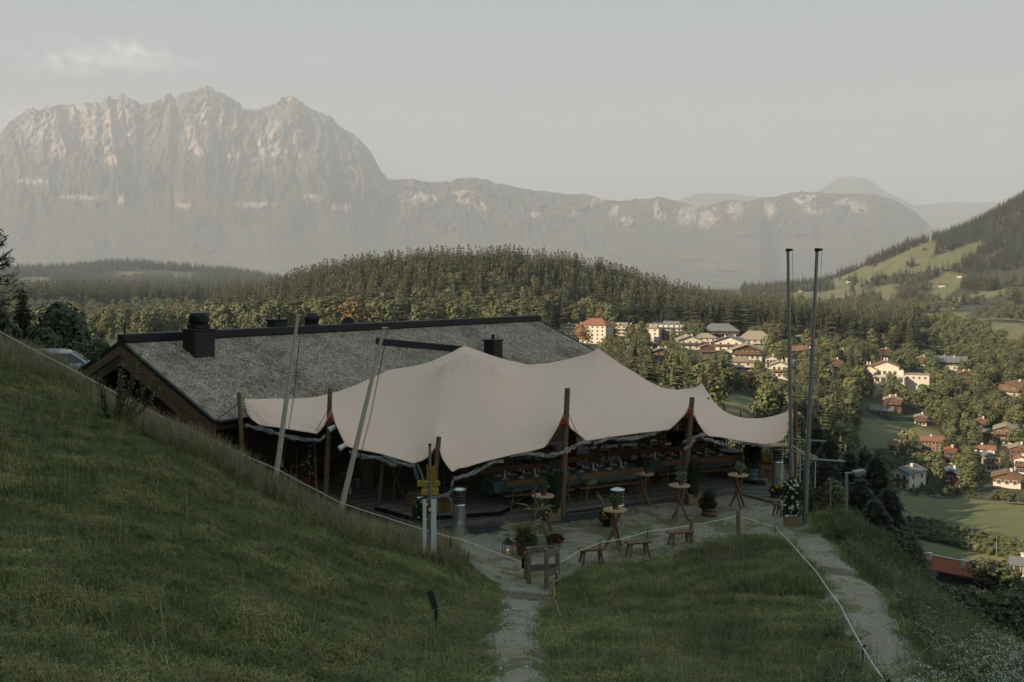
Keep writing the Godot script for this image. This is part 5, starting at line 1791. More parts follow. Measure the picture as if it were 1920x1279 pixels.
func heater(pos: Vector3, turn: float, label: String, k := 1.0) -> void:
	var t := thing("patio_heater", label, "patio heater", pos, turn, "steel cylinder patio heaters")
	var g := Geo.new()
	g.lathe(Vector3.ZERO, [[0.0, 0.02], [0.24, 0.02], [0.24, 0.05], [0.185, 0.07], [0.185, 0.92], [0.175, 0.95], [0.0, 0.95]], 26)
	part("housing", g, M.steel, t)
	g = Geo.new()
	for q in 3:
		var a := TAU * q / 3.0
		g.box(Vector3(cos(a) * 0.21, 0.02, sin(a) * 0.21), Vector3(0.10, 0.04, 0.07), Basis(Vector3.UP, -a), 0.01)
	part("foot", g, M.steel, t)
	g = Geo.new()
	g.lathe(Vector3.ZERO, [[0.0, 0.951], [0.165, 0.951], [0.165, 1.30], [0.0, 1.30]], 26)
	part("burner", g, M.burner, t)
	for q in 4:
		g = Geo.new()
		g.lathe(Vector3(0, 0.99 + q * 0.085, 0), [[0.166, -0.006], [0.178, 0.0], [0.178, 0.006], [0.166, 0.012]], 26)
		part("grille_ring", g, M.steel, t)
	g = Geo.new()
	g.lathe(Vector3.ZERO, [[0.168, 1.30], [0.205, 1.31], [0.205, 1.345], [0.10, 1.385], [0.0, 1.39]], 26)
	part("cap", g, M.steel, t)
	g = Geo.new()
	g.lathe(Vector3(0.0, 0.0, 0.0), [], 4)
	var ring := []
	for q in 21:
		var a := TAU * q / 20.0
		ring.append(Vector3(0.048 * cos(a), 0.46 + 0.048 * sin(a), 0.19))
	g.tube(ring, 0.011, 5, false)
	part("handle_ring", g, M.white, t)
	if k != 1.0: t.scale = Vector3(1.0, k, 1.0)

func hay_bale(pos: Vector3, turn: float, label: String, s := Vector3(0.85, 0.38, 0.42)) -> void:
	var t := thing("hay_bale", label, "hay bale", pos, turn, "hay bales used as seats")
	var g := Geo.new()
	g.box(Vector3(0, s.y * 0.5, 0), s, Basis(), 0.05)
	for k in 500:
		var d := rand_dir()
		var p := Vector3(clampf(d.x * 2.0, -1, 1) * s.x * 0.5, s.y * 0.5 + clampf(d.y * 1.6, -1, 1) * s.y * 0.5, clampf(d.z * 1.6, -1, 1) * s.z * 0.5)
		var e := p + rand_dir() * rng.randf_range(0.03, 0.10)
		var w := rand_dir() * 0.006
		g.tri(p - w, p + w, e)
	part("straw_block", g, M.straw, t)
	for x in [-0.2, 0.2]:
		g = Geo.new()
		g.box(Vector3(x * s.x / 0.85, s.y * 0.5, 0), Vector3(0.012, s.y + 0.012, s.z + 0.012), Basis(), 0.004)
		part("twine", g, M.rope, t)

func cushion(pos: Vector3, turn: float, m: Material, label: String) -> void:
	var g := Geo.new()
	g.box(Vector3(0, 0.2, 0), Vector3(0.42, 0.40, 0.14), Basis(Vector3.RIGHT, 0.25), 0.06)
	var o := single("cushion", g, m, label, "cushion", "cushions leaning on the benches")
	o.position = pos
	o.rotation.y = turn

func turf_at(px: float, py: float) -> Vector3:                # where the line of sight to a mark meets the near ground
	var e := (py - HZ) / F
	var b := (px - 960.0) / F
	var d := 7.0
	while d < 48.0:
		if near_h(b * d, d) >= EYE - e * d: return Vector3(b * d, near_h(b * d, d), -d)
		d += 0.04
	return at(px, py, 30.0)

func xz(px: float, d: float, y: float) -> Vector3:
	return Vector3((px - 960.0) / F * d, y, -d)

func rows_of_tables() -> void:
	M.glass_thick = M.glass
	M.canvas_under = M.canvas
	var specs := [
		[925, 905, 1195, 878, "front table row", true, 9],
		[1215, 866, 1372, 855, "right table row", true, 6],
		[1120, 849, 1266, 838, "rear table row", false, 5],
		[1000, 868, 1100, 852, "dim inner table row", false, 4]]
	for s in specs:
		var a := flat(s[0], s[1], 0.97)
		var b := flat(s[2], s[3], 0.97)
		var dir := (b - a)
		dir.y = 0
		var l := dir.length()
		dir = dir.normalized()
		var turn := atan2(-dir.z, dir.x)
		var back := Vector3(dir.z, 0, -dir.x)
		var c := (a + b) / 2.0 + back * 0.4
		c.y = 0.205
		# a long row is two or three tables pushed end to end
		var n := 2 if l > 3.6 else 1
		for k in n:
			var ck := c + dir * l * ((k + 0.5) / n - 0.5)
			var nm: String = s[4]
			if n == 2: nm = ("left" if k == 0 else "right") + " half of the " + nm
			long_table(ck, turn, l / n - 0.03, "dark wooden table, " + nm, s[5])
			var fr := ck - back * 0.86
			settle(fr, turn, l / n - 0.2, "backed timber bench on the near side of the " + nm, true, false)
			settle(ck + back * 0.8, turn + PI, l / n - 0.3, "timber bench on the far side of the " + nm, k == 0)
			cushion(fr + dir * -0.7 + Vector3(0, 0.47, 0), turn, M.teal if k == 0 else M.green_cushion, "%s cushion on the bench of the %s" % ["teal" if k == 0 else "pale green", nm])
		table_setting(c, turn, l, s[4], s[6])
	# small bench with fleece left of the right-hand pole, seat bench with pale fleece right of it
	var p := flat(1243, 902, 0.2)
	settle(p, 0.35, 1.5, "dark bench with a white fleece between the standing table and pole", false, true)
	p = flat(1342, 892, 0.2)
	settle(p, 0.35, 2.6, "long bench with a pale fleece behind the right reed basket", false, true)

func plants_and_pots() -> void:
	# the two square baskets of tall dark grass
	for s in [[1038, 981, .36, .42, 1.35, "square wicker basket of tall dark grass by the tall tent pole"], [1300, 951, .40, .40, 1.30, "square wicker basket of tall dark grass by the right tent pole"]]:
		var t := thing("grass_basket", s[5], "planter", flat(s[0], s[1]), 0.25, "wicker baskets of tall grass")
		basket(Vector3.ZERO, s[2], s[3], false, t)
		part("foliage", reeds(520, s[4], 0.34, 0.22, s[3] * 0.8), M.reed, t)
	# round basket with the white-flowered climber
	var t := thing("flower_basket", "round wicker basket with a tall white-flowering climber at the foot of the masts", "planter", flat(1485, 990), 0.0)
	basket(Vector3.ZERO, 0.48, 0.36, true, t)
	var g := leaves_ball(900, 0.25, Vector3(0, 0.5, 0), 0.075, 1.0)
	var g2 := leaves_ball(1200, 0.27, Vector3(0, 0.95, 0), 0.075, 1.7)
	for k in g2.v.size():
		g.v.append(g2.v[k]); g.n.append(g2.n[k]); g.c.append(g2.c[k])
	part("foliage", g, M.green_dark, t)
	var pts := []
	for k in 95:
		var d := rand_dir()
		pts.append(Vector3(d.x * 0.29, 0.85 + d.y * 0.55, d.z * 0.29))
	for k in 14: pts.append(Vector3(rng.randf_range(-0.22, 0.1), 0.40, 0.2 + rng.randf() * 0.05))
	part("blossom", flowers(pts, 0.042), M.petal_white, t, "stuff")
	# climber in a teal bag at the back of the right deck
	t = thing("potted_climber", "leafy climber in a crumpled teal bag by the grey stool", "planter", flat(1411, 900, 0.33), 0.0)
	g = Geo.new()
	var prof := []
	for k in 9: prof.append([0.16 + 0.035 * sin(k * 1.9), k * 0.045])
	g.lathe(Vector3.ZERO, prof + [[0.12, 0.40], [0.0, 0.37]], 11)
	part("bag", g, M.teal, t)
	part("foliage", leaves_ball(1300, 0.24, Vector3(0, 0.85, 0), 0.10, 2.1), M.green_dark, t)
	g = Geo.new()
	for k in 3: g.tube([Vector3(-0.08 + 0.08 * k, 0.3, 0), Vector3(-0.06 + 0.06 * k, 1.6, 0)], 0.01, 5)
	part("stem", g, M.brown_wood, t)
	# half barrel with mixed flowers and drooping grass
	t = thing("barrel_planter", "half barrel of red flowers and drooping grass between two standing tables", "planter", flat(1330, 971), 0.0)
	g = Geo.new()
	g.lathe(Vector3.ZERO, [[0.0, 0.0], [0.17, 0.0], [0.21, 0.14], [0.215, 0.22], [0.20, 0.30], [0.18, 0.30], [0.18, 0.26], [0.0, 0.26]], 18)
	part("barrel", g, M.brown_wood, t)
	for y in [0.07, 0.22]:
		g = Geo.new()
		g.lathe(Vector3(0, y, 0), [[0.197, 0.0], [0.222, 0.0], [0.222, 0.03], [0.197, 0.03]], 18)
		part("hoop", g, M.black, t)
	part("foliage", leaves_ball(500, 0.24, Vector3(-0.05, 0.42, 0), 0.08, 0.7), M.green_dark, t)
	part("grass_plume", reeds(150, 0.85, 0.2, 0.9, 0.28), M.reed, t)
	pts = []
	for k in 26: pts.append(Vector3(rng.randf_range(-0.28, 0.0), rng.randf_range(0.42, 0.62), rng.randf_range(-0.15, 0.22)))
	part("blossom", flowers(pts, 0.035), M.petal_red, t, "stuff")
	# sunflower pot beside the right heater, pale plumes beside it
	t = thing("sunflower_pot", "dark pot of yellow flowers and pale plumes left of the middle heater", "planter", flat(1138, 992), 0.0)
	g = Geo.new()
	g.lathe(Vector3.ZERO, [[0.0, 0.0], [0.10, 0.0], [0.14, 0.22], [0.12, 0.22], [0.11, 0.18], [0.0, 0.18]], 16)
	part("pot", g, M.slate, t)
	part("foliage", leaves_ball(300, 0.19, Vector3(0, 0.36, 0), 0.10), M.green_dark, t)
	part("blossom", flowers([Vector3(-0.12, 0.5, 0.12), Vector3(-0.10, 0.44, 0.16), Vector3(-0.15, 0.36, 0.1), Vector3(0.05, 0.52, 0.1)], 0.06), M.petal_yellow, t)
	part("grass_plume", plumes(9, 0.95, 0.35), M.straw_stalk, t)
	# pot of ornamental grass by the lantern
	t = thing("grass_pot", "terracotta pot of arching pale grass plumes and pink flowers beside the lantern", "planter", flat(982, 1046), 0.0)
	g = Geo.new()
	g.lathe(Vector3.ZERO, [[0.0, 0.0], [0.13, 0.0], [0.19, 0.26], [0.20, 0.30], [0.17, 0.30], [0.16, 0.26], [0.0, 0.26]], 18)
	part("pot", g, M.terracotta, t)
	part("foliage", leaves_ball(420, 0.25, Vector3(0.08, 0.40, 0), 0.09, 0.8), M.green_mid, t)
	part("blade", reeds(240, 0.75, 0.3, 0.5, 0.25), M.green_mid, t, "stuff")
	part("grass_plume", plumes(26, 0.95, 0.55), M.straw_stalk, t)
	pts = []
	for k in 22: pts.append(Vector3(rng.randf_range(-0.34, -0.1), rng.randf_range(0.30, 0.46), rng.randf_range(-0.1, 0.24)))
	part("blossom", flowers(pts, 0.035), M.petal_pink, t, "stuff")
	# round red chrysanthemum in a zinc bucket
	t = thing("chrysanthemum", "round dark red chrysanthemum in a zinc bucket behind the gate", "plant", flat(1041, 1031), 0.0)
	g = Geo.new()
	g.lathe(Vector3.ZERO, [[0.0, 0.0], [0.12, 0.0], [0.16, 0.2], [0.14, 0.2], [0.0, 0.17]], 16)
	part("bucket", g, M.galv, t)
	part("foliage", leaves_ball(300, 0.20, Vector3(0, 0.27, 0), 0.05, 0.6), M.green_dark, t)
	pts = []
	for k in 330:
		var d := rand_dir()
		d.y = absf(d.y)
		pts.append(Vector3(d.x * 0.22, 0.25 + d.y * 0.15, d.z * 0.22))
	part("blossom", flowers(pts, 0.025), M.petal_red, t, "stuff")
	# yellow and orange flowers in the tub on the corner of the deck
	t = thing("flower_tub", "dark tub of yellow flowers at the foot of the right heater", "planter", flat(1457, 942), 0.0)
	g = Geo.new()
	g.lathe(Vector3.ZERO, [[0.0, 0.0], [0.17, 0.0], [0.20, 0.26], [0.17, 0.26], [0.0, 0.22]], 14)
	part("tub", g, M.dark_wood, t)
	part("foliage", leaves_ball(420, 0.21, Vector3(0, 0.36, 0), 0.08, 0.7), M.green_dark, t)
	pts = []
	for k in 18: pts.append(Vector3(rng.randf_range(-0.22, 0.14), rng.randf_range(0.38, 0.55), rng.randf_range(0.0, 0.2)))
	part("blossom", flowers(pts, 0.04), M.petal_yellow, t, "stuff")
	# orange flowers in the grass by the left pole
	t = thing("orange_flowers", "pot of orange flowers at the foot of the left tent pole", "plant", flat(615, 975), 0.0)
	part("foliage", leaves_ball(160, 0.16, Vector3(0, 0.2, 0), 0.09), M.green_dark, t)
	pts = []
	for k in 20: pts.append(Vector3(rng.randf_range(-0.14, 0.14), rng.randf_range(0.24, 0.46), rng.randf_range(-0.05, 0.16)))
	part("blossom", flowers(pts, 0.06), M.petal_orange, t)
	# white flowering climber behind the signpost
	t = thing("white_climber", "white-flowering climber in a basket behind the two white boards", "planter", flat(788, 1008), 0.0)
	basket(Vector3.ZERO, 0.36, 0.36, true, t)
	part("foliage", leaves_ball(800, 0.19, Vector3(0, 0.72, 0), 0.08, 2.0), M.green_dark, t)
	pts = []
	for k in 44:
		var d := rand_dir()
		pts.append(Vector3(d.x * 0.21, 0.72 + d.y * 0.4, d.z * 0.21))
	part("blossom", flowers(pts, 0.045), M.petal_white, t, "stuff")
	# sprouting shrub on the brow in front of the hut gable
	t = thing("shrub", "young leafy shrub with long shoots on the brow before the hut gable", "shrub", turf_at(222, 792), 0.0)
	g = Geo.new()
	var lf := Geo.new()
	for k in 22:
		var a := rng.randf() * TAU
		var b := Vector3(cos(a), 0, sin(a)) * 0.35 * rng.randf()
		var e := b * 2.6 + Vector3.UP * rng.randf_range(0.7, 1.75) + Vector3(rng.randf_range(0.0, 0.4), 0, 0)
		g.tube([b, b.lerp(e, 0.5) + rand_dir() * 0.05, e], [0.012, 0.008, 0.004], 4)
		for q in 48:
			var u := rng.randf_range(0.1, 1.0)
			var c := b.lerp(e, u)
			var d := (rand_dir() + Vector3.UP * 0.4).normalized()
			var s := d.cross(Vector3.UP).normalized() * 0.022
			var sh := rng.randf_range(0.7, 1.25)
			lf.col = Color(sh, sh, sh)
			lf.tri(c, c + d * 0.05 + s, c + d * 0.11)
			lf.tri(c, c + d * 0.11, c + d * 0.05 - s)
	part("stem", g, M.bark, t)
	part("foliage", lf, M.green_mid, t)

func plumes(n: int, h: float, lean: float) -> Geo:
	var g := Geo.new()
	for k in n:
		var a := rng.randf_range(-0.6, PI + 0.6)
		var o := Vector3(cos(a), 0, sin(a) * 0.6)
		var l := h * rng.randf_range(0.7, 1.1)
		var pts := []
		var r := []
		for q in 9:
			var u := q / 8.0
			pts.append(Vector3(0, 0.2, 0) + o * l * lean * u * u + Vector3.UP * l * (u - 0.42 * u * u * u * lean))
			r.append(0.003 if u < 0.55 else 0.016 * sin((u - 0.5) / 0.5 * PI * 0.85 + 0.2))
		g.tube(pts, r, 5)
	return g

func terrace_things() -> void:
	high_table(flat(1018, 1003), 0.4, "standing table with a green pot, behind the stick tripod and before the tall grass")
	high_table(flat(1153, 1034), 1.0, "nearest standing table, in front of the middle heater")
	high_table(flat(1274, 980), 0.2, "standing table left of the right-hand wicker grass basket")
	high_table(flat(1208, 954), 1.3, "standing table against the deck beside the front dinner bench")
	high_table(flat(1384, 957), 0.7, "standing table on the right by the deck corner")
	var p := flat(742, 936, 0.2)
	high_table(p, 0.5, "dim standing table on the deck under the left part of the tent")
	for s in [[1018, 1003, "small green pot on the table behind the stick tripod", M.green_mid], [1153, 1034, "small green pot on the nearest standing table", M.green_mid], [1276, 980, "small grey-green pot on the table by the right grass basket", M.green_grey], [1212, 954, "small dark pot on the table against the deck", M.green_dark], [1386, 957, "small grey-green pot on the rightmost standing table", M.green_grey]]:
		plant_pot(flat(s[0], s[1]) + Vector3(0.02, 1.10, -0.04), 1.15, s[2], s[3], "pots on the standing tables")
		var c := single("tea_light", set_kit.candle, M.wax, "white candle beside the " + s[2].trim_prefix("small "), "candle", "candles on the standing tables")
		c.position = flat(s[0], s[1]) + Vector3(-0.11, 1.10, 0.08)
		c.scale = Vector3(0.8, 0.4, 0.8)
	heater(flat(861, 1009), 0.1, "polished steel patio heater by the signpost, left one")
	heater(flat(1158, 1010), -0.2, "steel patio heater with closed drum behind the nearest standing table")
	heater(flat(1458, 922, 0.16), 0.5, "tall dull steel patio heater on the right deck wing", 1.06)
	var g := Geo.new()
	g.box(Vector3(0, 0, 0), Vector3(0.62, 0.06, 0.5), Basis(), 0.02)
	var o := single("board", g, M.pale_wood, "pale board lying on top of the right-hand patio heater", "board")
	o.position = flat(1458, 922, 0.16) + Vector3(0.05, 1.51, 0)
	bench(flat(1109, 1062), 0.30, 0.68, "bench at the grass edge, left of three, nearest the gate")
	bench(flat(1196, 1048), 0.33, 0.68, "bench at the grass edge, middle of three")
	bench(flat(1275, 1028), 0.33, 0.72, "bench at the grass edge, right of three, beside the stake")
	bench(flat(1461, 972), 0.9, 0.40, "short stool carrying a black bowl beside the flower basket")
	g = Geo.new()
	g.lathe(Vector3.ZERO, [[0.0, 0.0], [0.05, 0.0], [0.085, 0.03], [0.08, 0.035], [0.05, 0.012], [0.0, 0.012]], 16)
	o = single("bowl", g, M.black, "small black bowl on the short stool", "bowl")
	o.position = flat(1461, 972) + Vector3(0, 0.462, 0)
	bench(flat(1430, 902, 0.16), -0.5, 0.62, "grey stool on the deck before the right hay bales")
	hay_bale(flat(831, 985) + Vector3(0, 0.25, -0.3), 0.2, "hay bale on a dark crate beside the left heater")
	g = Geo.new()
	g.box(Vector3(0, 0.12, 0), Vector3(0.95, 0.24, 0.5), Basis(), 0.01)
	for k in 2: g.box(Vector3(0, 0.06 + 0.12 * k, 0.255), Vector3(0.97, 0.09, 0.03), Basis(), 0.01)
	o = single("crate", g, M.slate, "dark grey crate under the left hay bale", "crate")
	o.position = flat(831, 985) + Vector3(0, 0.0, -0.3)
	o.rotation.y = 0.2
	hay_bale(flat(782, 975) + Vector3(0, 0.22, -0.4), 0.9, "brown hay bale behind the white climber at the signpost", Vector3(0.6, 0.5, 0.5))
	hay_bale(flat(1437, 893, 0.2), 0.1, "lower hay bale on the right deck behind the stool", Vector3(0.95, 0.42, 0.45))
	hay_bale(flat(1438, 893, 0.2) + Vector3(0.05, 0.43, -0.18), 0.0, "upper hay bale on the right deck, under a sunflower", Vector3(0.9, 0.36, 0.4))
	g = flowers([Vector3.ZERO, Vector3(0.01, 0.0, 0.01), Vector3(-0.01, 0.01, 0.0)], 0.09)
	g.tube([Vector3(0, -0.12, -0.02), Vector3.ZERO], 0.008, 4)
	o = single("sunflower", g, M.petal_yellow, "single sunflower leaning on the upper right hay bale", "flower")
	o.position = flat(1437, 893, 0.2) + Vector3(-0.05, 0.62, 0.12)
	g = Geo.new()
	g.lathe(Vector3.ZERO, [[0.0, 0.0], [0.05, 0.0], [0.06, 0.08], [0.02, 0.16], [0.02, 0.26], [0.0, 0.26]], 12)
	o = single("bottle_vase", g, M.white, "slim white bottle vase on the lower right hay bale", "vase")
	o.position = flat(1437, 893, 0.2) + Vector3(0.18, 0.42, 0.12)
	# round table under a dark cloth at the back
	var t := thing("cocktail_table", "low round table with dark teal cloth before the metal railing", "table", flat(1373, 884, 0.2), 0.0)
	g = Geo.new()
	g.lathe(Vector3.ZERO, [[0.0, 0.72], [0.40, 0.72], [0.42, 0.735], [0.40, 0.75], [0.0, 0.75]], 24)
	part("tabletop", g, M.galv, t)
	g = Geo.new()
	var prof := []
	for k in 6: prof.append([0.40 - 0.02 * k, 0.0 + 0.1 * k])
	g.lathe(Vector3(0, 0.14, 0), [[0.36, 0.0], [0.38, 0.2], [0.40, 0.45], [0.41, 0.58]], 18)
	part("cloth", g, M.slate, t)
	# lantern
	t = thing("lantern", "black metal lantern with a lit candle standing on the gravel", "lantern", flat(952, 1044), 0.3)
	g = Geo.new()
	for x in [-1, 1]:
		for z in [-1, 1]: g.box(Vector3(x * 0.105, 0.17, z * 0.105), Vector3(0.014, 0.34, 0.014))
	for y in [0.006, 0.335]:
		for k in [-1, 1]:
			g.box(Vector3(0, y, k * 0.105), Vector3(0.196, 0.012, 0.0139))
			g.box(Vector3(k * 0.105, y, 0), Vector3(0.0139, 0.0118, 0.196))
	g.box(Vector3(0, 0.004, 0), Vector3(0.19, 0.008, 0.19))
	part("frame", g, M.black, t)
	g = Geo.new()
	g.lathe(Vector3.ZERO, [[0.16, 0.342], [0.06, 0.43], [0.04, 0.47], [0.0, 0.47]], 4)
	part("roof", g, M.black, t)
	g = Geo.new()
	var ring := []
	for k in 13: ring.append(Vector3(0.05 * cos(TAU * k / 12), 0.52 + 0.05 * sin(TAU * k / 12), 0))
	g.tube(ring, 0.006, 5, false)
	part("ring", g, M.black, t)
	t = thing("pillar_candle", "white pillar candle burning inside the black lantern", "candle", flat(952, 1044) + Vector3(0.0, 0.009, 0.0), 0.0)
	g = Geo.new()
	g.lathe(Vector3.ZERO, [[0.0, 0.0], [0.038, 0.0], [0.038, 0.16], [0.0, 0.155]], 14)
	part("wax", g, M.wax, t)
	g = Geo.new()
	g.lathe(Vector3(0, 0.158, 0), [[0.0, 0.0], [0.006, 0.009], [0.004, 0.018], [0.0, 0.028]], 8)
	part("flame", g, M.flame, t)
	var lamp := OmniLight3D.new()
	lamp.name = "candle_light"
	lamp.light_color = Color(1.0, 0.62, 0.28)
	lamp.light_energy = 0.002
	lamp.light_size = 0.02
	lamp.omni_range = 6.0
	lamp.omni_attenuation = 2.0
	lamp.shadow_enabled = true
	t.add_child(lamp)
	lamp.position = Vector3(0, 0.18, 0.03)
	# stick tripod with hanging pot
	t = thing("stick_tripod", "tall tripod of rough sticks with a little hanging pot behind the gate", "tripod", flat(1010, 1026), 0.0)
	for e in [[-0.12, 0.02, 0.1], [0.33, 0.0, -0.1], [0.30, 0.0, 0.2], [-0.28, 0.02, -0.3]]:
		g = Geo.new()
		g.tube([Vector3(e[0], 0, e[2]), Vector3(e[0] * 0.4 - 0.05, 0.7, e[2] * 0.5) + rand_dir() * 0.015, Vector3(-0.10, 1.38, 0.0), Vector3(-0.13 - e[0] * 0.12, 1.5, -e[2] * 0.2)], [0.026, 0.022, 0.018, 0.014], 6)
		part("leg", g, M.pole_wood, t)
	g = Geo.new()
	g.tube([Vector3(-0.05, 1.3, 0), Vector3(0.05, 0.85, 0.02)], 0.005, 4)
	g.lathe(Vector3(0.05, 0.62, 0.02), [[0.0, 0.0], [0.06, 0.0], [0.085, 0.18], [0.0, 0.18]], 12)
	part("hanging_pot", g, M.black, t)
	part("foliage", leaves_ball(160, 0.16, Vector3(0.12, 1.05, 0), 0.07, 1.6), M.green_dark, t)
	part("blossom", flowers([Vector3(-0.2, 1.05, 0.15), Vector3(0.1, 1.15, 0.15), Vector3(0.02, 0.75, 0.15), Vector3(0.2, 0.95, 0.12)], 0.04), M.petal_white, t)
	part("grass_plume", plumes(10, 0.55, 1.0), M.straw_stalk, t).position = Vector3(-0.1, 0.6, 0.1)

func rope_at(s: Array) -> Vector3:          # [px, py, distance], or minus the py of the ground below it
	if s[2] > 0: return at(s[0], s[1], s[2])
	return at(s[0], s[1], -turf_at(s[0], -s[2]).z)

func gate_and_ropes() -> void:
	var p1 := flat(986, 1095)
	var p2 := flat(991, 1103)
	var p3 := flat(1024, 1110)
	var p4 := flat(1045, 1100)
	var t := thing("squeeze_gate", "weathered timber zigzag gate across the trail, posts with plank rails", "gate", p3, 0.0)
	for s in [[p1, .74], [p2, .93], [p3, .98], [p4, .90]]:
		var g := Geo.new()
		var q: Vector3 = s[0] - p3
		g.tube([q - Vector3(0, 0.2, 0), q + Vector3(0.01, s[1] * 0.5, 0), q + Vector3(0, s[1], 0)], [0.06, 0.057, 0.054], 10)
		part("post", g, M.post_wood, t)
	for s in [[p2, p4, .86, -0.07], [p2, p4, .44, -0.07], [p3, p4, .84, 0.05], [p3, p4, .40, 0.05]]:
		var a: Vector3 = s[0] - p3
		var b: Vector3 = s[1] - p3
		var dir := (b - a).normalized()
		var bz := dir.cross(Vector3.UP).normalized()
		var g := Geo.new()
		g.box((a + b) / 2.0 + Vector3(0, s[2], 0) + Vector3(0, 0, s[3]), Vector3(a.distance_to(b) + 0.12, 0.15, 0.03), Basis(dir, Vector3.UP, bz), 0.006)
		part("rail", g, M.grey_wood, t)
	var g := Geo.new()
	g.box(p1 - p3 + Vector3(-0.07, 0.5, 0.02), Vector3(0.06, 0.26, 0.05), Basis(), 0.01)
	part("latch", g, M.black, t)
	# rope lines
	var lines := [
		["white rope of the brow fence, running down the left meadow to the gate", M.rope, 0.010, [[-70,588,30],[0,622,28.4],[130,690,27.2],[240,748,25.8],[340,799,25.0],[437,843,24.6],[520,880,24.6],[600,922,24.5],[640,943,24.4],[720,969,24.0],[795,993,23.7],[870,1013,23.5],[985,1056,23.1]]],
		["white rope round the mound, from the gate to the right path", M.rope, 0.009, [[1047,1056,23.0],[1085,1033,23.6],[1125,1017,24.2],[1171,1009,25.0],[1215,996,25.5],[1255,991,25.9],[1296,984,26.3],[1340,977,26.7],[1384,966,27.0],[1420,978,27.3],[1454,987,27.5],[1490,1026,-1064],[1530,1071,-1113],[1577,1137,-1184],[1618,1215,-1262],[1662,1281,-1336],[1700,1345,-1410]]],
		["loose yellowish rope end hanging from the gate into the grass", M.straw_rope, 0.011, [[1044,1070,22.6],[1050,1085,22.4],[1037,1090,22.2],[1041,1125,20.9],[1050,1152,19.6],[1062,1180,18.4],[1056,1188,18.0],[1052,1196,17.7]]]]
	for l in lines:
		g = Geo.new()
		var pts := []
		for k in l[3].size() - 1:
			var a := rope_at(l[3][k])
			var b := rope_at(l[3][k + 1])
			for q in 6:
				var f := q / 6.0
				pts.append(a.lerp(b, f) - Vector3(0, 0.05 * f * (1.0 - f), 0))
		pts.append(rope_at(l[3][-1]))
		g.tube(pts, l[2], 5)
		single("rope", g, l[1], l[0], "rope")
	for s in [[1296,972,26.3,.055,"pale round stake with the rope, at the right bench"],[1384,957,27.0,.06,"grey stake at the corner of the rope fence before the right table"]]:
		g = Geo.new()
		var a := at(s[0], s[1], s[2])
		g.tube([Vector3(a.x + 0.02, near_h(a.x, s[2]) - 0.2, a.z), a], [s[3], s[3] * 0.94], 10)
		single("stake", g, M.post_wood, s[4], "post", "wooden stakes of the rope fence")
	for s in [[1125,1014,24.2,"thin peg holding the rope over the left bench"],[1214,994,25.5,"thin peg holding the rope over the middle bench"],[1454,985,27.5,"thin peg where the rope turns down the right path"],[1618,1213,-1262,"thin peg of the rope halfway down the right path"],[1662,1279,-1336,"thin peg of the rope at the lower right edge"],[845,1006,23.6,"thin peg of the rope beside the steel heater"],[1041,1122,20.9,"peg under the loose rope by the trail"],[437,838,24.6,"thin peg of the brow rope before the hut corner"],[240,744,25.8,"thin peg of the brow rope before the gable shrub"]]:
		g = Geo.new()
		var a := rope_at(s)
		g.tube([Vector3(a.x, near_h(a.x, -a.z) - 0.15, a.z), a], 0.011, 6)
		g.tube([a, a + Vector3(0.03, 0.03, 0.02)], 0.014, 5)
		single("rope_peg", g, M.dark_rope, s[3], "peg", "thin pegs of the rope fence")

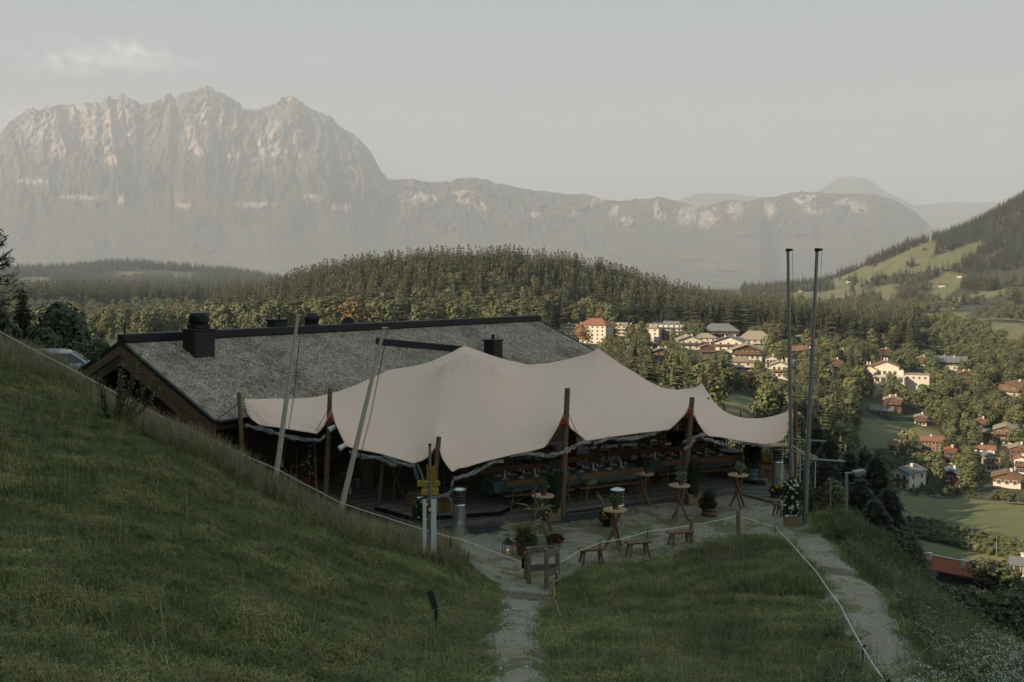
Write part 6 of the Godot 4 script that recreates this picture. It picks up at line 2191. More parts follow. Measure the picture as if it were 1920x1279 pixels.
func signs_and_masts() -> void:
	# yellow hiking signpost
	var base := turf_at(806, 1043)
	var d := -base.z
	var k := d / F
	var t := thing("signpost", "grey steel hiking signpost with three yellow signs and red-white-red mark", "signpost", base, 0.0)
	var h := (1043.0 - 836.0) * k
	var g := Geo.new()
	g.tube([Vector3(0, -0.3, 0), Vector3(0, h, 0)], 0.032, 12)
	part("post", g, M.galv, t)
	g = Geo.new()
	g.tube([Vector3(0, h, 0), Vector3(0, h + 0.05, 0)], 0.036, 12)
	part("cap", g, M.black, t)
	var y := func(py): return (1043.0 - py) * k
	for s in [[907.0, 0.30, 0.15], [922.0, 0.24, 0.17]]:
		g = Geo.new()
		var yy: float = y.call(s[0])
		var w0: float = -s[1] if s[0] < 915 else -0.22
		var pr := [Vector2(w0, -s[2] / 2), Vector2(0.20, -s[2] / 2), Vector2(0.25 if s[0] < 915 else 0.20, 0), Vector2(0.20, s[2] / 2), Vector2(w0, s[2] / 2)]
		if s[0] > 915: pr = [Vector2(-0.17, -s[2] / 2), Vector2(0.20, -s[2] / 2), Vector2(0.20, s[2] / 2), Vector2(-0.17, s[2] / 2), Vector2(-0.22, 0)]
		var fa := []
		var fb := []
		for q in pr:
			fa.append(Vector3(q.x, yy + q.y, -0.036))
			fb.append(Vector3(q.x, yy + q.y, -0.042))
		g.face(fa, Vector3(0, yy, -0.039))
		g.face(fb, Vector3(0, yy, -0.039))
		for q in 5: g.face([fa[q], fa[(q + 1) % 5], fb[(q + 1) % 5], fb[q]], Vector3(0, yy, -0.039))
		var sg := part("arrow_sign", g, M.yellow, t)
		g = Geo.new()
		g.box(Vector3(0.0, yy + 0.02, -0.030), Vector3(0.40, 0.022, 0.012), Basis(), 0.003)
		part("bracket", g, M.steel, sg)
	# the square sign turned half towards us, with lines of black lettering too small to read
	g = Geo.new()
	var bt := Basis(Vector3.UP, -0.85)
	var c := Vector3(0.03, y.call(887.0), 0.05)
	g.box(c, Vector3(0.34, 0.36, 0.008), bt)
	var sg := part("direction_sign", g, M.yellow, t)
	g = Geo.new()
	for r in 5:
		var x := -0.13
		var n := 3 + (r * 7) % 4
		for q in n:
			var w: float = [0.022, 0.014, 0.026, 0.018][(q + r) % 4]
			g.box(c + bt * Vector3(x + w * 0.5, 0.12 - r * 0.062, 0.006), Vector3(w, 0.022, 0.004), bt)
			x += w + 0.006
		g.box(c + bt * Vector3(0.12, 0.12 - r * 0.062, 0.006), Vector3(0.03, 0.02, 0.004), bt)
	part("lettering", g, M.ink, sg)
	for s in [[948.5, M.sign_red], [955.0, M.white], [961.5, M.sign_red]]:
		g = Geo.new()
		g.tube([Vector3(0, y.call(s[0] + 3.2), 0), Vector3(0, y.call(s[0] - 3.2), 0)], 0.0345, 12)
		part("trail_mark", g, s[1], t)
	for s in [[796.5, 0.085, 0.10, "narrow white upright board left of the signpost pole"], [813.5, 0.125, 0.08, "wider white upright board right of the signpost pole"]]:
		g = Geo.new()
		g.box(Vector3(0, 0.68, 0), Vector3(s[1], 1.42, 0.03), Basis(), 0.006)
		var o := single("white_board", g, M.white, s[3], "board", "white boards at the signpost")
		o.position = Vector3((s[0] - 960.0) * k, base.y - 0.05, base.z + s[2] - 0.02)
		o.rotation.y = 0.15
	# the small tilted board in the meadow
	base = turf_at(818, 1190)
	k = -base.z / F
	t = thing("meadow_sign", "small dark tilted panel on a thin post in the meadow", "sign", base, 0.0)
	g = Geo.new()
	g.box(Vector3(0, 0.26, 0), Vector3(0.028, 0.62, 0.028), Basis(), 0.004)
	part("post", g, M.grey_wood, t)
	g = Geo.new()
	g.box(Vector3(0.0, 23.0 * k + 0.12, 0.0), Vector3(0.105, 0.20, 0.02), Basis(Vector3.UP, 0.2), 0.003)
	part("plate", g, M.galv, t)
	g = Geo.new()
	g.box(Vector3(0.0, 23.0 * k + 0.13, 0.018), Vector3(0.03, 0.17, 0.02), Basis(), 0.003)
	part("clamp", g, M.black, t)
	g = Geo.new()
	g.box(Vector3(-0.06, 66.0 * k, 0.03), Vector3(0.10, 0.30, 0.015), Basis(Vector3.FORWARD, -0.42) * Basis(Vector3.RIGHT, -0.5), 0.003)
	part("panel", g, M.ink, t)
	# steel masts
	for s in [[1477.5,468,1485,32.0,"tall galvanised steel mast with black cap, left one of the right-hand pair"],[1532,468,1507.5,28.4,"tall galvanised steel mast leaning right, its foot beside the flower basket"]]:
		var a := at(s[0], s[1] + 4, s[3])
		var b := xz(s[2], s[3], -0.15)
		t = thing("steel_mast", s[4], "mast", b, 0.0, "galvanised steel masts")
		var up := a - b
		g = Geo.new()
		g.tube([Vector3.ZERO, up * 0.32], [0.080, 0.074], 16)
		g.tube([up * 0.32, up * 0.62], [0.064, 0.060], 16)
		g.tube([up * 0.62, up], [0.054, 0.046], 16)
		part("tube", g, M.galv, t)
		g = Geo.new()
		for f in [0.32, 0.47, 0.62]: g.tube([up * f - Vector3(0, 0.04, 0), up * f + Vector3(0, 0.04, 0)], 0.083, 16)
		part("collar", g, M.galv, t)
		g = Geo.new()
		g.tube([up, up + Vector3(0, 0.10, 0)], [0.066, 0.07], 14)
		g.box(up + Vector3(0.06, 0.06, 0), Vector3(0.18, 0.07, 0.10), Basis(), 0.015)
		part("cap", g, M.black, t)
		g = Geo.new()
		if s[0] < 1500: g.tube([at(1487, 824, s[3]) - b, at(1549, 828, s[3] - 0.4) - b], 0.03, 8)
		else: g.tube([at(1514, 861, s[3]) - b, at(1586, 866, s[3] - 0.3) - b], 0.032, 8)
		part("arm", g, M.galv, t)
		g = Geo.new()
		g.tube([up + Vector3(0.14, 0.02, 0), up * 0.5 + Vector3(0.16, 0, 0), up * 0.2 + Vector3(0.12, 0, 0)], 0.006, 4)
		part("halyard", g, M.dark_rope, t)
	# pale leaning flagpoles
	for s in [[558.5,592,512,918,25.4,"pale leaning flagpole on the brow, left one, before the hut roof"],[720,616,631,984,24.6,"pale leaning flagpole on the brow, right one, before the tent"]]:
		var a := at(s[0], s[1], s[4])
		var b := at(s[2], s[3], s[4])
		b.y = near_h(b.x, s[4]) - 0.15
		t = thing("flagpole", s[5], "flagpole", b, 0.0, "pale leaning flagpoles")
		var up := a - b
		g = Geo.new()
		g.tube([Vector3.ZERO, up * 0.5, up], [0.078, 0.06, 0.038], 14)
		part("pole", g, M.pale_pole, t)
		g = Geo.new()
		g.lathe(up, [[0.0, 0.0], [0.065, 0.005], [0.065, 0.025], [0.0, 0.04]], 14)
		g.tube([up + Vector3(0.05, 0.02, 0), up + Vector3(0.12, 0.0, 0)], 0.018, 6)
		part("cap", g, M.pale_pole, t)
		for q in 2:
			g = Geo.new()
			g.tube([up + Vector3(0.10, 0, 0.02 * q), up * 0.55 + Vector3(0.17 + 0.03 * q, 0, 0.05), up * 0.18 + Vector3(0.13 + 0.02 * q, 0, 0.05)], 0.0055, 4)
			part("halyard", g, M.dark_rope, t)
		g = Geo.new()
		g.box(up * 0.19 + Vector3(0.13, 0, 0.06), Vector3(0.03, 0.16, 0.03), Basis(), 0.005)
		part("cleat", g, M.galv, t)
	# floodlight post by the slope
	var fp := turf_at(1587, 970)
	t = thing("floodlight", "small floodlight on a grey square post at the top of the slope", "floodlight", fp, 0.0)
	k = -fp.z / F
	g = Geo.new()
	g.box(Vector3(0, 84.0 * k * 0.5 - 0.1, 0), Vector3(0.085, 84.0 * k + 0.2, 0.085), Basis(), 0.008)
	part("post", g, M.galv, t)
	g = Geo.new()
	g.box(Vector3(0.10, 84.0 * k - 0.02, 0), Vector3(0.22, 0.05, 0.05), Basis(), 0.01)
	part("bracket", g, M.galv, t)
	g = Geo.new()
	g.box(Vector3(0.36, 84.0 * k + 0.02, 0.05), Vector3(0.36, 0.13, 0.26), Basis(Vector3.BACK, 0.18), 0.03)
	part("lamp_head", g, M.galv, t)
	g = Geo.new()
	g.box(Vector3(0.375, 84.0 * k - 0.05, 0.05), Vector3(0.30, 0.02, 0.2), Basis(Vector3.BACK, 0.18), 0.005)
	part("lens", g, M.frosted, t)
	fp = turf_at(1557, 955)
	g = Geo.new()
	g.tube([Vector3.ZERO, Vector3(0, 0.95, 0)], 0.025, 8)
	var o := single("marker_pole", g, M.galv, "thin grey pole in front of the yellow-green bush", "pole")
	o.position = fp

func under_the_tent() -> void:
	# easel, birch frame with flowers, bucket, boards, spotlights, pallet wall, railing
	var e := flat(556, 926)
	var t := thing("easel", "orange timber easel standing by the hillside under the tent edge", "easel", e, 0.2)
	var g := Geo.new()
	g.box(Vector3(0, 0.75, 0), Vector3(0.05, 1.5, 0.03), Basis(), 0.006)
	part("mast", g, M.orange_wood, t)
	for s in [-1, 1]:
		g = Geo.new()
		g.tube([Vector3(s * 0.19, 0, 0.02), Vector3(s * 0.16, 1.1, 0)], 0.022, 5)
		part("leg", g, M.orange_wood, t)
	for y in [0.40, 0.92]:
		g = Geo.new()
		g.box(Vector3(0, y, 0.03), Vector3(0.44, 0.05, 0.04), Basis(), 0.006)
		part("crossbar", g, M.orange_wood, t)
	g = Geo.new()
	g.tube([Vector3(0, 1.3, -0.02), Vector3(0, 0.0, -0.5)], 0.02, 5)
	part("prop", g, M.orange_wood, t)
	e = flat(587, 942)
	t = thing("flower_trellis", "frame of birch poles wound with red and white flowers beside the easel", "flower frame", e, 0.0)
	for s in [[-0.05, -0.16], [0.12, 0.04]]:
		g = Geo.new()
		g.tube([Vector3(s[0], 0, 0), Vector3(s[1], 2.0, 0)], [0.035, 0.028], 7)
		part("birch_pole", g, M.birch, t)
	var pts := []
	var lf := Geo.new()
	for k in 9:
		var c := Vector3(-0.12 + 0.05 * sin(k * 2.1), 0.25 + k * 0.19, 0.05)
		var b := leaves_ball(70, 0.13, c, 0.09)
		for q in b.v.size():
			lf.v.append(b.v[q]); lf.n.append(b.n[q]); lf.c.append(b.c[q])
		for q in 5: pts.append(c + rand_dir() * 0.14)
	part("foliage", lf, M.green_dark, t)
	part("blossom", flowers(pts.slice(0, 22), 0.06), M.petal_orange, t)
	part("blossom", flowers(pts.slice(22), 0.05), M.petal_white, t)
	g = Geo.new()
	g.lathe(Vector3.ZERO, [[0.0, 0.0], [0.11, 0.0], [0.145, 0.27], [0.135, 0.27], [0.10, 0.03], [0.0, 0.03]], 16)
	var o := single("bucket", g, M.galv, "grey metal bucket on the deck left of the dark doorway", "bucket")
	o.position = flat(671, 914, 0.2)
	g = Geo.new()
	g.box(Vector3(0, 0.6, 0), Vector3(0.36, 1.2, 0.05), Basis(), 0.01)
	o = single("wooden_panel", g, M.brown_wood, "upright brown wooden panel at the back of the deck beside the bucket", "panel")
	o.position = flat(689, 913, 0.2)
	o.rotation.y = 0.3
	g = Geo.new()
	g.box(Vector3(0, 0.62, 0), Vector3(0.11, 1.25, 0.03), Basis(Vector3.BACK, -0.10), 0.006)
	o = single("leaning_board", g, M.grey_wood, "pale grey board leaning on the dim standing table under the tent", "board")
	o.position = flat(714, 941, 0.2)
	for s in [[642, 838, 29.25, "white spotlight hanging at the left low corner of the tent"], [623, 803, 29.8, "white spotlight under the left tent peak"]]:
		t = thing("spotlight", s[3], "spotlight", at(s[0], s[1], s[2]), 0.6, "white spotlights at the tent edge")
		g = Geo.new()
		g.tube([Vector3(-0.11, -0.05, 0), Vector3(0.09, 0.05, 0)], [0.085, 0.07], 14)
		part("housing", g, M.white, t)
		g = Geo.new()
		g.tube([Vector3(0, 0.03, 0), Vector3(0.02, 0.18, 0)], 0.012, 5)
		part("bracket", g, M.black, t)
	# wall of pallets behind the rear table
	var a := at(1196, 842, 38.6)
	t = thing("pallet_wall", "screen of stacked brown timber pallets behind the rear table", "screen", Vector3(a.x, 0.2, a.z), 0.30)
	for c in 3:
		for k in 11:
			g = Geo.new()
			g.box(Vector3(0.5 + c * 1.06, 0.15 + k * 0.185, 0.02 * ((k + c) % 2)), Vector3(1.0, 0.10 if (k + c) % 3 else 0.14, 0.025), Basis(), 0.006)
			part("slat", g, M.pale_wood if (k + c) % 4 == 0 else M.orange_wood, t)
		for x in [0.06, 0.5, 0.94]:
			g = Geo.new()
			g.box(Vector3(x + c * 1.06, 1.08, -0.06), Vector3(0.09, 2.16, 0.09))
			part("batten", g, M.brown_wood, t)
	# posts in the dark
	for s in [[1123, 905, 34.0, 2.2, "squared timber post between the front and the rear tables"], [875, 930, 31.6, 2.3, "squared timber post left of the front table"]]:
		g = Geo.new()
		g.box(Vector3(0, s[3] / 2, 0), Vector3(0.13, s[3], 0.13), Basis(), 0.012)
		o = single("timber_post", g, M.brown_wood, s[4], "post", "squared posts under the tent")
		o.position = xz(s[0], s[2], 0.2)
	# bundle of red cloth hanging at the tall pole, white lamp on a stump
	g = Geo.new()
	for k in 3: g.tube([Vector3(k * 0.09, 1.6, 0), Vector3(k * 0.10 + 0.03, 0.8, 0.04), Vector3(k * 0.08, 0.1, 0)], [0.05, 0.07, 0.05], 7)
	o = single("red_cloth", g, M.red_cloth, "red cloth hanging in folds behind the tall tent pole", "cloth")
	o.position = at(1066, 880, 33.5) + Vector3(0, -0.1, 0)
	t = thing("flower_stump", "tree stump with leaves and a white cylinder lamp beside the pallet wall", "stump", xz(1267, 36.5, 0.2), 0.0)
	g = Geo.new()
	g.lathe(Vector3.ZERO, [[0.0, 0.0], [0.20, 0.0], [0.17, 0.9], [0.0, 0.9]], 12)
	part("trunk", g, M.bark, t)
	part("foliage", leaves_ball(420, 0.30, Vector3(0, 1.1, 0), 0.12, 0.6), M.green_dark, t)
	g = Geo.new()
	g.lathe(Vector3(0, 1.25, 0), [[0.0, 0.0], [0.11, 0.0], [0.11, 0.30], [0.0, 0.30]], 14)
	part("lamp_shade", g, M.white, t)
	# climber-covered trellis behind the right pole
	t = thing("trellis", "dark trellis overgrown with leaves behind the right tent pole", "trellis", xz(1316, 40.0, -0.2), 0.0)
	for k in 5:
		g = Geo.new()
		g.box(Vector3(-0.9 + k * 0.45, 1.1, 0), Vector3(0.05, 2.3, 0.05))
		part("slat", g, M.dark_wood, t)
	part("foliage", leaves_ball(1500, 0.9, Vector3(0, 1.1, 0), 0.16, 1.1), M.green_dark, t)
	# metal railing along the valley side
	t = thing("railing", "thin black metal railing along the valley side of the deck", "railing")
	var r0 := xz(1335, 40.0, 0.0)
	var r1 := xz(1560, 36.5, 0.0)
	for k in 44:
		var q := r0.lerp(r1, k / 43.0)
		g = Geo.new()
		var post := k % 11 == 0
		g.tube([q + Vector3(0, -0.3, 0), q + Vector3(0, 1.12 if not post else 1.9, 0)], 0.011 if not post else 0.024, 6)
		part("post" if post else "bar", g, M.black, t)
	for y in [0.12, 1.12]:
		g = Geo.new()
		g.tube([r0 + Vector3(0, y, 0), r1 + Vector3(0, y, 0)], 0.02, 6)
		part("rail", g, M.black, t)
	t = thing("stair_rail", "curved pale handrails of steps going down behind the masts", "handrail")
	for s in [[[1487,836,33.5],[1500,846,33.4],[1520,852,33.3],[1532,858,33.6],[1531,863,34.2],[1514,868,34.8],[1488,877,35.2]],[[1490,846,33.5],[1510,853,33.4],[1529,860,33.9],[1520,871,34.5],[1500,883,35.0],[1487,888,35.2]]]:
		g = Geo.new()
		var ln := []
		for q in s: ln.append(at(q[0], q[1], q[2]))
		g.tube(ln, 0.024, 7)
		part("rail", g, M.frame, t)
	for q in [[1500,846,33.4,1500,905],[1529,860,33.8,1528,915],[1514,870,34.8,1513,915]]:
		g = Geo.new()
		g.tube([at(q[0], q[1], q[2]), at(q[3], q[4], q[2])], 0.02, 6)
		part("post", g, M.frame, t)
	# silver car behind the brow, only its roof in sight
	car(Vector3(-18.2, near_h(-18.2, 40.0) - 0.35, -40.0), 0.45)

func car(pos: Vector3, turn: float) -> void:
	var t := thing("parked_car", "silver car parked behind the brow by the dark trees, roof showing", "car", pos, turn)
	var side := [Vector2(-2.1, 0.35), Vector2(2.1, 0.35), Vector2(2.15, 0.75), Vector2(1.1, 0.95), Vector2(0.45, 1.42), Vector2(-1.2, 1.46), Vector2(-1.95, 1.02), Vector2(-2.15, 0.8)]
	var g := Geo.new()
	for s in [[0.85, 0.0], [-0.85, 0.0]]:
		var f := []
		for q in side: f.append(Vector3(q.x, q.y, s[0] * (0.82 if q.y > 1.2 else 1.0)))
		g.face(f, Vector3(0, 0.8, 0))
	for k in 8:
		var a: Vector2 = side[k]
		var b: Vector2 = side[(k + 1) % 8]
		var wa := 0.85 * (0.82 if a.y > 1.2 else 1.0)
		var wb := 0.85 * (0.82 if b.y > 1.2 else 1.0)
		g.face([Vector3(a.x, a.y, wa), Vector3(b.x, b.y, wb), Vector3(b.x, b.y, -wb), Vector3(a.x, a.y, -wa)], Vector3(0, 0.8, 0))
	part("body", g, M.car_paint, t)
	g = Geo.new()
	g.quad(Vector3(1.06, 0.985, 0.72), Vector3(1.06, 0.985, -0.72), Vector3(0.52, 1.39, -0.62), Vector3(0.52, 1.39, 0.62))
	var m := g.done()
	var ws := part("windscreen", m, M.pane, t)
	ws.position = Vector3(0.03, 0.03, 0)
	for s in [-1.0, 1.0]:
		g = Geo.new()
		g.face([Vector3(0.95, 0.98, s * 0.86), Vector3(0.42, 1.36, s * 0.73), Vector3(-1.15, 1.39, s * 0.73), Vector3(-1.8, 1.02, s * 0.86)], Vector3(0, 1.1, 0))
		part("side_window", g, M.pane, t)
		g = Geo.new()
		g.box(Vector3(0.85, 1.02, s * 0.98), Vector3(0.12, 0.14, 0.2), Basis(), 0.03)
		part("door_mirror", g, M.car_paint, t)
		for x in [-1.3, 1.3]:
			g = Geo.new()
			g.tube([Vector3(x, 0.33, s * 0.70), Vector3(x, 0.33, s * 0.88)], 0.33, 18)
			var w := part("wheel", g, M.ink, t)
			g = Geo.new()
			g.tube([Vector3(x, 0.33, s * 0.86), Vector3(x, 0.33, s * 0.89)], 0.2, 12)
			part("rim", g, M.steel, w)
		g = Geo.new()
		g.tube([Vector3(0.3, 1.45, s * 0.62), Vector3(-1.1, 1.49, s * 0.62)], 0.02, 6)
		part("roof_rail", g, M.steel, t)

func more_materials() -> void:
	M.green_cushion = paint(Color(0.50, 0.52, 0.42), 0.9)
	M.post_wood = wood(Color(0.36, 0.29, 0.21), Color(0.52, 0.45, 0.36), 80, Vector3(5, 0.9, 5))
	M.straw_rope = paint(Color(0.72, 0.64, 0.40), 0.9)
	M.sign_red = paint(Color(0.55, 0.08, 0.08), 0.6)
	M.frosted = paint(Color(0.75, 0.77, 0.78), 0.3)
	M.birch = wood(Color(0.40, 0.33, 0.27), Color(0.66, 0.60, 0.52), 81, Vector3(6, 2.0, 6))
	M.car_paint = paint(Color(0.66, 0.68, 0.70), 0.22, 0.6)
	M.burner = paint(Color(0.24, 0.22, 0.21), 0.45, 0.7)
	M.flame = paint(Color(1.0, 0.7, 0.35), 0.8)
	M.flame.emission_enabled = true
	M.flame.emission = Color(1.0, 0.55, 0.18)
	M.flame.emission_energy_multiplier = 1.2

func build_things() -> void:
	more_materials()
	M.canvas_under = M.canvas
	hut()
	stretch_tent()
	decks()
	rows_of_tables()
	plants_and_pots()
	terrace_things()
	gate_and_ropes()
	signs_and_masts()
	under_the_tent()
	town()

# ---------------------------------------------------------------- the town, its houses and single trees
var built := []                    # [x, z, radius] of each house, kept clear of trees
func pent(w: float, l: float, y0: float, y1: float, rise: float) -> Geo:       # a gabled body, ridge along z
	var g := Geo.new()
	var prof := [Vector3(-w / 2, y0, 0), Vector3(w / 2, y0, 0), Vector3(w / 2, y1, 0), Vector3(0, y1 + rise, 0), Vector3(-w / 2, y1, 0)]
	var a := []
	var b := []
	for p in prof:
		a.append(p + Vector3(0, 0, l / 2))
		b.append(p - Vector3(0, 0, l / 2))
	var mid := Vector3(0, (y0 + y1) / 2, 0)
	g.face(a, mid)
	g.face(b, mid)
	for k in 5: g.face([a[k], a[(k + 1) % 5], b[(k + 1) % 5], b[k]], mid)
	return g

func pitched(t: Node3D, w: float, l: float, y: float, rise: float, over: float, m: Material, thick := 0.28) -> Node3D:
	# two roof planes with eaves and verge, ridge along z, wall width w
	var g := Geo.new()
	var sl := rise / (w / 2)
	for s in [-1.0, 1.0]:
		var a := Vector3(0, y + rise + 0.05, l / 2 + over)
		var b := Vector3(s * (w / 2 + over), y - over * sl + 0.05, l / 2 + over)
		var c := b - Vector3(0, 0, l + 2 * over)
		var d := a - Vector3(0, 0, l + 2 * over)
		var up := Vector3(0, thick, 0)
		var mid := (a + c) / 2 + up / 2
		for f in [[a, b, c, d], [a + up, b + up, c + up, d + up], [a, b, b + up, a + up], [b, c, c + up, b + up], [c, d, d + up, c + up]]: g.face(f, mid)
	return part("roof", g, m, t)

var pane_kit := {}
func window(t: Node3D, p: Vector3, w: float, h: float, turn := 0.0, sub := false) -> void:
	var key := "%0.1f %0.1f" % [w, h]
	if not pane_kit.has(key):
		var g := Geo.new()
		g.box(Vector3.ZERO, Vector3(w, h, 0.14))
		var f := Geo.new()
		for s in [-1, 1]:
			f.box(Vector3(s * (w / 2 + 0.05), 0, 0.02), Vector3(0.12, h + 0.24, 0.18))
			f.box(Vector3(0, s * (h / 2 + 0.06), 0.02), Vector3(w - 0.02, 0.12, 0.176))
		pane_kit[key] = [g.done(), f.done()]
	var o := part("window", pane_kit[key][0], M.pane, t)
	o.position = p
	o.rotation.y = turn
	if sub: part("frame", pane_kit[key][1], M.frame, o)

# o: h wall height, low / up wall materials, split (share of the lower wall), roof, yaw, ratio (length / width), side (ridge across the view), pitch, balcony, chimneys, cols, rows
func chalet(label: String, px: float, py: float, wpx: float, o := {}) -> Node3D:
	var pos := land(px, py, o.get("from", 120.0))
	var d := -pos.z
	var facing := atan2(-pos.x, -pos.z)
	var side: bool = o.get("side", false)
	var yaw: float = facing + o.get("yaw", 0.0) + (PI / 2 if side else 0.0)
	var t := thing("chalet", label, "house", pos, yaw, "houses of the valley town")
	var span := wpx * d / F
	var over := span * 0.07
	var ratio: float = o.get("ratio", 1.25)
	var w := span - 2.0 * over
	var l := w * ratio
	if side:
		l = span - 2.0 * over
		w = l / maxf(ratio, 1.1)
	var h: float = o.get("h", 5.2)
	var cut: float = h * o.get("split", 0.5)
	var rise: float = w / 2 * o.get("pitch", 0.36)
	var g := Geo.new()
	g.box(Vector3(0, (cut - 6.0) / 2, 0), Vector3(w - 0.06, cut + 6.0, l - 0.06))
	part("lower_wall", g, M[o.get("low", "plaster")], t)
	part("upper_wall", pent(w, l, cut, h, rise), M[o.get("up", "larch")], t)
	var roof := pitched(t, w, l, h, rise, over, M[o.get("roof", "roof_grey")])
	for k in o.get("chimneys", 1):
		g = Geo.new()
		g.box(Vector3(w * 0.16 * (1 - 2 * k), h + rise * 0.85, -l * (0.12 - 0.3 * k)), Vector3(0.7, 2.0, 0.7))
		g.box(Vector3(w * 0.16 * (1 - 2 * k), h + rise * 0.85 + 1.03, -l * (0.12 - 0.3 * k)), Vector3(0.9, 0.1, 0.9))
		part("chimney", g, M.plaster, roof)
	var cols: int = o.get("cols", 3)
	var rows: int = o.get("rows", 2)
	var big := wpx > 38.0
	# windows on the face towards us: the gable, or the long side if the ridge runs across
	for r in rows:
		var y := h * (r + 0.55) / rows
		for c in cols:
			var f := (c + 0.5) / cols - 0.5
			if side: window(t, Vector3(-w / 2, y, f * l * 0.9), 1.1, 1.2, -PI / 2, big)
			else: window(t, Vector3(f * w * 0.86, y, l / 2), 1.1, 1.2, 0.0, big)
		for c in 2:
			var f := c - 0.5
			if side: window(t, Vector3(f * w * 0.5, y, l / 2), 1.0, 1.2, 0.0)
			else:
				window(t, Vector3(w / 2, y, f * l * 0.5), 1.0, 1.2, PI / 2)
				window(t, Vector3(-w / 2, y, f * l * 0.5), 1.0, 1.2, -PI / 2)
	if o.get("balcony", true) and not side:
		for r in range(1, rows):
			g = Geo.new()
			var y := h * (r + 0.1) / rows
			g.box(Vector3(0, y, l / 2 + 0.6), Vector3(w * 0.96, 0.14, 1.2))
			var b := part("balcony", g, M[o.get("rail", "larch")], t)
			g = Geo.new()
			g.box(Vector3(0, y + 0.55, l / 2 + 1.22), Vector3(w * 0.96, 0.75, 0.08))
			for s in [-1, 1]: g.box(Vector3(s * w * 0.48, y + 0.55, l / 2 + 0.6), Vector3(0.08, 0.75, 1.16))
			part("railing", g, M[o.get("rail", "larch")], b)
	built.append(Vector3(pos.x, pos.z, maxf(w, l) * 0.62 + 1.5))
	return t

func block(label: String, px: float, py: float, wpx: float, floors: int, o := {}) -> Node3D:
	# flat-roofed or hipped large building with bands of balconies
	var pos := land(px, py, 300.0)
	var d := -pos.z
	var t := thing(o.get("name", "hotel_block"), label, "building", pos, atan2(-pos.x, -pos.z) + o.get("yaw", 0.0), "hotel buildings under the wooded hill")
	var w := wpx * d / F
	var l: float = w * o.get("ratio", 0.4)
	var fh: float = o.get("fh", 2.15)
	var h := floors * fh
	var g := Geo.new()
	g.box(Vector3(0, (h - 6.0) / 2, 0), Vector3(w, h + 6.0, l))
	part("wall", g, M[o.get("wall", "plaster")], t)
	g = Geo.new()
	if o.get("hip", false):
		var over := 0.8
		var a := Vector3(-w / 2 - over, h, l / 2 + over)
		var b := Vector3(w / 2 + over, h, l / 2 + over)
		var c := Vector3(w / 2 + over, h, -l / 2 - over)
		var e := Vector3(-w / 2 - over, h, -l / 2 - over)
		var r0 := Vector3(-w * 0.22, h + o.get("rise", 4.0), 0)
		var r1 := Vector3(w * 0.22, h + o.get("rise", 4.0), 0)
		var mid := Vector3(0, h + 0.5, 0)
		for f in [[a, b, r1, r0], [b, c, r1], [c, e, r0, r1], [e, a, r0], [a, b, c, e]]: g.face(f, mid)
	else:
		g.box(Vector3(0, h + 0.2, 0), Vector3(w + 1.2, 0.4, l + 1.2))
		g.box(Vector3(w * 0.1, h + 1.1, -l * 0.1), Vector3(w * 0.5, 1.4, l * 0.5))
	var roof := part("roof", g, M[o.get("roof", "roof_grey")], t)
	for k in o.get("chimneys", 0):
		g = Geo.new()
		g.box(Vector3(w * (-0.4 + 0.8 * k / maxi(1, o.chimneys - 1)), h + 1.0, l * 0.3), Vector3(0.9, 1.6, 0.9))
		part("chimney", g, M.plaster, roof)
	var cols: int = o.get("cols", int(w / 3.4))
	for r in floors:
		var y := (r + 0.5) * fh
		for c in cols:
			window(t, Vector3(((c + 0.5) / cols - 0.5) * w * 0.95, y, l / 2), 1.1, 1.0)
		for c in o.get("side_cols", 2): window(t, Vector3(w / 2, y, ((c + 0.5) / o.get("side_cols", 2) - 0.5) * l * 0.85), 1.0, 1.0, PI / 2)
		if o.get("bands", true) and r > 0:
			g = Geo.new()
			g.box(Vector3(0, r * fh + 0.2, l / 2 + 0.7), Vector3(w * 0.98, 0.75, 1.4))
			part("balcony", g, M[o.get("band", "cream")], t)
	built.append(Vector3(pos.x, pos.z, maxf(w, l) * 0.55 + 2.0))
	return t

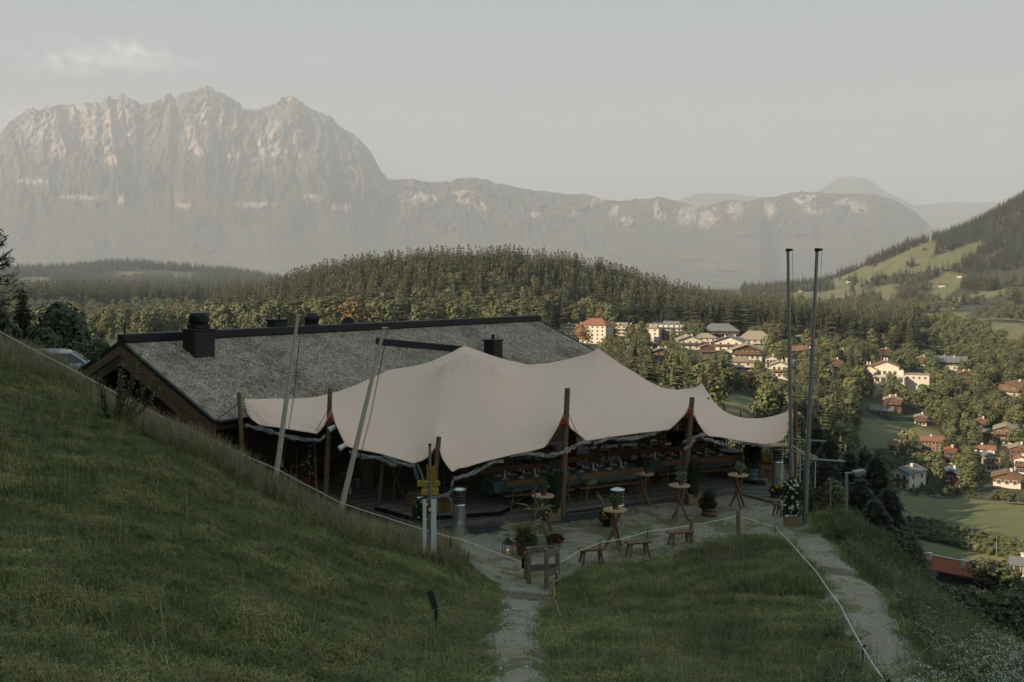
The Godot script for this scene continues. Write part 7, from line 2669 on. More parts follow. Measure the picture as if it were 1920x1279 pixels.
func villa() -> void:
	var pos := land(1652, 714, 300.0)
	var k := -pos.z / F
	var t := thing("villa", "large white villa with several gables and columned terrace on a lawn", "house", pos, atan2(-pos.x, -pos.z), "houses of the valley town")
	var g := Geo.new()
	g.box(Vector3(0, 11.0 * k - 3.0, 0), Vector3(78.0 * k, 22.0 * k + 6.0, 40.0 * k))
	part("wall", g, M.plaster, t)
	for s in [[-22.0, 30.0, 22.0, 8.0, 24.0], [8.0, 46.0, 28.0, 10.0, 6.0]]:
		var b := part("gable_wall", pent(s[1] * k, 44.0 * k, 0.0, s[2] * k, s[3] * k * 0.9), M.plaster, t)
		b.position = Vector3(s[0] * k, 0.02, (s[4] - 22.0) * k * 0.4)
		var r := pitched(t, s[1] * k, 44.0 * k, s[2] * k, s[3] * k * 0.9, 3.0 * k, M.roof_brown, 0.3)
		r.position = Vector3(s[0] * k, 0.0, (s[4] - 22.0) * k * 0.4)
		for q in 2:
			g = Geo.new()
			g.box(Vector3((q * 5.0 - 2.0) * k, (s[2] + s[3] + 2.0) * k, 0), Vector3(2.4 * k, 6.0 * k, 2.4 * k))
			part("chimney", g, M.plaster, r)
	# terrace storey with glazing, upper terrace, side wing
	g = Geo.new()
	g.box(Vector3(4.0 * k, 5.5 * k - 2.0, 30.0 * k), Vector3(74.0 * k, 11.0 * k + 4.0, 22.0 * k))
	g.box(Vector3(4.0 * k, 12.0 * k, 30.5 * k), Vector3(78.0 * k, 1.6 * k, 26.0 * k))
	part("terrace_storey", g, M.plaster, t)
	for q in 7: window(t, Vector3((-26.0 + q * 10.0) * k, 5.5 * k, 41.05 * k), 6.5 * k, 7.5 * k, 0.0, true)
	for q in 5: window(t, Vector3((-12.0 + q * 9.0) * k, 17.0 * k, 20.2 * k + 0.1), 5.0 * k, 6.0 * k, 0.0, true)
	for q in 2: window(t, Vector3((1.0 + q * 10.0) * k, 30.0 * k, 9.2 * k), 3.6 * k, 4.5 * k, 0.0, true)
	for q in 8:
		g = Geo.new()
		g.box(Vector3((-31.0 + q * 10.0) * k, 5.5 * k, 41.6 * k), Vector3(1.6 * k, 11.0 * k, 1.6 * k))
		part("column", g, M.plaster, t)
	g = Geo.new()
	g.box(Vector3(62.0 * k, 7.5 * k - 3.0, 8.0 * k), Vector3(42.0 * k, 15.0 * k + 6.0, 18.0 * k))
	part("wing", g, M.plaster, t)
	g = Geo.new()
	g.box(Vector3(62.0 * k, 15.8 * k, 8.0 * k), Vector3(46.0 * k, 1.4 * k, 22.0 * k))
	part("wing_roof", g, M.roof_grey, t)
	for q in 4: window(t, Vector3((46.0 + q * 10.0) * k, 9.0 * k, 17.05 * k), 3.0 * k, 4.0 * k, 0.0, true)
	g = Geo.new()
	g.box(Vector3(14.0 * k, -1.0 * k, 46.0 * k), Vector3(38.0 * k, 6.0 * k, 6.0 * k))
	part("garden_wall", g, M.roof_slate, t)
	built.append(Vector3(pos.x + 20.0 * k, pos.z, 62.0 * k))

func red_roofed_hall() -> void:
	var pos := land(1790, 1086, 120.0)
	var k := -pos.z / F
	var t := thing("timber_hall", "long low timber hall with a rust-red roof below the meadow slope", "hall", pos, atan2(-pos.x, -pos.z) - 0.34, "")
	var g := Geo.new()
	g.box(Vector3(0, 8.0 * k - 4.0, 0), Vector3(150.0 * k, 16.0 * k + 8.0, 62.0 * k))
	part("wall", g, M.umber, t)
	g = Geo.new()
	var y0 := 17.0 * k
	var y1 := 33.0 * k
	for s in [-1.0, 1.0]:
		var a := Vector3(-80.0 * k, y1, 0)
		var b := Vector3(80.0 * k, y1, 0)
		var c := Vector3(80.0 * k, y0, s * 38.0 * k)
		var d := Vector3(-80.0 * k, y0, s * 38.0 * k)
		var up := Vector3(0, 0.35, 0)
		var mid := (a + c) / 2 + up / 2
		for f in [[a, b, c, d], [a + up, b + up, c + up, d + up], [c, d, d + up, c + up], [a, d, d + up, a + up], [b, c, c + up, b + up]]: g.face(f, mid)
	var roof := part("roof", g, M.roof_rust, t)
	g = Geo.new()
	g.box(Vector3(0, y1 + 0.42, 0), Vector3(160.0 * k, 0.16, 0.5))
	part("ridge_cap", g, M.frame, roof)
	for q in [[-42.0, 12.0], [20.0, 14.0], [55.0, 10.0]]:
		g = Geo.new()
		g.box(Vector3(q[0] * k, y1 - q[1] / 38.0 * (y1 - y0) + 0.8, q[1] * k), Vector3(0.7, 1.5, 0.7))
		g.box(Vector3(q[0] * k, y1 - q[1] / 38.0 * (y1 - y0) + 1.6, q[1] * k), Vector3(0.95, 0.12, 0.95))
		part("chimney", g, M.plaster, roof)
	for q in 9: window(t, Vector3((-64.0 + q * 16.0) * k, 9.0 * k, 31.0 * k), 1.1, 1.0, 0.0)
	built.append(Vector3(pos.x, pos.z, 60.0 * k))
	chalet("dark grey roof with two chimneys at the right edge beyond the red-roofed hall", 1925, 1090, 60, {"roof": "roof_slate", "up": "umber", "chimneys": 2, "side": true, "h": 3.5})

func houses() -> void:
	# hotel group at the foot of the wooded hill
	block("long pale hotel wing with glazed roof terrace behind the white hotel", 1126, 634, 150, 4, {"ratio": 0.16, "yaw": -0.25, "chimneys": 6, "wall": "cream"})
	block("cream hotel block with stepped balconies, leftmost of the hotels", 1066, 640, 54, 3, {"ratio": 0.5, "band": "plaster"})
	block("white hotel with a hipped red roof and autumn tree in front", 1118, 645, 54, 5, {"hip": true, "roof": "roof_red", "ratio": 0.6, "yaw": -0.45, "bands": false, "fh": 2.3})
	block("modern grey hotel block with flat roofs and white end wall", 1254, 640, 66, 5, {"ratio": 0.45, "yaw": -0.35, "wall": "plaster", "band": "roof_slate", "roof": "roof_slate"})
	block("small white annex in front of the modern grey hotel", 1224, 642, 28, 4, {"ratio": 0.6, "yaw": -0.3, "bands": false})
	block("dark green-roofed lodge with dormers below the wood edge", 1350, 632, 70, 2, {"hip": true, "roof": "roof_slate", "wall": "umber", "ratio": 0.5, "band": "umber", "rise": 5.0})
	block("long dark-roofed lodge right of the green-roofed one", 1393, 628, 46, 2, {"hip": true, "roof": "roof_slate", "wall": "umber", "ratio": 0.45, "band": "umber", "rise": 4.0})
	block("low building with beige roof above the twin white chalets", 1316, 640, 54, 1, {"hip": true, "roof": "roof_grey", "ratio": 0.4, "bands": false, "rise": 3.0})
	block("very long house with broad beige roof above the white-and-brown chalet", 1416, 650, 60, 2, {"hip": true, "roof": "roof_grey", "ratio": 0.5, "wall": "cream", "rise": 5.0})
	block("pale modern house with flat grey roof on the meadow edge", 1384, 696, 54, 2, {"ratio": 0.5, "roof": "roof_grey", "wall": "cream", "band": "plaster", "yaw": 0.1})
	chalet("white gabled chalet with red balcony, left of a pair", 1291, 654, 48, {"up": "plaster", "rail": "larch", "chimneys": 2, "yaw": 0.1})
	chalet("white gabled chalet with wooden balcony, right of a pair", 1369, 656, 58, {"up": "plaster", "roof": "roof_slate", "chimneys": 2, "yaw": -0.1})
	chalet("small brown chalet with a red awning below the white pair", 1327, 669, 32, {"low": "larch", "up": "umber", "roof": "roof_brown"})
	chalet("wide white and brown chalet above the pale flat-roofed house", 1401, 673, 62, {"up": "umber", "roof": "roof_grey", "cols": 5})
	chalet("dark low chalet with white base left of the brown one with the awning", 1241, 679, 46, {"up": "umber", "roof": "roof_slate", "chimneys": 3})
	chalet("large chalet with white lower floors seen behind the left steel mast", 1486, 684, 54, {"up": "umber", "roof": "roof_brown", "h": 7.5, "rows": 3, "cols": 4, "side": true})
	chalet("white chalet with two red balconies behind the left steel mast", 1461, 709, 36, {"up": "plaster", "rail": "roof_red", "h": 6.0})
	chalet("white house wall and brown roof just above the chalet with red balconies", 1446, 692, 24, {"up": "plaster", "roof": "roof_brown"})
	chalet("brown-roofed house beside the wood edge left of the masts", 1468, 638, 24, {"roof": "roof_brown"})
	chalet("low house with pale roof at the wood edge between the masts", 1500, 645, 30, {"roof": "roof_grey", "side": true})
	chalet("tall brown gable house between the steel masts", 1522, 655, 26, {"roof": "roof_brown", "up": "umber"})
	chalet("little red-roofed house at the tent's far right peak", 1302, 730, 22, {"roof": "roof_red", "from": 150.0})
	chalet("red-roofed house among trees above the white villa", 1657, 674, 30, {"roof": "roof_red", "up": "umber"})
	chalet("small white-based chalet left of the villa", 1565, 698, 34, {"roof": "roof_brown", "up": "larch"})
	chalet("small dark hut with pale front left of the villa, higher up", 1577, 676, 22, {"roof": "roof_grey", "up": "umber"})
	chalet("tall white and brown chalet right of the villa", 1729, 692, 22, {"up": "larch", "roof": "roof_grey", "h": 6.5})
	chalet("long dark-roofed chalet with white chimneys right of the villa", 1778, 692, 66, {"up": "umber", "roof": "roof_slate", "chimneys": 2, "side": true, "cols": 5})
	chalet("grey-roofed house high among trees above the villa's right wing", 1730, 662, 18, {"roof": "roof_slate"})
	chalet("dark house nearly hidden by trees right of the villa lawn", 1812, 718, 34, {"up": "umber", "low": "umber", "roof": "roof_brown", "chimneys": 2})
	chalet("broad brown-roofed chalet at the right edge level with the villa lawn", 1900, 742, 62, {"up": "larch", "roof": "roof_brown", "yaw": -0.4})
	chalet("grey-roofed timber chalet below the villa lawn", 1674, 767, 36, {"up": "larch", "low": "larch", "roof": "roof_grey", "chimneys": 2, "h": 4.6})
	chalet("long low shed with teal-grey roof below the timber chalet", 1653, 780, 42, {"up": "umber", "low": "umber", "roof": "roof_slate", "side": true, "h": 2.6, "rows": 1, "balcony": false, "chimneys": 0})
	chalet("small white and brown hut at the upper edge of the shaded field", 1726, 797, 24, {"up": "larch", "h": 3.6})
	chalet("brown and white chalet with big balconies right of the shaded field", 1887, 834, 46, {"up": "larch", "roof": "roof_grey", "h": 6.6, "rows": 3, "chimneys": 0})
	chalet("small red-roofed house left of the brown and white chalet", 1840, 812, 24, {"up": "larch", "roof": "roof_red"})
	chalet("flat-fronted glass pavilion beneath the small red-roofed house", 1846, 824, 36, {"up": "umber", "low": "umber", "roof": "roof_slate", "h": 3.0, "rows": 1, "side": true, "chimneys": 0})
	chalet("reddish-brown roofed house at the lower edge of the shaded field", 1751, 845, 48, {"up": "larch", "low": "larch", "roof": "roof_red", "side": true, "h": 4.0, "ratio": 1.6})
	chalet("red-roofed house in the gardens right of the birch trees", 1846, 862, 40, {"up": "plaster", "roof": "roof_red", "side": true, "h": 4.2, "ratio": 1.5})
	chalet("pale wooden house with a grey roof below the red-roofed garden house", 1855, 882, 30, {"up": "cream", "roof": "roof_slate", "yaw": 0.4})
	chalet("orange-red roof among the garden trees above the dark chalet", 1782, 870, 24, {"roof": "roof_rust", "up": "larch"})
	chalet("timber house with balcony at the right edge in the gardens", 1910, 866, 36, {"up": "larch", "low": "larch", "roof": "roof_grey"})
	chalet("white house with red roof at the right edge below the timber house", 1914, 888, 26, {"up": "plaster", "roof": "roof_red"})
	chalet("brown-roofed house behind the pointed spruce tops by the field", 1683, 856, 36, {"roof": "roof_brown", "side": true, "h": 4.0, "up": "larch"})
	chalet("white chalet with grey roof and wooden balcony at the field's far edge", 1700, 916, 52, {"up": "plaster", "roof": "roof_slate", "yaw": -0.55, "h": 5.5, "chimneys": 1})
	chalet("dark timber chalet with grey roof at the field's far edge", 1783, 916, 44, {"up": "umber", "low": "umber", "roof": "roof_slate", "h": 5.0, "rail": "umber"})
	chalet("low brown-grey roofed house behind bushes at the field's right", 1888, 912, 54, {"roof": "roof_brown", "up": "larch", "h": 3.4, "rows": 1, "ratio": 0.9})
	# farms on the far slope and beyond
	for s in [[1595, 529, 18, "farmhouse", "white farmhouse at the left end of the long slope meadow", "roof_red"], [1766, 538, 14, "farmhouse", "white farmhouse by the winding lane on the far slope", "roof_slate"], [1909, 569, 16, "farmhouse", "farmhouse at the right edge of the far slope", "roof_brown"], [1734, 470, 10, "barn", "dark barn high on the upper slope meadow", "roof_brown"], [1783, 578, 13, "farmhouse", "red-roofed farmhouse below the winding lane", "roof_red"], [1682, 543, 10, "barn", "dark barn at the edge of the middle slope meadow", "roof_brown"], [1800, 520, 12, "farmhouse", "farmhouse beside the bend of the lane on the far slope", "roof_red"], [1500, 548, 9, "farmhouse", "tiny house on the hazy ridge left of the masts", "roof_red"], [1520, 540, 8, "farmhouse", "tiny house on the hazy ridge between the masts", "roof_grey"], [255, 516, 8, "barn", "tiny barn on the hazy meadow beyond the left woods", "roof_grey"]]:
		var t := chalet(s[4], s[0], s[1], s[2], {"roof": s[5], "from": 800.0, "cols": 2, "balcony": false, "up": "larch" if s[3] == "farmhouse" else "umber", "low": "plaster" if s[3] == "farmhouse" else "umber"})
		t.name = numbered(s[3])
	var n := 0
	for s in [[1628, 602, "roof_red"], [1642, 600, "roof_brown"], [1655, 606, "roof_red"], [1668, 600, "roof_grey"], [1680, 608, "roof_brown"], [1634, 612, "roof_grey"], [1664, 618, "roof_red"], [1648, 622, "roof_grey"], [1690, 598, "roof_grey"]]:
		var c := chalet("small house of the distant hamlet between the wood edge and the slope", s[0], s[1], 15, {"roof": s[2], "from": 600.0, "cols": 2, "balcony": false})
		c.set_meta("group", "houses of the distant hamlet")
		c.set_meta("label", ["red-roofed house at the left end of the distant hamlet", "brown-roofed house in the distant hamlet's back row", "red-roofed house in the middle of the distant hamlet", "grey-roofed house in the distant hamlet's back row", "brown-roofed house at the hamlet's right side", "grey-roofed house below the hamlet's leftmost roof", "red-roofed house at the front of the distant hamlet", "grey-roofed house lowest in the distant hamlet", "grey-roofed house at the hamlet's right end"][n])
		n += 1

func clear_of_houses(p: Vector3, extra := 0.0) -> bool:
	for b in built:
		if Vector2(p.x - b.x, p.z - b.y).length() < b.z + extra: return false
	return true

func town_trees() -> void:
	# named single trees first
	var named := [
		[1092, 652, 44, "leaf", 1, 1.0, Color(0.22, 0.12, 0.045), "orange autumn tree in front of the white red-roofed hotel"],
		[1150, 640, 40, "leaf", 4, 1.2, Color(0.14, 0.12, 0.045), "tall yellowing tree right of the white hotel"],
		[1198, 648, 30, "leaf", 1, 1.0, Color(0.16, 0.085, 0.04), "round rust-brown tree between the hotels"],
		[1262, 650, 34, "leaf", 2, 1.1, Color(0.12, 0.115, 0.05), "pale green tree in front of the modern hotel"],
		[1214, 737, 55, "spruce", 3, 1.3, Color(0.05, 0.055, 0.022), "dark broad conifer just behind the tent's right peak"],
		[1268, 715, 34, "spruce", 2, 0.7, Color(0.08, 0.085, 0.035), "slim pointed conifer above the tent's far edge"],
		[1180, 690, 62, "leaf", 1, 1.25, Color(0.085, 0.095, 0.045), "broad dense grey-green tree behind the tent's peak"],
		[1140, 690, 60, "leaf", 3, 1.1, Color(0.09, 0.10, 0.04), "tall green tree left of the broad grey-green one"],
		[1696, 872, 68, "leaf", 4, 1.0, Color(0.16, 0.16, 0.08), "tall pale birch at the lower edge of the shaded field"],
		[1710, 860, 58, "leaf", 4, 1.0, Color(0.15, 0.15, 0.075), "second pale birch right of the tall one"],
		[1784, 842, 46, "leaf", 0, 1.1, Color(0.10, 0.11, 0.05), "round dark green tree at the field's lower edge"],
		[1668, 742, 44, "leaf", 0, 1.2, Color(0.085, 0.10, 0.045), "round tree on the villa lawn"],
		[1848, 1110, 60, "leaf", 1, 1.6, Color(0.07, 0.08, 0.03), "round dark tree in front of the red-roofed hall"],
		[1880, 1120, 68, "leaf", 3, 1.5, Color(0.06, 0.07, 0.028), "bushy dark tree at the right edge below the hall"],
		[1905, 1128, 60, "leaf", 0, 1.4, Color(0.075, 0.08, 0.032), "dark bush at the right edge, lowest"],
		[1755, 920, 60, "leaf", 0, 0.9, Color(0.09, 0.105, 0.045), "tall poplar-like tree between the white and the dark chalets"],
		[1815, 925, 50, "leaf", 2, 1.3, Color(0.08, 0.09, 0.04), "dense green tree right of the dark chalet"]]
	for s in named:
		var p := land(s[0], s[1], 75.0)
		tree(s[3], s[4], p, s[2] * -p.z / F, s[5], s[6], s[7], "single trees of the town")
		built.append(Vector3(p.x, p.z, 2.0))
	# trees among the houses
	var wood := FastNoiseLite.new()
	wood.seed = 91
	wood.frequency = 0.02
	var n := 0
	var tries := 0
	var zones := [[1130, 1480, 640, 700, 46], [1190, 1330, 690, 780, 30], [1395, 1610, 700, 830, 58], [1540, 1940, 655, 770, 62], [1600, 1940, 765, 860, 42], [1640, 1940, 845, 925, 34]]
	var where := ["among the hotels", "just behind the tent", "on the bank behind the steel masts", "around the white villa", "around the shaded field", "in gardens beyond the big field"]
	for z in zones.size():
		var zone = zones[z]
		n = 0
		tries = 0
		while n < zone[4] and tries < 900:
			tries += 1
			var p := land(rng.randf_range(zone[0], zone[1]), rng.randf_range(zone[2], zone[3]), 75.0)
			if in_meadow(p) or not clear_of_houses(p, 0.5): continue
			var conif := rng.randf() < (0.55 if z == 2 else (0.32 if z < 2 else 0.25))
			var k := rng.randi() % 5
			var h := rng.randf_range(10.0, 19.0) if conif else rng.randf_range(6.5, 14.0)
			if z == 5: h *= 0.7
			if not clear_of_sight(p, h): continue
			var c := spruce_tint() if conif else leaf_tint()
			var look: String = ("dark " if c.g < 0.055 else "green ") + "pointed conifer" if conif else (("rust-brown " if c.r > c.g * 1.2 else ("yellowish " if c.r > c.g else ("dark green " if c.g < 0.095 else "light green "))) + ["round-crowned", "broad", "narrow", "full", "slender"][k] + " tree")
			tree("spruce" if conif else "leaf", k, p, h, rng.randf_range(0.95, 1.3), c, "%s, %s height, %s" % [look, "small" if h < 9.0 else ("middle" if h < 13.0 else "tall"), where[z]], "trees " + where[z])
			built.append(Vector3(p.x, p.z, 1.2))
			n += 1
	# the wood that closes the gaps between them, down to the foot of the slope
	var pl := {"spruce": [[], []], "leaf": [[], []]}
	for k in 9000:
		var d := rng.randf_range(64.0, 820.0)
		var px := rng.randf_range(1120.0, 2250.0)
		if rng.randf() > 0.18 + d / 700.0: continue
		var x := (px - 960.0) / F * d
		var p := Vector3(x, far_h(x, d), -d)
		if in_meadow(p): continue
		var s := sighted(p)
		if px < 1440.0 and d > 690.0: continue
		if s.y > 915.0 and d > 190.0 and px > 1640.0: continue
		if not clear_of_houses(p, 2.0): continue
		if d < 62.0 or (px < 1330.0 and d < 70.0): continue
		if wood.get_noise_2d(x, d) < -0.28 and d > 350.0: continue
		var conif := rng.randf() < (0.5 if px < 1620.0 and d < 420.0 else 0.22)
		var h := (rng.randf_range(9.0, 20.0) if conif else rng.randf_range(5.0, 12.0))
		if d > 240.0 and d < 340.0 and px > 1640.0: h *= 0.5
		if d < 200.0: h *= 0.75
		if not clear_of_sight(p, h): continue
		pl["spruce" if conif else "leaf"][0].append(pose(p, h, 1.2))
		pl["spruce" if conif else "leaf"][1].append(spruce_tint() if conif else leaf_tint())
	for kind in pl:
		var half := [[[], []], [[], []], [[], []]]
		for i in pl[kind][0].size():
			half[i % 3][0].append(pl[kind][0][i])
			half[i % 3][1].append(pl[kind][1][i])
		for q in 3:
			var o := scatter("undergrowth", kits[kind][q][0], M.needles if kind == "spruce" else M.leaves, half[q][0], half[q][1])
			o.set_meta("label", "close trees and bushes filling the slopes between the houses")

func clear_of_sight(p: Vector3, h: float) -> bool:      # a wood would not have grown across the fronts of the houses
	var s := sighted(p)
	var k := h * F / -p.z
	for m in [[1340, 1440, 746, 790, 245], [1612, 1735, 726, 752, 470], [1612, 1790, 796, 836, 360], [1698, 1990, 938, 1002, 270], [1720, 1990, 1000, 1045, 225], [1856, 1990, 1122, 1165, 150], [1730, 1850, 1030, 1090, 200]]:
		if -p.z < m[4] and s.x > m[0] - k * 0.2 and s.x < m[1] + k * 0.2 and s.y - k < m[3] and s.y > m[2]: return false
	for b in built:
		if b.z < 2.6: continue
		if b.y > p.z: continue
		var q := sighted(Vector3(b.x, far_h(b.x, -b.y), b.y))
		var r: float = b.z * F / -b.y * 0.6
		if absf(q.x - s.x) < r and s.y - k < q.y - r * 0.12 and s.y > q.y - r: return false
	return true

func near_trees() -> void:
	# large dark spruces on the bank right of the masts
	var kit := []
	for k in 3: kit.append(conifer(1.0, [0.20, 0.23, 0.17][k], 52, 15, 8, 0.03, 0.5).done())
	var bark := stem(1.0, 0.014, 0, 0).done()
	for s in [[1533, 790, 64, 0, 1.3, "dark spruce directly right of the right steel mast"], [1556, 806, 58, 1, 1.3, "dark spruce behind the floodlight arm"], [1592, 838, 52, 2, 1.7, "dark spruce above the floodlight"], [1622, 836, 60, 0, 1.5, "dark spruce behind the one above the floodlight"], [1643, 846, 50, 1, 1.5, "tall dark spruce with drooping boughs left of the white chalet"], [1668, 905, 44, 2, 2.0, "broad dark spruce at the right of the dark group"], [1700, 985, 40, 0, 2.2, "lowest dark spruce above the weedy bank"], [1612, 890, 43, 1, 1.8, "dark spruce in the middle of the dark group"], [1566, 868, 46, 2, 1.4, "dark spruce behind the yellow-green bush"],
		[1545, 850, 56, 0, 1.5, "dark spruce filling the gap behind the lower steel arm"], [1640, 930, 40, 1, 2.0, "low dark spruce in front of the drooping one"], [1682, 1000, 37, 2, 2.2, "small dark spruce at the brow of the weedy bank"], [1716, 1035, 38, 0, 2.2, "rightmost dark spruce, before the red roof"], [1606, 950, 38, 2, 2.0, "low dark spruce right behind the floodlight post"], [1655, 985, 38, 0, 2.1, "dark spruce between the floodlight and the weedy bank's end"]]:
		var top := at(s[0], s[1], s[2])
		var y: float = minf(minf(far_h(top.x, s[2]), near_h(top.x, minf(s[2], 51.0)) if s[2] < 50 and top.x < 39.0 else 99.0), top.y - 5.0) - 0.5
		var h := top.y - y
		var t := thing("spruce_tree", s[5], "tree", Vector3(top.x, y, top.z), rng.randf() * TAU, "dark spruces on the bank")
		var c := part("crown", kit[s[3]], tinted("spruce", Color(0.046, 0.053, 0.022)), t)
		c.scale = Vector3(h * s[4], h, h * s[4])
		var tr := part("trunk", bark, M.bark, t)
		tr.scale = Vector3(h, h, h)
	# broadleaf bushes on the bank
	for s in [[1560, 962, 36.0, 78, 1.2, Color(0.125, 0.125, 0.046), "yellow-green bush in front of the dark spruces", 900], [1512, 955, 37.0, 72, 1.0, Color(0.075, 0.085, 0.035), "dark hedge-like bush behind the right steel mast", 900], [1700, 1062, 38.0, 80, 1.3, Color(0.066, 0.076, 0.032), "dark leafy bush at the end of the spruce group", 900], [1548, 900, 60.0, 70, 1.0, Color(0.125, 0.120, 0.046), "golden bush between the masts and the dark spruces", 800], [1600, 770, 110.0, 0, 1.0, Color(0.13, 0.13, 0.06), "", 0]]:
		if s[7] == 0: continue
		var b := at(s[0], s[1], s[2])
		var h: float = s[3] * s[2] / F
		var g := broadleaf(h, h * 0.42 * s[4], 8, s[7] * 3, 0.10 * h * 0.42, 0.02)
		var t := thing("bush", s[6], "bush", b - Vector3(0, 0.3, 0), 0.0, "bushes on the bank")
		part("crown", g, tinted("leaf", s[5]), t)
		part("trunk", stem(h * 0.8, 0.05, 5, h * 0.2), M.bark, t)
	# left of the hut
	var kl := conifer(1.0, 0.30, 32, 12, 9, 0.05, 0.3).done()
	var p := xz(42, 62.0, 0.0)
	p.y = far_h(p.x, 62.0) - 0.5
	var h := at(42, 538, 62.0).y - p.y
	var t := thing("spruce_tree", "dark young spruce at the left edge behind the brow", "tree", p, 0.0)
	var c := part("crown", kl, tinted("spruce", Color(0.046, 0.053, 0.022)), t)
	c.scale = Vector3(h, h, h)
	part("trunk", stem(h, 0.09, 0, 0), M.bark, t)
	# larch: open, upturned twigs
	p = xz(-18, 50.0, 0.0)
	p.y = far_h(p.x, 50.0) - 0.5
	h = at(-18, 425, 50.0).y - p.y
	t = thing("larch_tree", "bare-twigged larch reaching in at the left edge", "tree", p, 0.0)
	var g := Geo.new()
	var lf := Geo.new()
	g.tube([Vector3(0, -0.5, 0), Vector3(0, h * 0.5, 0), Vector3(0, h, 0)], [0.16, 0.10, 0.02], 8)
	part("trunk", g, M.bark, t)
	g = Geo.new()
	for k in 90:
		var y := h * rng.randf_range(0.25, 0.99)
		var l := (h - y) * 0.34 + 0.4
		var a := rng.randf() * TAU
		var o := Vector3(cos(a), 0, sin(a))
		var e := Vector3(0, y, 0) + o * l + Vector3.UP * l * rng.randf_range(0.05, 0.5)
		var m := Vector3(0, y, 0) + o * l * 0.55 - Vector3.UP * l * 0.05
		g.tube([Vector3(0, y, 0), m, e], [0.024, 0.015, 0.005], 4)
		for q in 16:
			var u := rng.randf_range(0.2, 1.0)
			var b := Vector3(0, y, 0).lerp(m, u * 2.0) if u < 0.5 else m.lerp(e, u * 2.0 - 1.0)
			var d := (rand_dir() + o * 0.6).normalized()
			var w := d.cross(rand_dir()).normalized() * 0.035
			lf.tri(b - w, b + w, b + d * rng.randf_range(0.15, 0.42))
	part("branch", g, M.bark, t, "stuff")
	part("foliage", lf, tinted("spruce", Color(0.05, 0.052, 0.022)), t)
	for s in [[112, 572, 58.0, 720, 1.35, "round dark broadleaf tree left of the hut gable"], [185, 632, 46.0, 730, 0.8, "small dark tree at the left verge of the hut roof"], [150, 640, 52.0, 730, 0.9, "dark bush between the round tree and the hut"], [85, 610, 54.0, 740, 1.0, "dark tree between the young spruce and the round tree"], [-30, 560, 54.0, 760, 1.0, "dark tree at the left edge behind the larch"], [70, 650, 44.0, 740, 1.3, "dark bush above the parked car"], [20, 640, 50.0, 740, 1.2, "dark bush below the young spruce"]]:
		var top := at(s[0], s[1], s[2])
		var b := at(s[0], s[3], s[2])
		h = top.y - b.y
		var bg := broadleaf(h, h * 0.36 * s[4], 9, 3000, 0.045 * h, 0.03)
		t = thing("broadleaf_tree", s[5], "tree", b, 0.0)
		part("crown", bg, tinted("leaf", Color(0.066, 0.076, 0.032)), t)
		part("trunk", stem(h * 0.8, 0.10, 6, h * 0.2), M.bark, t)

func field_edge() -> void:
	# net posts with wires and shrubs along the field, the lane at its far edge
	var last := Vector3.ZERO
	for s in [[1750, 1008, 974], [1816, 1036, 1000], [1869, 1046, 1008], [1925, 1062, 1020]]:
		var p := land(s[0], s[1], 120.0)
		var h: float = (s[1] - s[2]) * -p.z / F
		var g := Geo.new()
		g.tube([p - Vector3(0, 0.4, 0), p + Vector3(0, h, 0)], 0.10, 7)
		single("net_post", g, M.galv, "pale %s net post at the near edge of the big field" % ["first", "second", "third", "fourth"][[1750, 1816, 1869, 1925].find(s[0])], "post", "net posts along the field")
		if last != Vector3.ZERO:
			g = Geo.new()
			g.tube([last, p + Vector3(0, h * 0.97, 0)], 0.022, 4)
			g.tube([last - Vector3(0, h * 0.5, 0), p + Vector3(0, h * 0.47, 0)], 0.022, 4)
			single("net_wire", g, M.galv, "thin wires between the net posts, span ending at the %s post" % ["", "second", "third", "fourth"][[1750, 1816, 1869, 1925].find(s[0])], "wire", "wires between the net posts")
		last = p + Vector3(0, h * 0.97, 0)
	var pl := []
	var cl := []
	for k in 520:
		var f := rng.randf()
		var px := lerpf(1705.0, 1960.0, f)
		var py := lerpf(984.0, 1046.0, f) + rng.randf_range(-10.0, 22.0)
		var p := land(px, py, 120.0)
		pl.append(pose(p, rng.randf_range(0.7, 2.2), 1.5))
		cl.append(leaf_tint() * (1.0 if rng.randf() < 0.6 else 1.3))
	for k in 60:
		var px := rng.randf_range(1700.0, 1960.0)
		var p := land(px, lerpf(926.0, 946.0, (px - 1700.0) / 260.0) + rng.randf_range(-4.0, 2.0), 150.0)
		pl.append(pose(p, rng.randf_range(1.2, 3.2), 1.4))
		cl.append(leaf_tint())
	scatter("shrubbery", kits.leaf[0][0], M.leaves, pl, cl).set_meta("label", "rows of shrubs along the edges of the big field")
	var g := Geo.new()
	var a := []
	for k in 30:
		var px := lerpf(1690.0, 2000.0, k / 29.0)
		a.append([land(px, lerpf(922.0, 944.0, k / 29.0), 150.0), land(px, lerpf(928.0, 953.0, k / 29.0), 150.0)])
	for k in 29:
		var up := Vector3(0, 0.12, 0)
		g.quad(a[k][1] + up, a[k + 1][1] + up, a[k + 1][0] + up, a[k][0] + up)
	setting("lane", g, M.road)

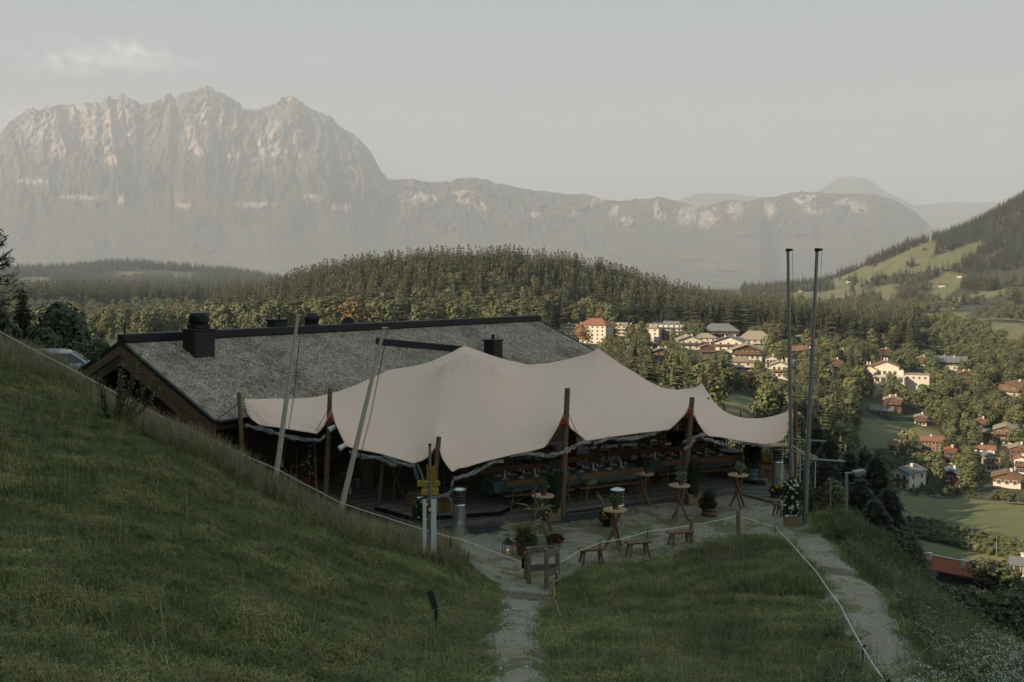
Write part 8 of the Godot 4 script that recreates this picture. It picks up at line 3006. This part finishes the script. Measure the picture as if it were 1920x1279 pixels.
func wild_flowers() -> void:
	var g := Geo.new()
	for k in 7:
		var a := rng.randf() * TAU
		var b := Vector3(cos(a), 0, sin(a)) * 0.08
		var e := b * 2.0 + Vector3.UP * rng.randf_range(0.6, 1.05)
		g.col = Color(0.16, 0.21, 0.09)
		g.tube([b, e], 0.005, 3, false)
		g.col = Color.WHITE
		for q in 7:
			var c := e + Vector3(rng.randfn() * 0.05, rng.randfn() * 0.02, rng.randfn() * 0.05)
			var x := rand_dir() * 0.016
			var y := rand_dir() * 0.016
			g.tri(c - x, c + x, c + y)
			g.tri(c - y, c + y * 0.5 + x, c - x * 0.5)
	var pl := []
	var cl := []
	for k in 1300:
		var px := rng.randf_range(1700.0, 1990.0) if rng.randf() < 0.75 else rng.randf_range(1560.0, 1800.0)
		var py := rng.randf_range(1140.0, 1340.0) if px > 1700.0 else rng.randf_range(960.0, 1150.0)
		if px > 1700.0 and py < 1310.0 - (px - 1700.0) * 0.75 + 50.0 * rng.randf() and rng.randf() > 0.05: continue
		if px <= 1700.0 and rng.randf() > 0.12: continue
		var p := turf_at(px, py)
		if on_gravel(p.x, -p.z) > -0.25 or p.z < -28.0: continue
		pl.append(pose(p - Vector3(0, 0.1, 0), rng.randf_range(0.32, 0.6)))
		var s := rng.randf_range(0.5, 0.9)
		cl.append(Color(s, s * 0.98, s * 0.88))
	scatter("wild_flowers", g, M.grass, pl, cl, self, "stuff").set_meta("label", "white wild flowers on the lower right bank")

func town() -> void:
	houses()
	villa()
	red_roofed_hall()
	town_trees()
	near_trees()
	field_edge()

func palette() -> void:
	M.turf = grain([Color(0.19, 0.225, 0.10), Color(0.25, 0.285, 0.125), Color(0.30, 0.30, 0.155), Color(0.24, 0.21, 0.13)], 0.03, Vector3(0.9, 0.9, 0.9), 1.0, 2.0, 3, true)
	M.gravel = gravel_material()
	M.asphalt = grain([Color(0.16, 0.155, 0.15), Color(0.22, 0.215, 0.21), Color(0.27, 0.265, 0.26)], 0.12, Vector3(0.8, 0.8, 0.8), 0.95, 0.0, 19, true)
	M.needles = leafy(Color.WHITE, 0.15)
	M.leaves = leafy(Color.WHITE, 0.3)
	M.grass = leafy(Color.WHITE, 0.35)
	M.bark = wood(Color(0.16, 0.12, 0.09), Color(0.27, 0.22, 0.17), 9, Vector3(3, 0.6, 3), 0.95)
	palette_things()

func gravel_material() -> StandardMaterial3D:
	var m := StandardMaterial3D.new()
	m.albedo_texture = noise_map(11, 0.15, [Color(0.18, 0.16, 0.13), Color(0.44, 0.405, 0.345), Color(0.56, 0.525, 0.465), Color(0.68, 0.645, 0.585), Color(0.84, 0.80, 0.74)], 1024, 3)
	m.uv1_triplanar = true
	m.uv1_world_triplanar = true
	m.uv1_scale = Vector3(0.55, 0.55, 0.55)
	m.roughness = 0.95
	m.vertex_color_use_as_albedo = true
	return m

func _ready() -> void:
	rng.seed = 20240917
	# ---- camera, sky, sun, exposure
	var cam := Camera3D.new()
	cam.name = "camera"
	add_child(cam)
	cam.position = Vector3(0, EYE, 0)
	cam.set_frustum(0.5 * 1279.0 / F, Vector2(0.0, -0.5 * (639.5 - HZ) / F), 0.5, 200000.0)
	cam.current = true
	var env := Environment.new()
	env.background_mode = Environment.BG_SKY
	var sky := Sky.new()
	var sm := ProceduralSkyMaterial.new()
	sm.sky_top_color = Color(0.563, 0.681, 0.73)
	sm.sky_horizon_color = Color(0.787, 0.736, 0.725)
	sm.sky_curve = 0.17
	sm.ground_bottom_color = Color(0.20, 0.20, 0.16)
	sm.ground_horizon_color = Color(0.45, 0.44, 0.40)
	sm.sun_angle_max = 1.0
	sm.sky_cover = clouds()
	sm.sky_cover_modulate = Color(1, 1, 1, 1)
	sky.sky_material = sm
	env.sky = sky
	env.ambient_light_source = Environment.AMBIENT_SOURCE_SKY
	env.tonemap_mode = Environment.TONE_MAPPER_LINEAR
	env.tonemap_exposure = 2.4
	env.background_energy_multiplier = 0.46
	env.sdfgi_enabled = true
	env.ssao_enabled = true
	env.ssil_enabled = true
	env.volumetric_fog_enabled = true
	env.volumetric_fog_density = 0.0
	env.fog_enabled = true
	env.fog_density = 0.00006
	env.fog_light_color = Color(0.707, 0.739, 0.788)
	var we := WorldEnvironment.new()
	we.name = "world"
	we.environment = env
	add_child(we)
	var sun := DirectionalLight3D.new()
	sun.name = "sun"
	sun.light_color = Color(1.0, 0.903, 0.765)
	sun.light_energy = 1.35
	sun.light_angular_distance = 0.5
	sun.shadow_enabled = true
	add_child(sun)
	var el := deg_to_rad(26.0)
	var az := deg_to_rad(121.0)
	var towards := Vector3(-sin(az) * cos(el), sin(el), -cos(az) * cos(el))
	sun.look_at_from_position(Vector3.ZERO, -towards)
	# ---- setting
	bump_noise.seed = 17
	bump_noise.frequency = 0.05
	bump_noise.fractal_octaves = 3
	terrace_outline()
	survey_near()
	survey_far()
	palette()
	meadow_map()
	far_land()
	outer_hill()
	valley_mist()
	mountains()
	tree_kits()
	forests()
	ground()
	paving_and_stones()
	grasses()
	wild_flowers()
	build_things()

func valley_mist() -> void:          # the thicker haze that lies in the wide valley before the range
	var v := FogVolume.new()
	v.name = "valley_mist"
	v.shape = RenderingServer.FOG_VOLUME_SHAPE_BOX
	v.size = Vector3(26000, 720, 7600)
	v.position = Vector3(0, 140, -9600)
	var m := FogMaterial.new()
	m.density = 0.00002
	m.albedo = Color(0.80, 0.81, 0.85)
	v.material = m
	v.set_meta("kind", "stuff")
	add_child(v)

func clouds() -> ImageTexture:
	var w := 2048
	var h := 1024
	var img := Image.create_empty(w, h, false, Image.FORMAT_RGBAF)
	var fn := FastNoiseLite.new()
	fn.seed = 3
	fn.frequency = 0.03
	fn.fractal_octaves = 5
	for s in [[210, 108, 160, 30, .30], [120, 125, 70, 20, .2], [235, 90, 70, 22, .2], [35, 212, 45, 26, .22], [10, 240, 40, 30, .2], [125, 192, 40, 14, .12], [475, 192, 40, 14, .10], [600, 110, 36, 14, .06], [450, 120, 50, 14, .04], [1860, 350, 120, 30, .05], [1560, 305, 60, 14, .03]]:
		var yaw := atan((s[0] - 960.0) / F)
		var pitch := atan((HZ - s[1]) / F * cos(yaw))
		var cx := yaw / TAU * w
		var cy := (0.5 - pitch / PI) * h
		var rx: float = s[2] / F / TAU * w
		var ry: float = s[3] / F / PI * h
		for y in range(int(cy - ry * 1.8), int(cy + ry * 1.8)):
			for x in range(int(cx - rx * 1.6), int(cx + rx * 1.6)):
				var q := Vector2((x - cx) / rx, (y - cy) / ry)
				if q.y > 0.0: q.y *= 1.5
				var a: float = clampf(1.0 - q.length() + fn.get_noise_2d(x * 6.0, y * 9.0) * 0.9, 0.0, 1.0) * s[4]
				if a > 0.0:
					var xx := posmod(x, w)
					var o := img.get_pixel(xx, y)
					var m: float = minf(o.a + a, 0.5)
					img.set_pixel(xx, y, Color(0.95, 0.78, 0.70, m))
	return ImageTexture.create_from_image(img)
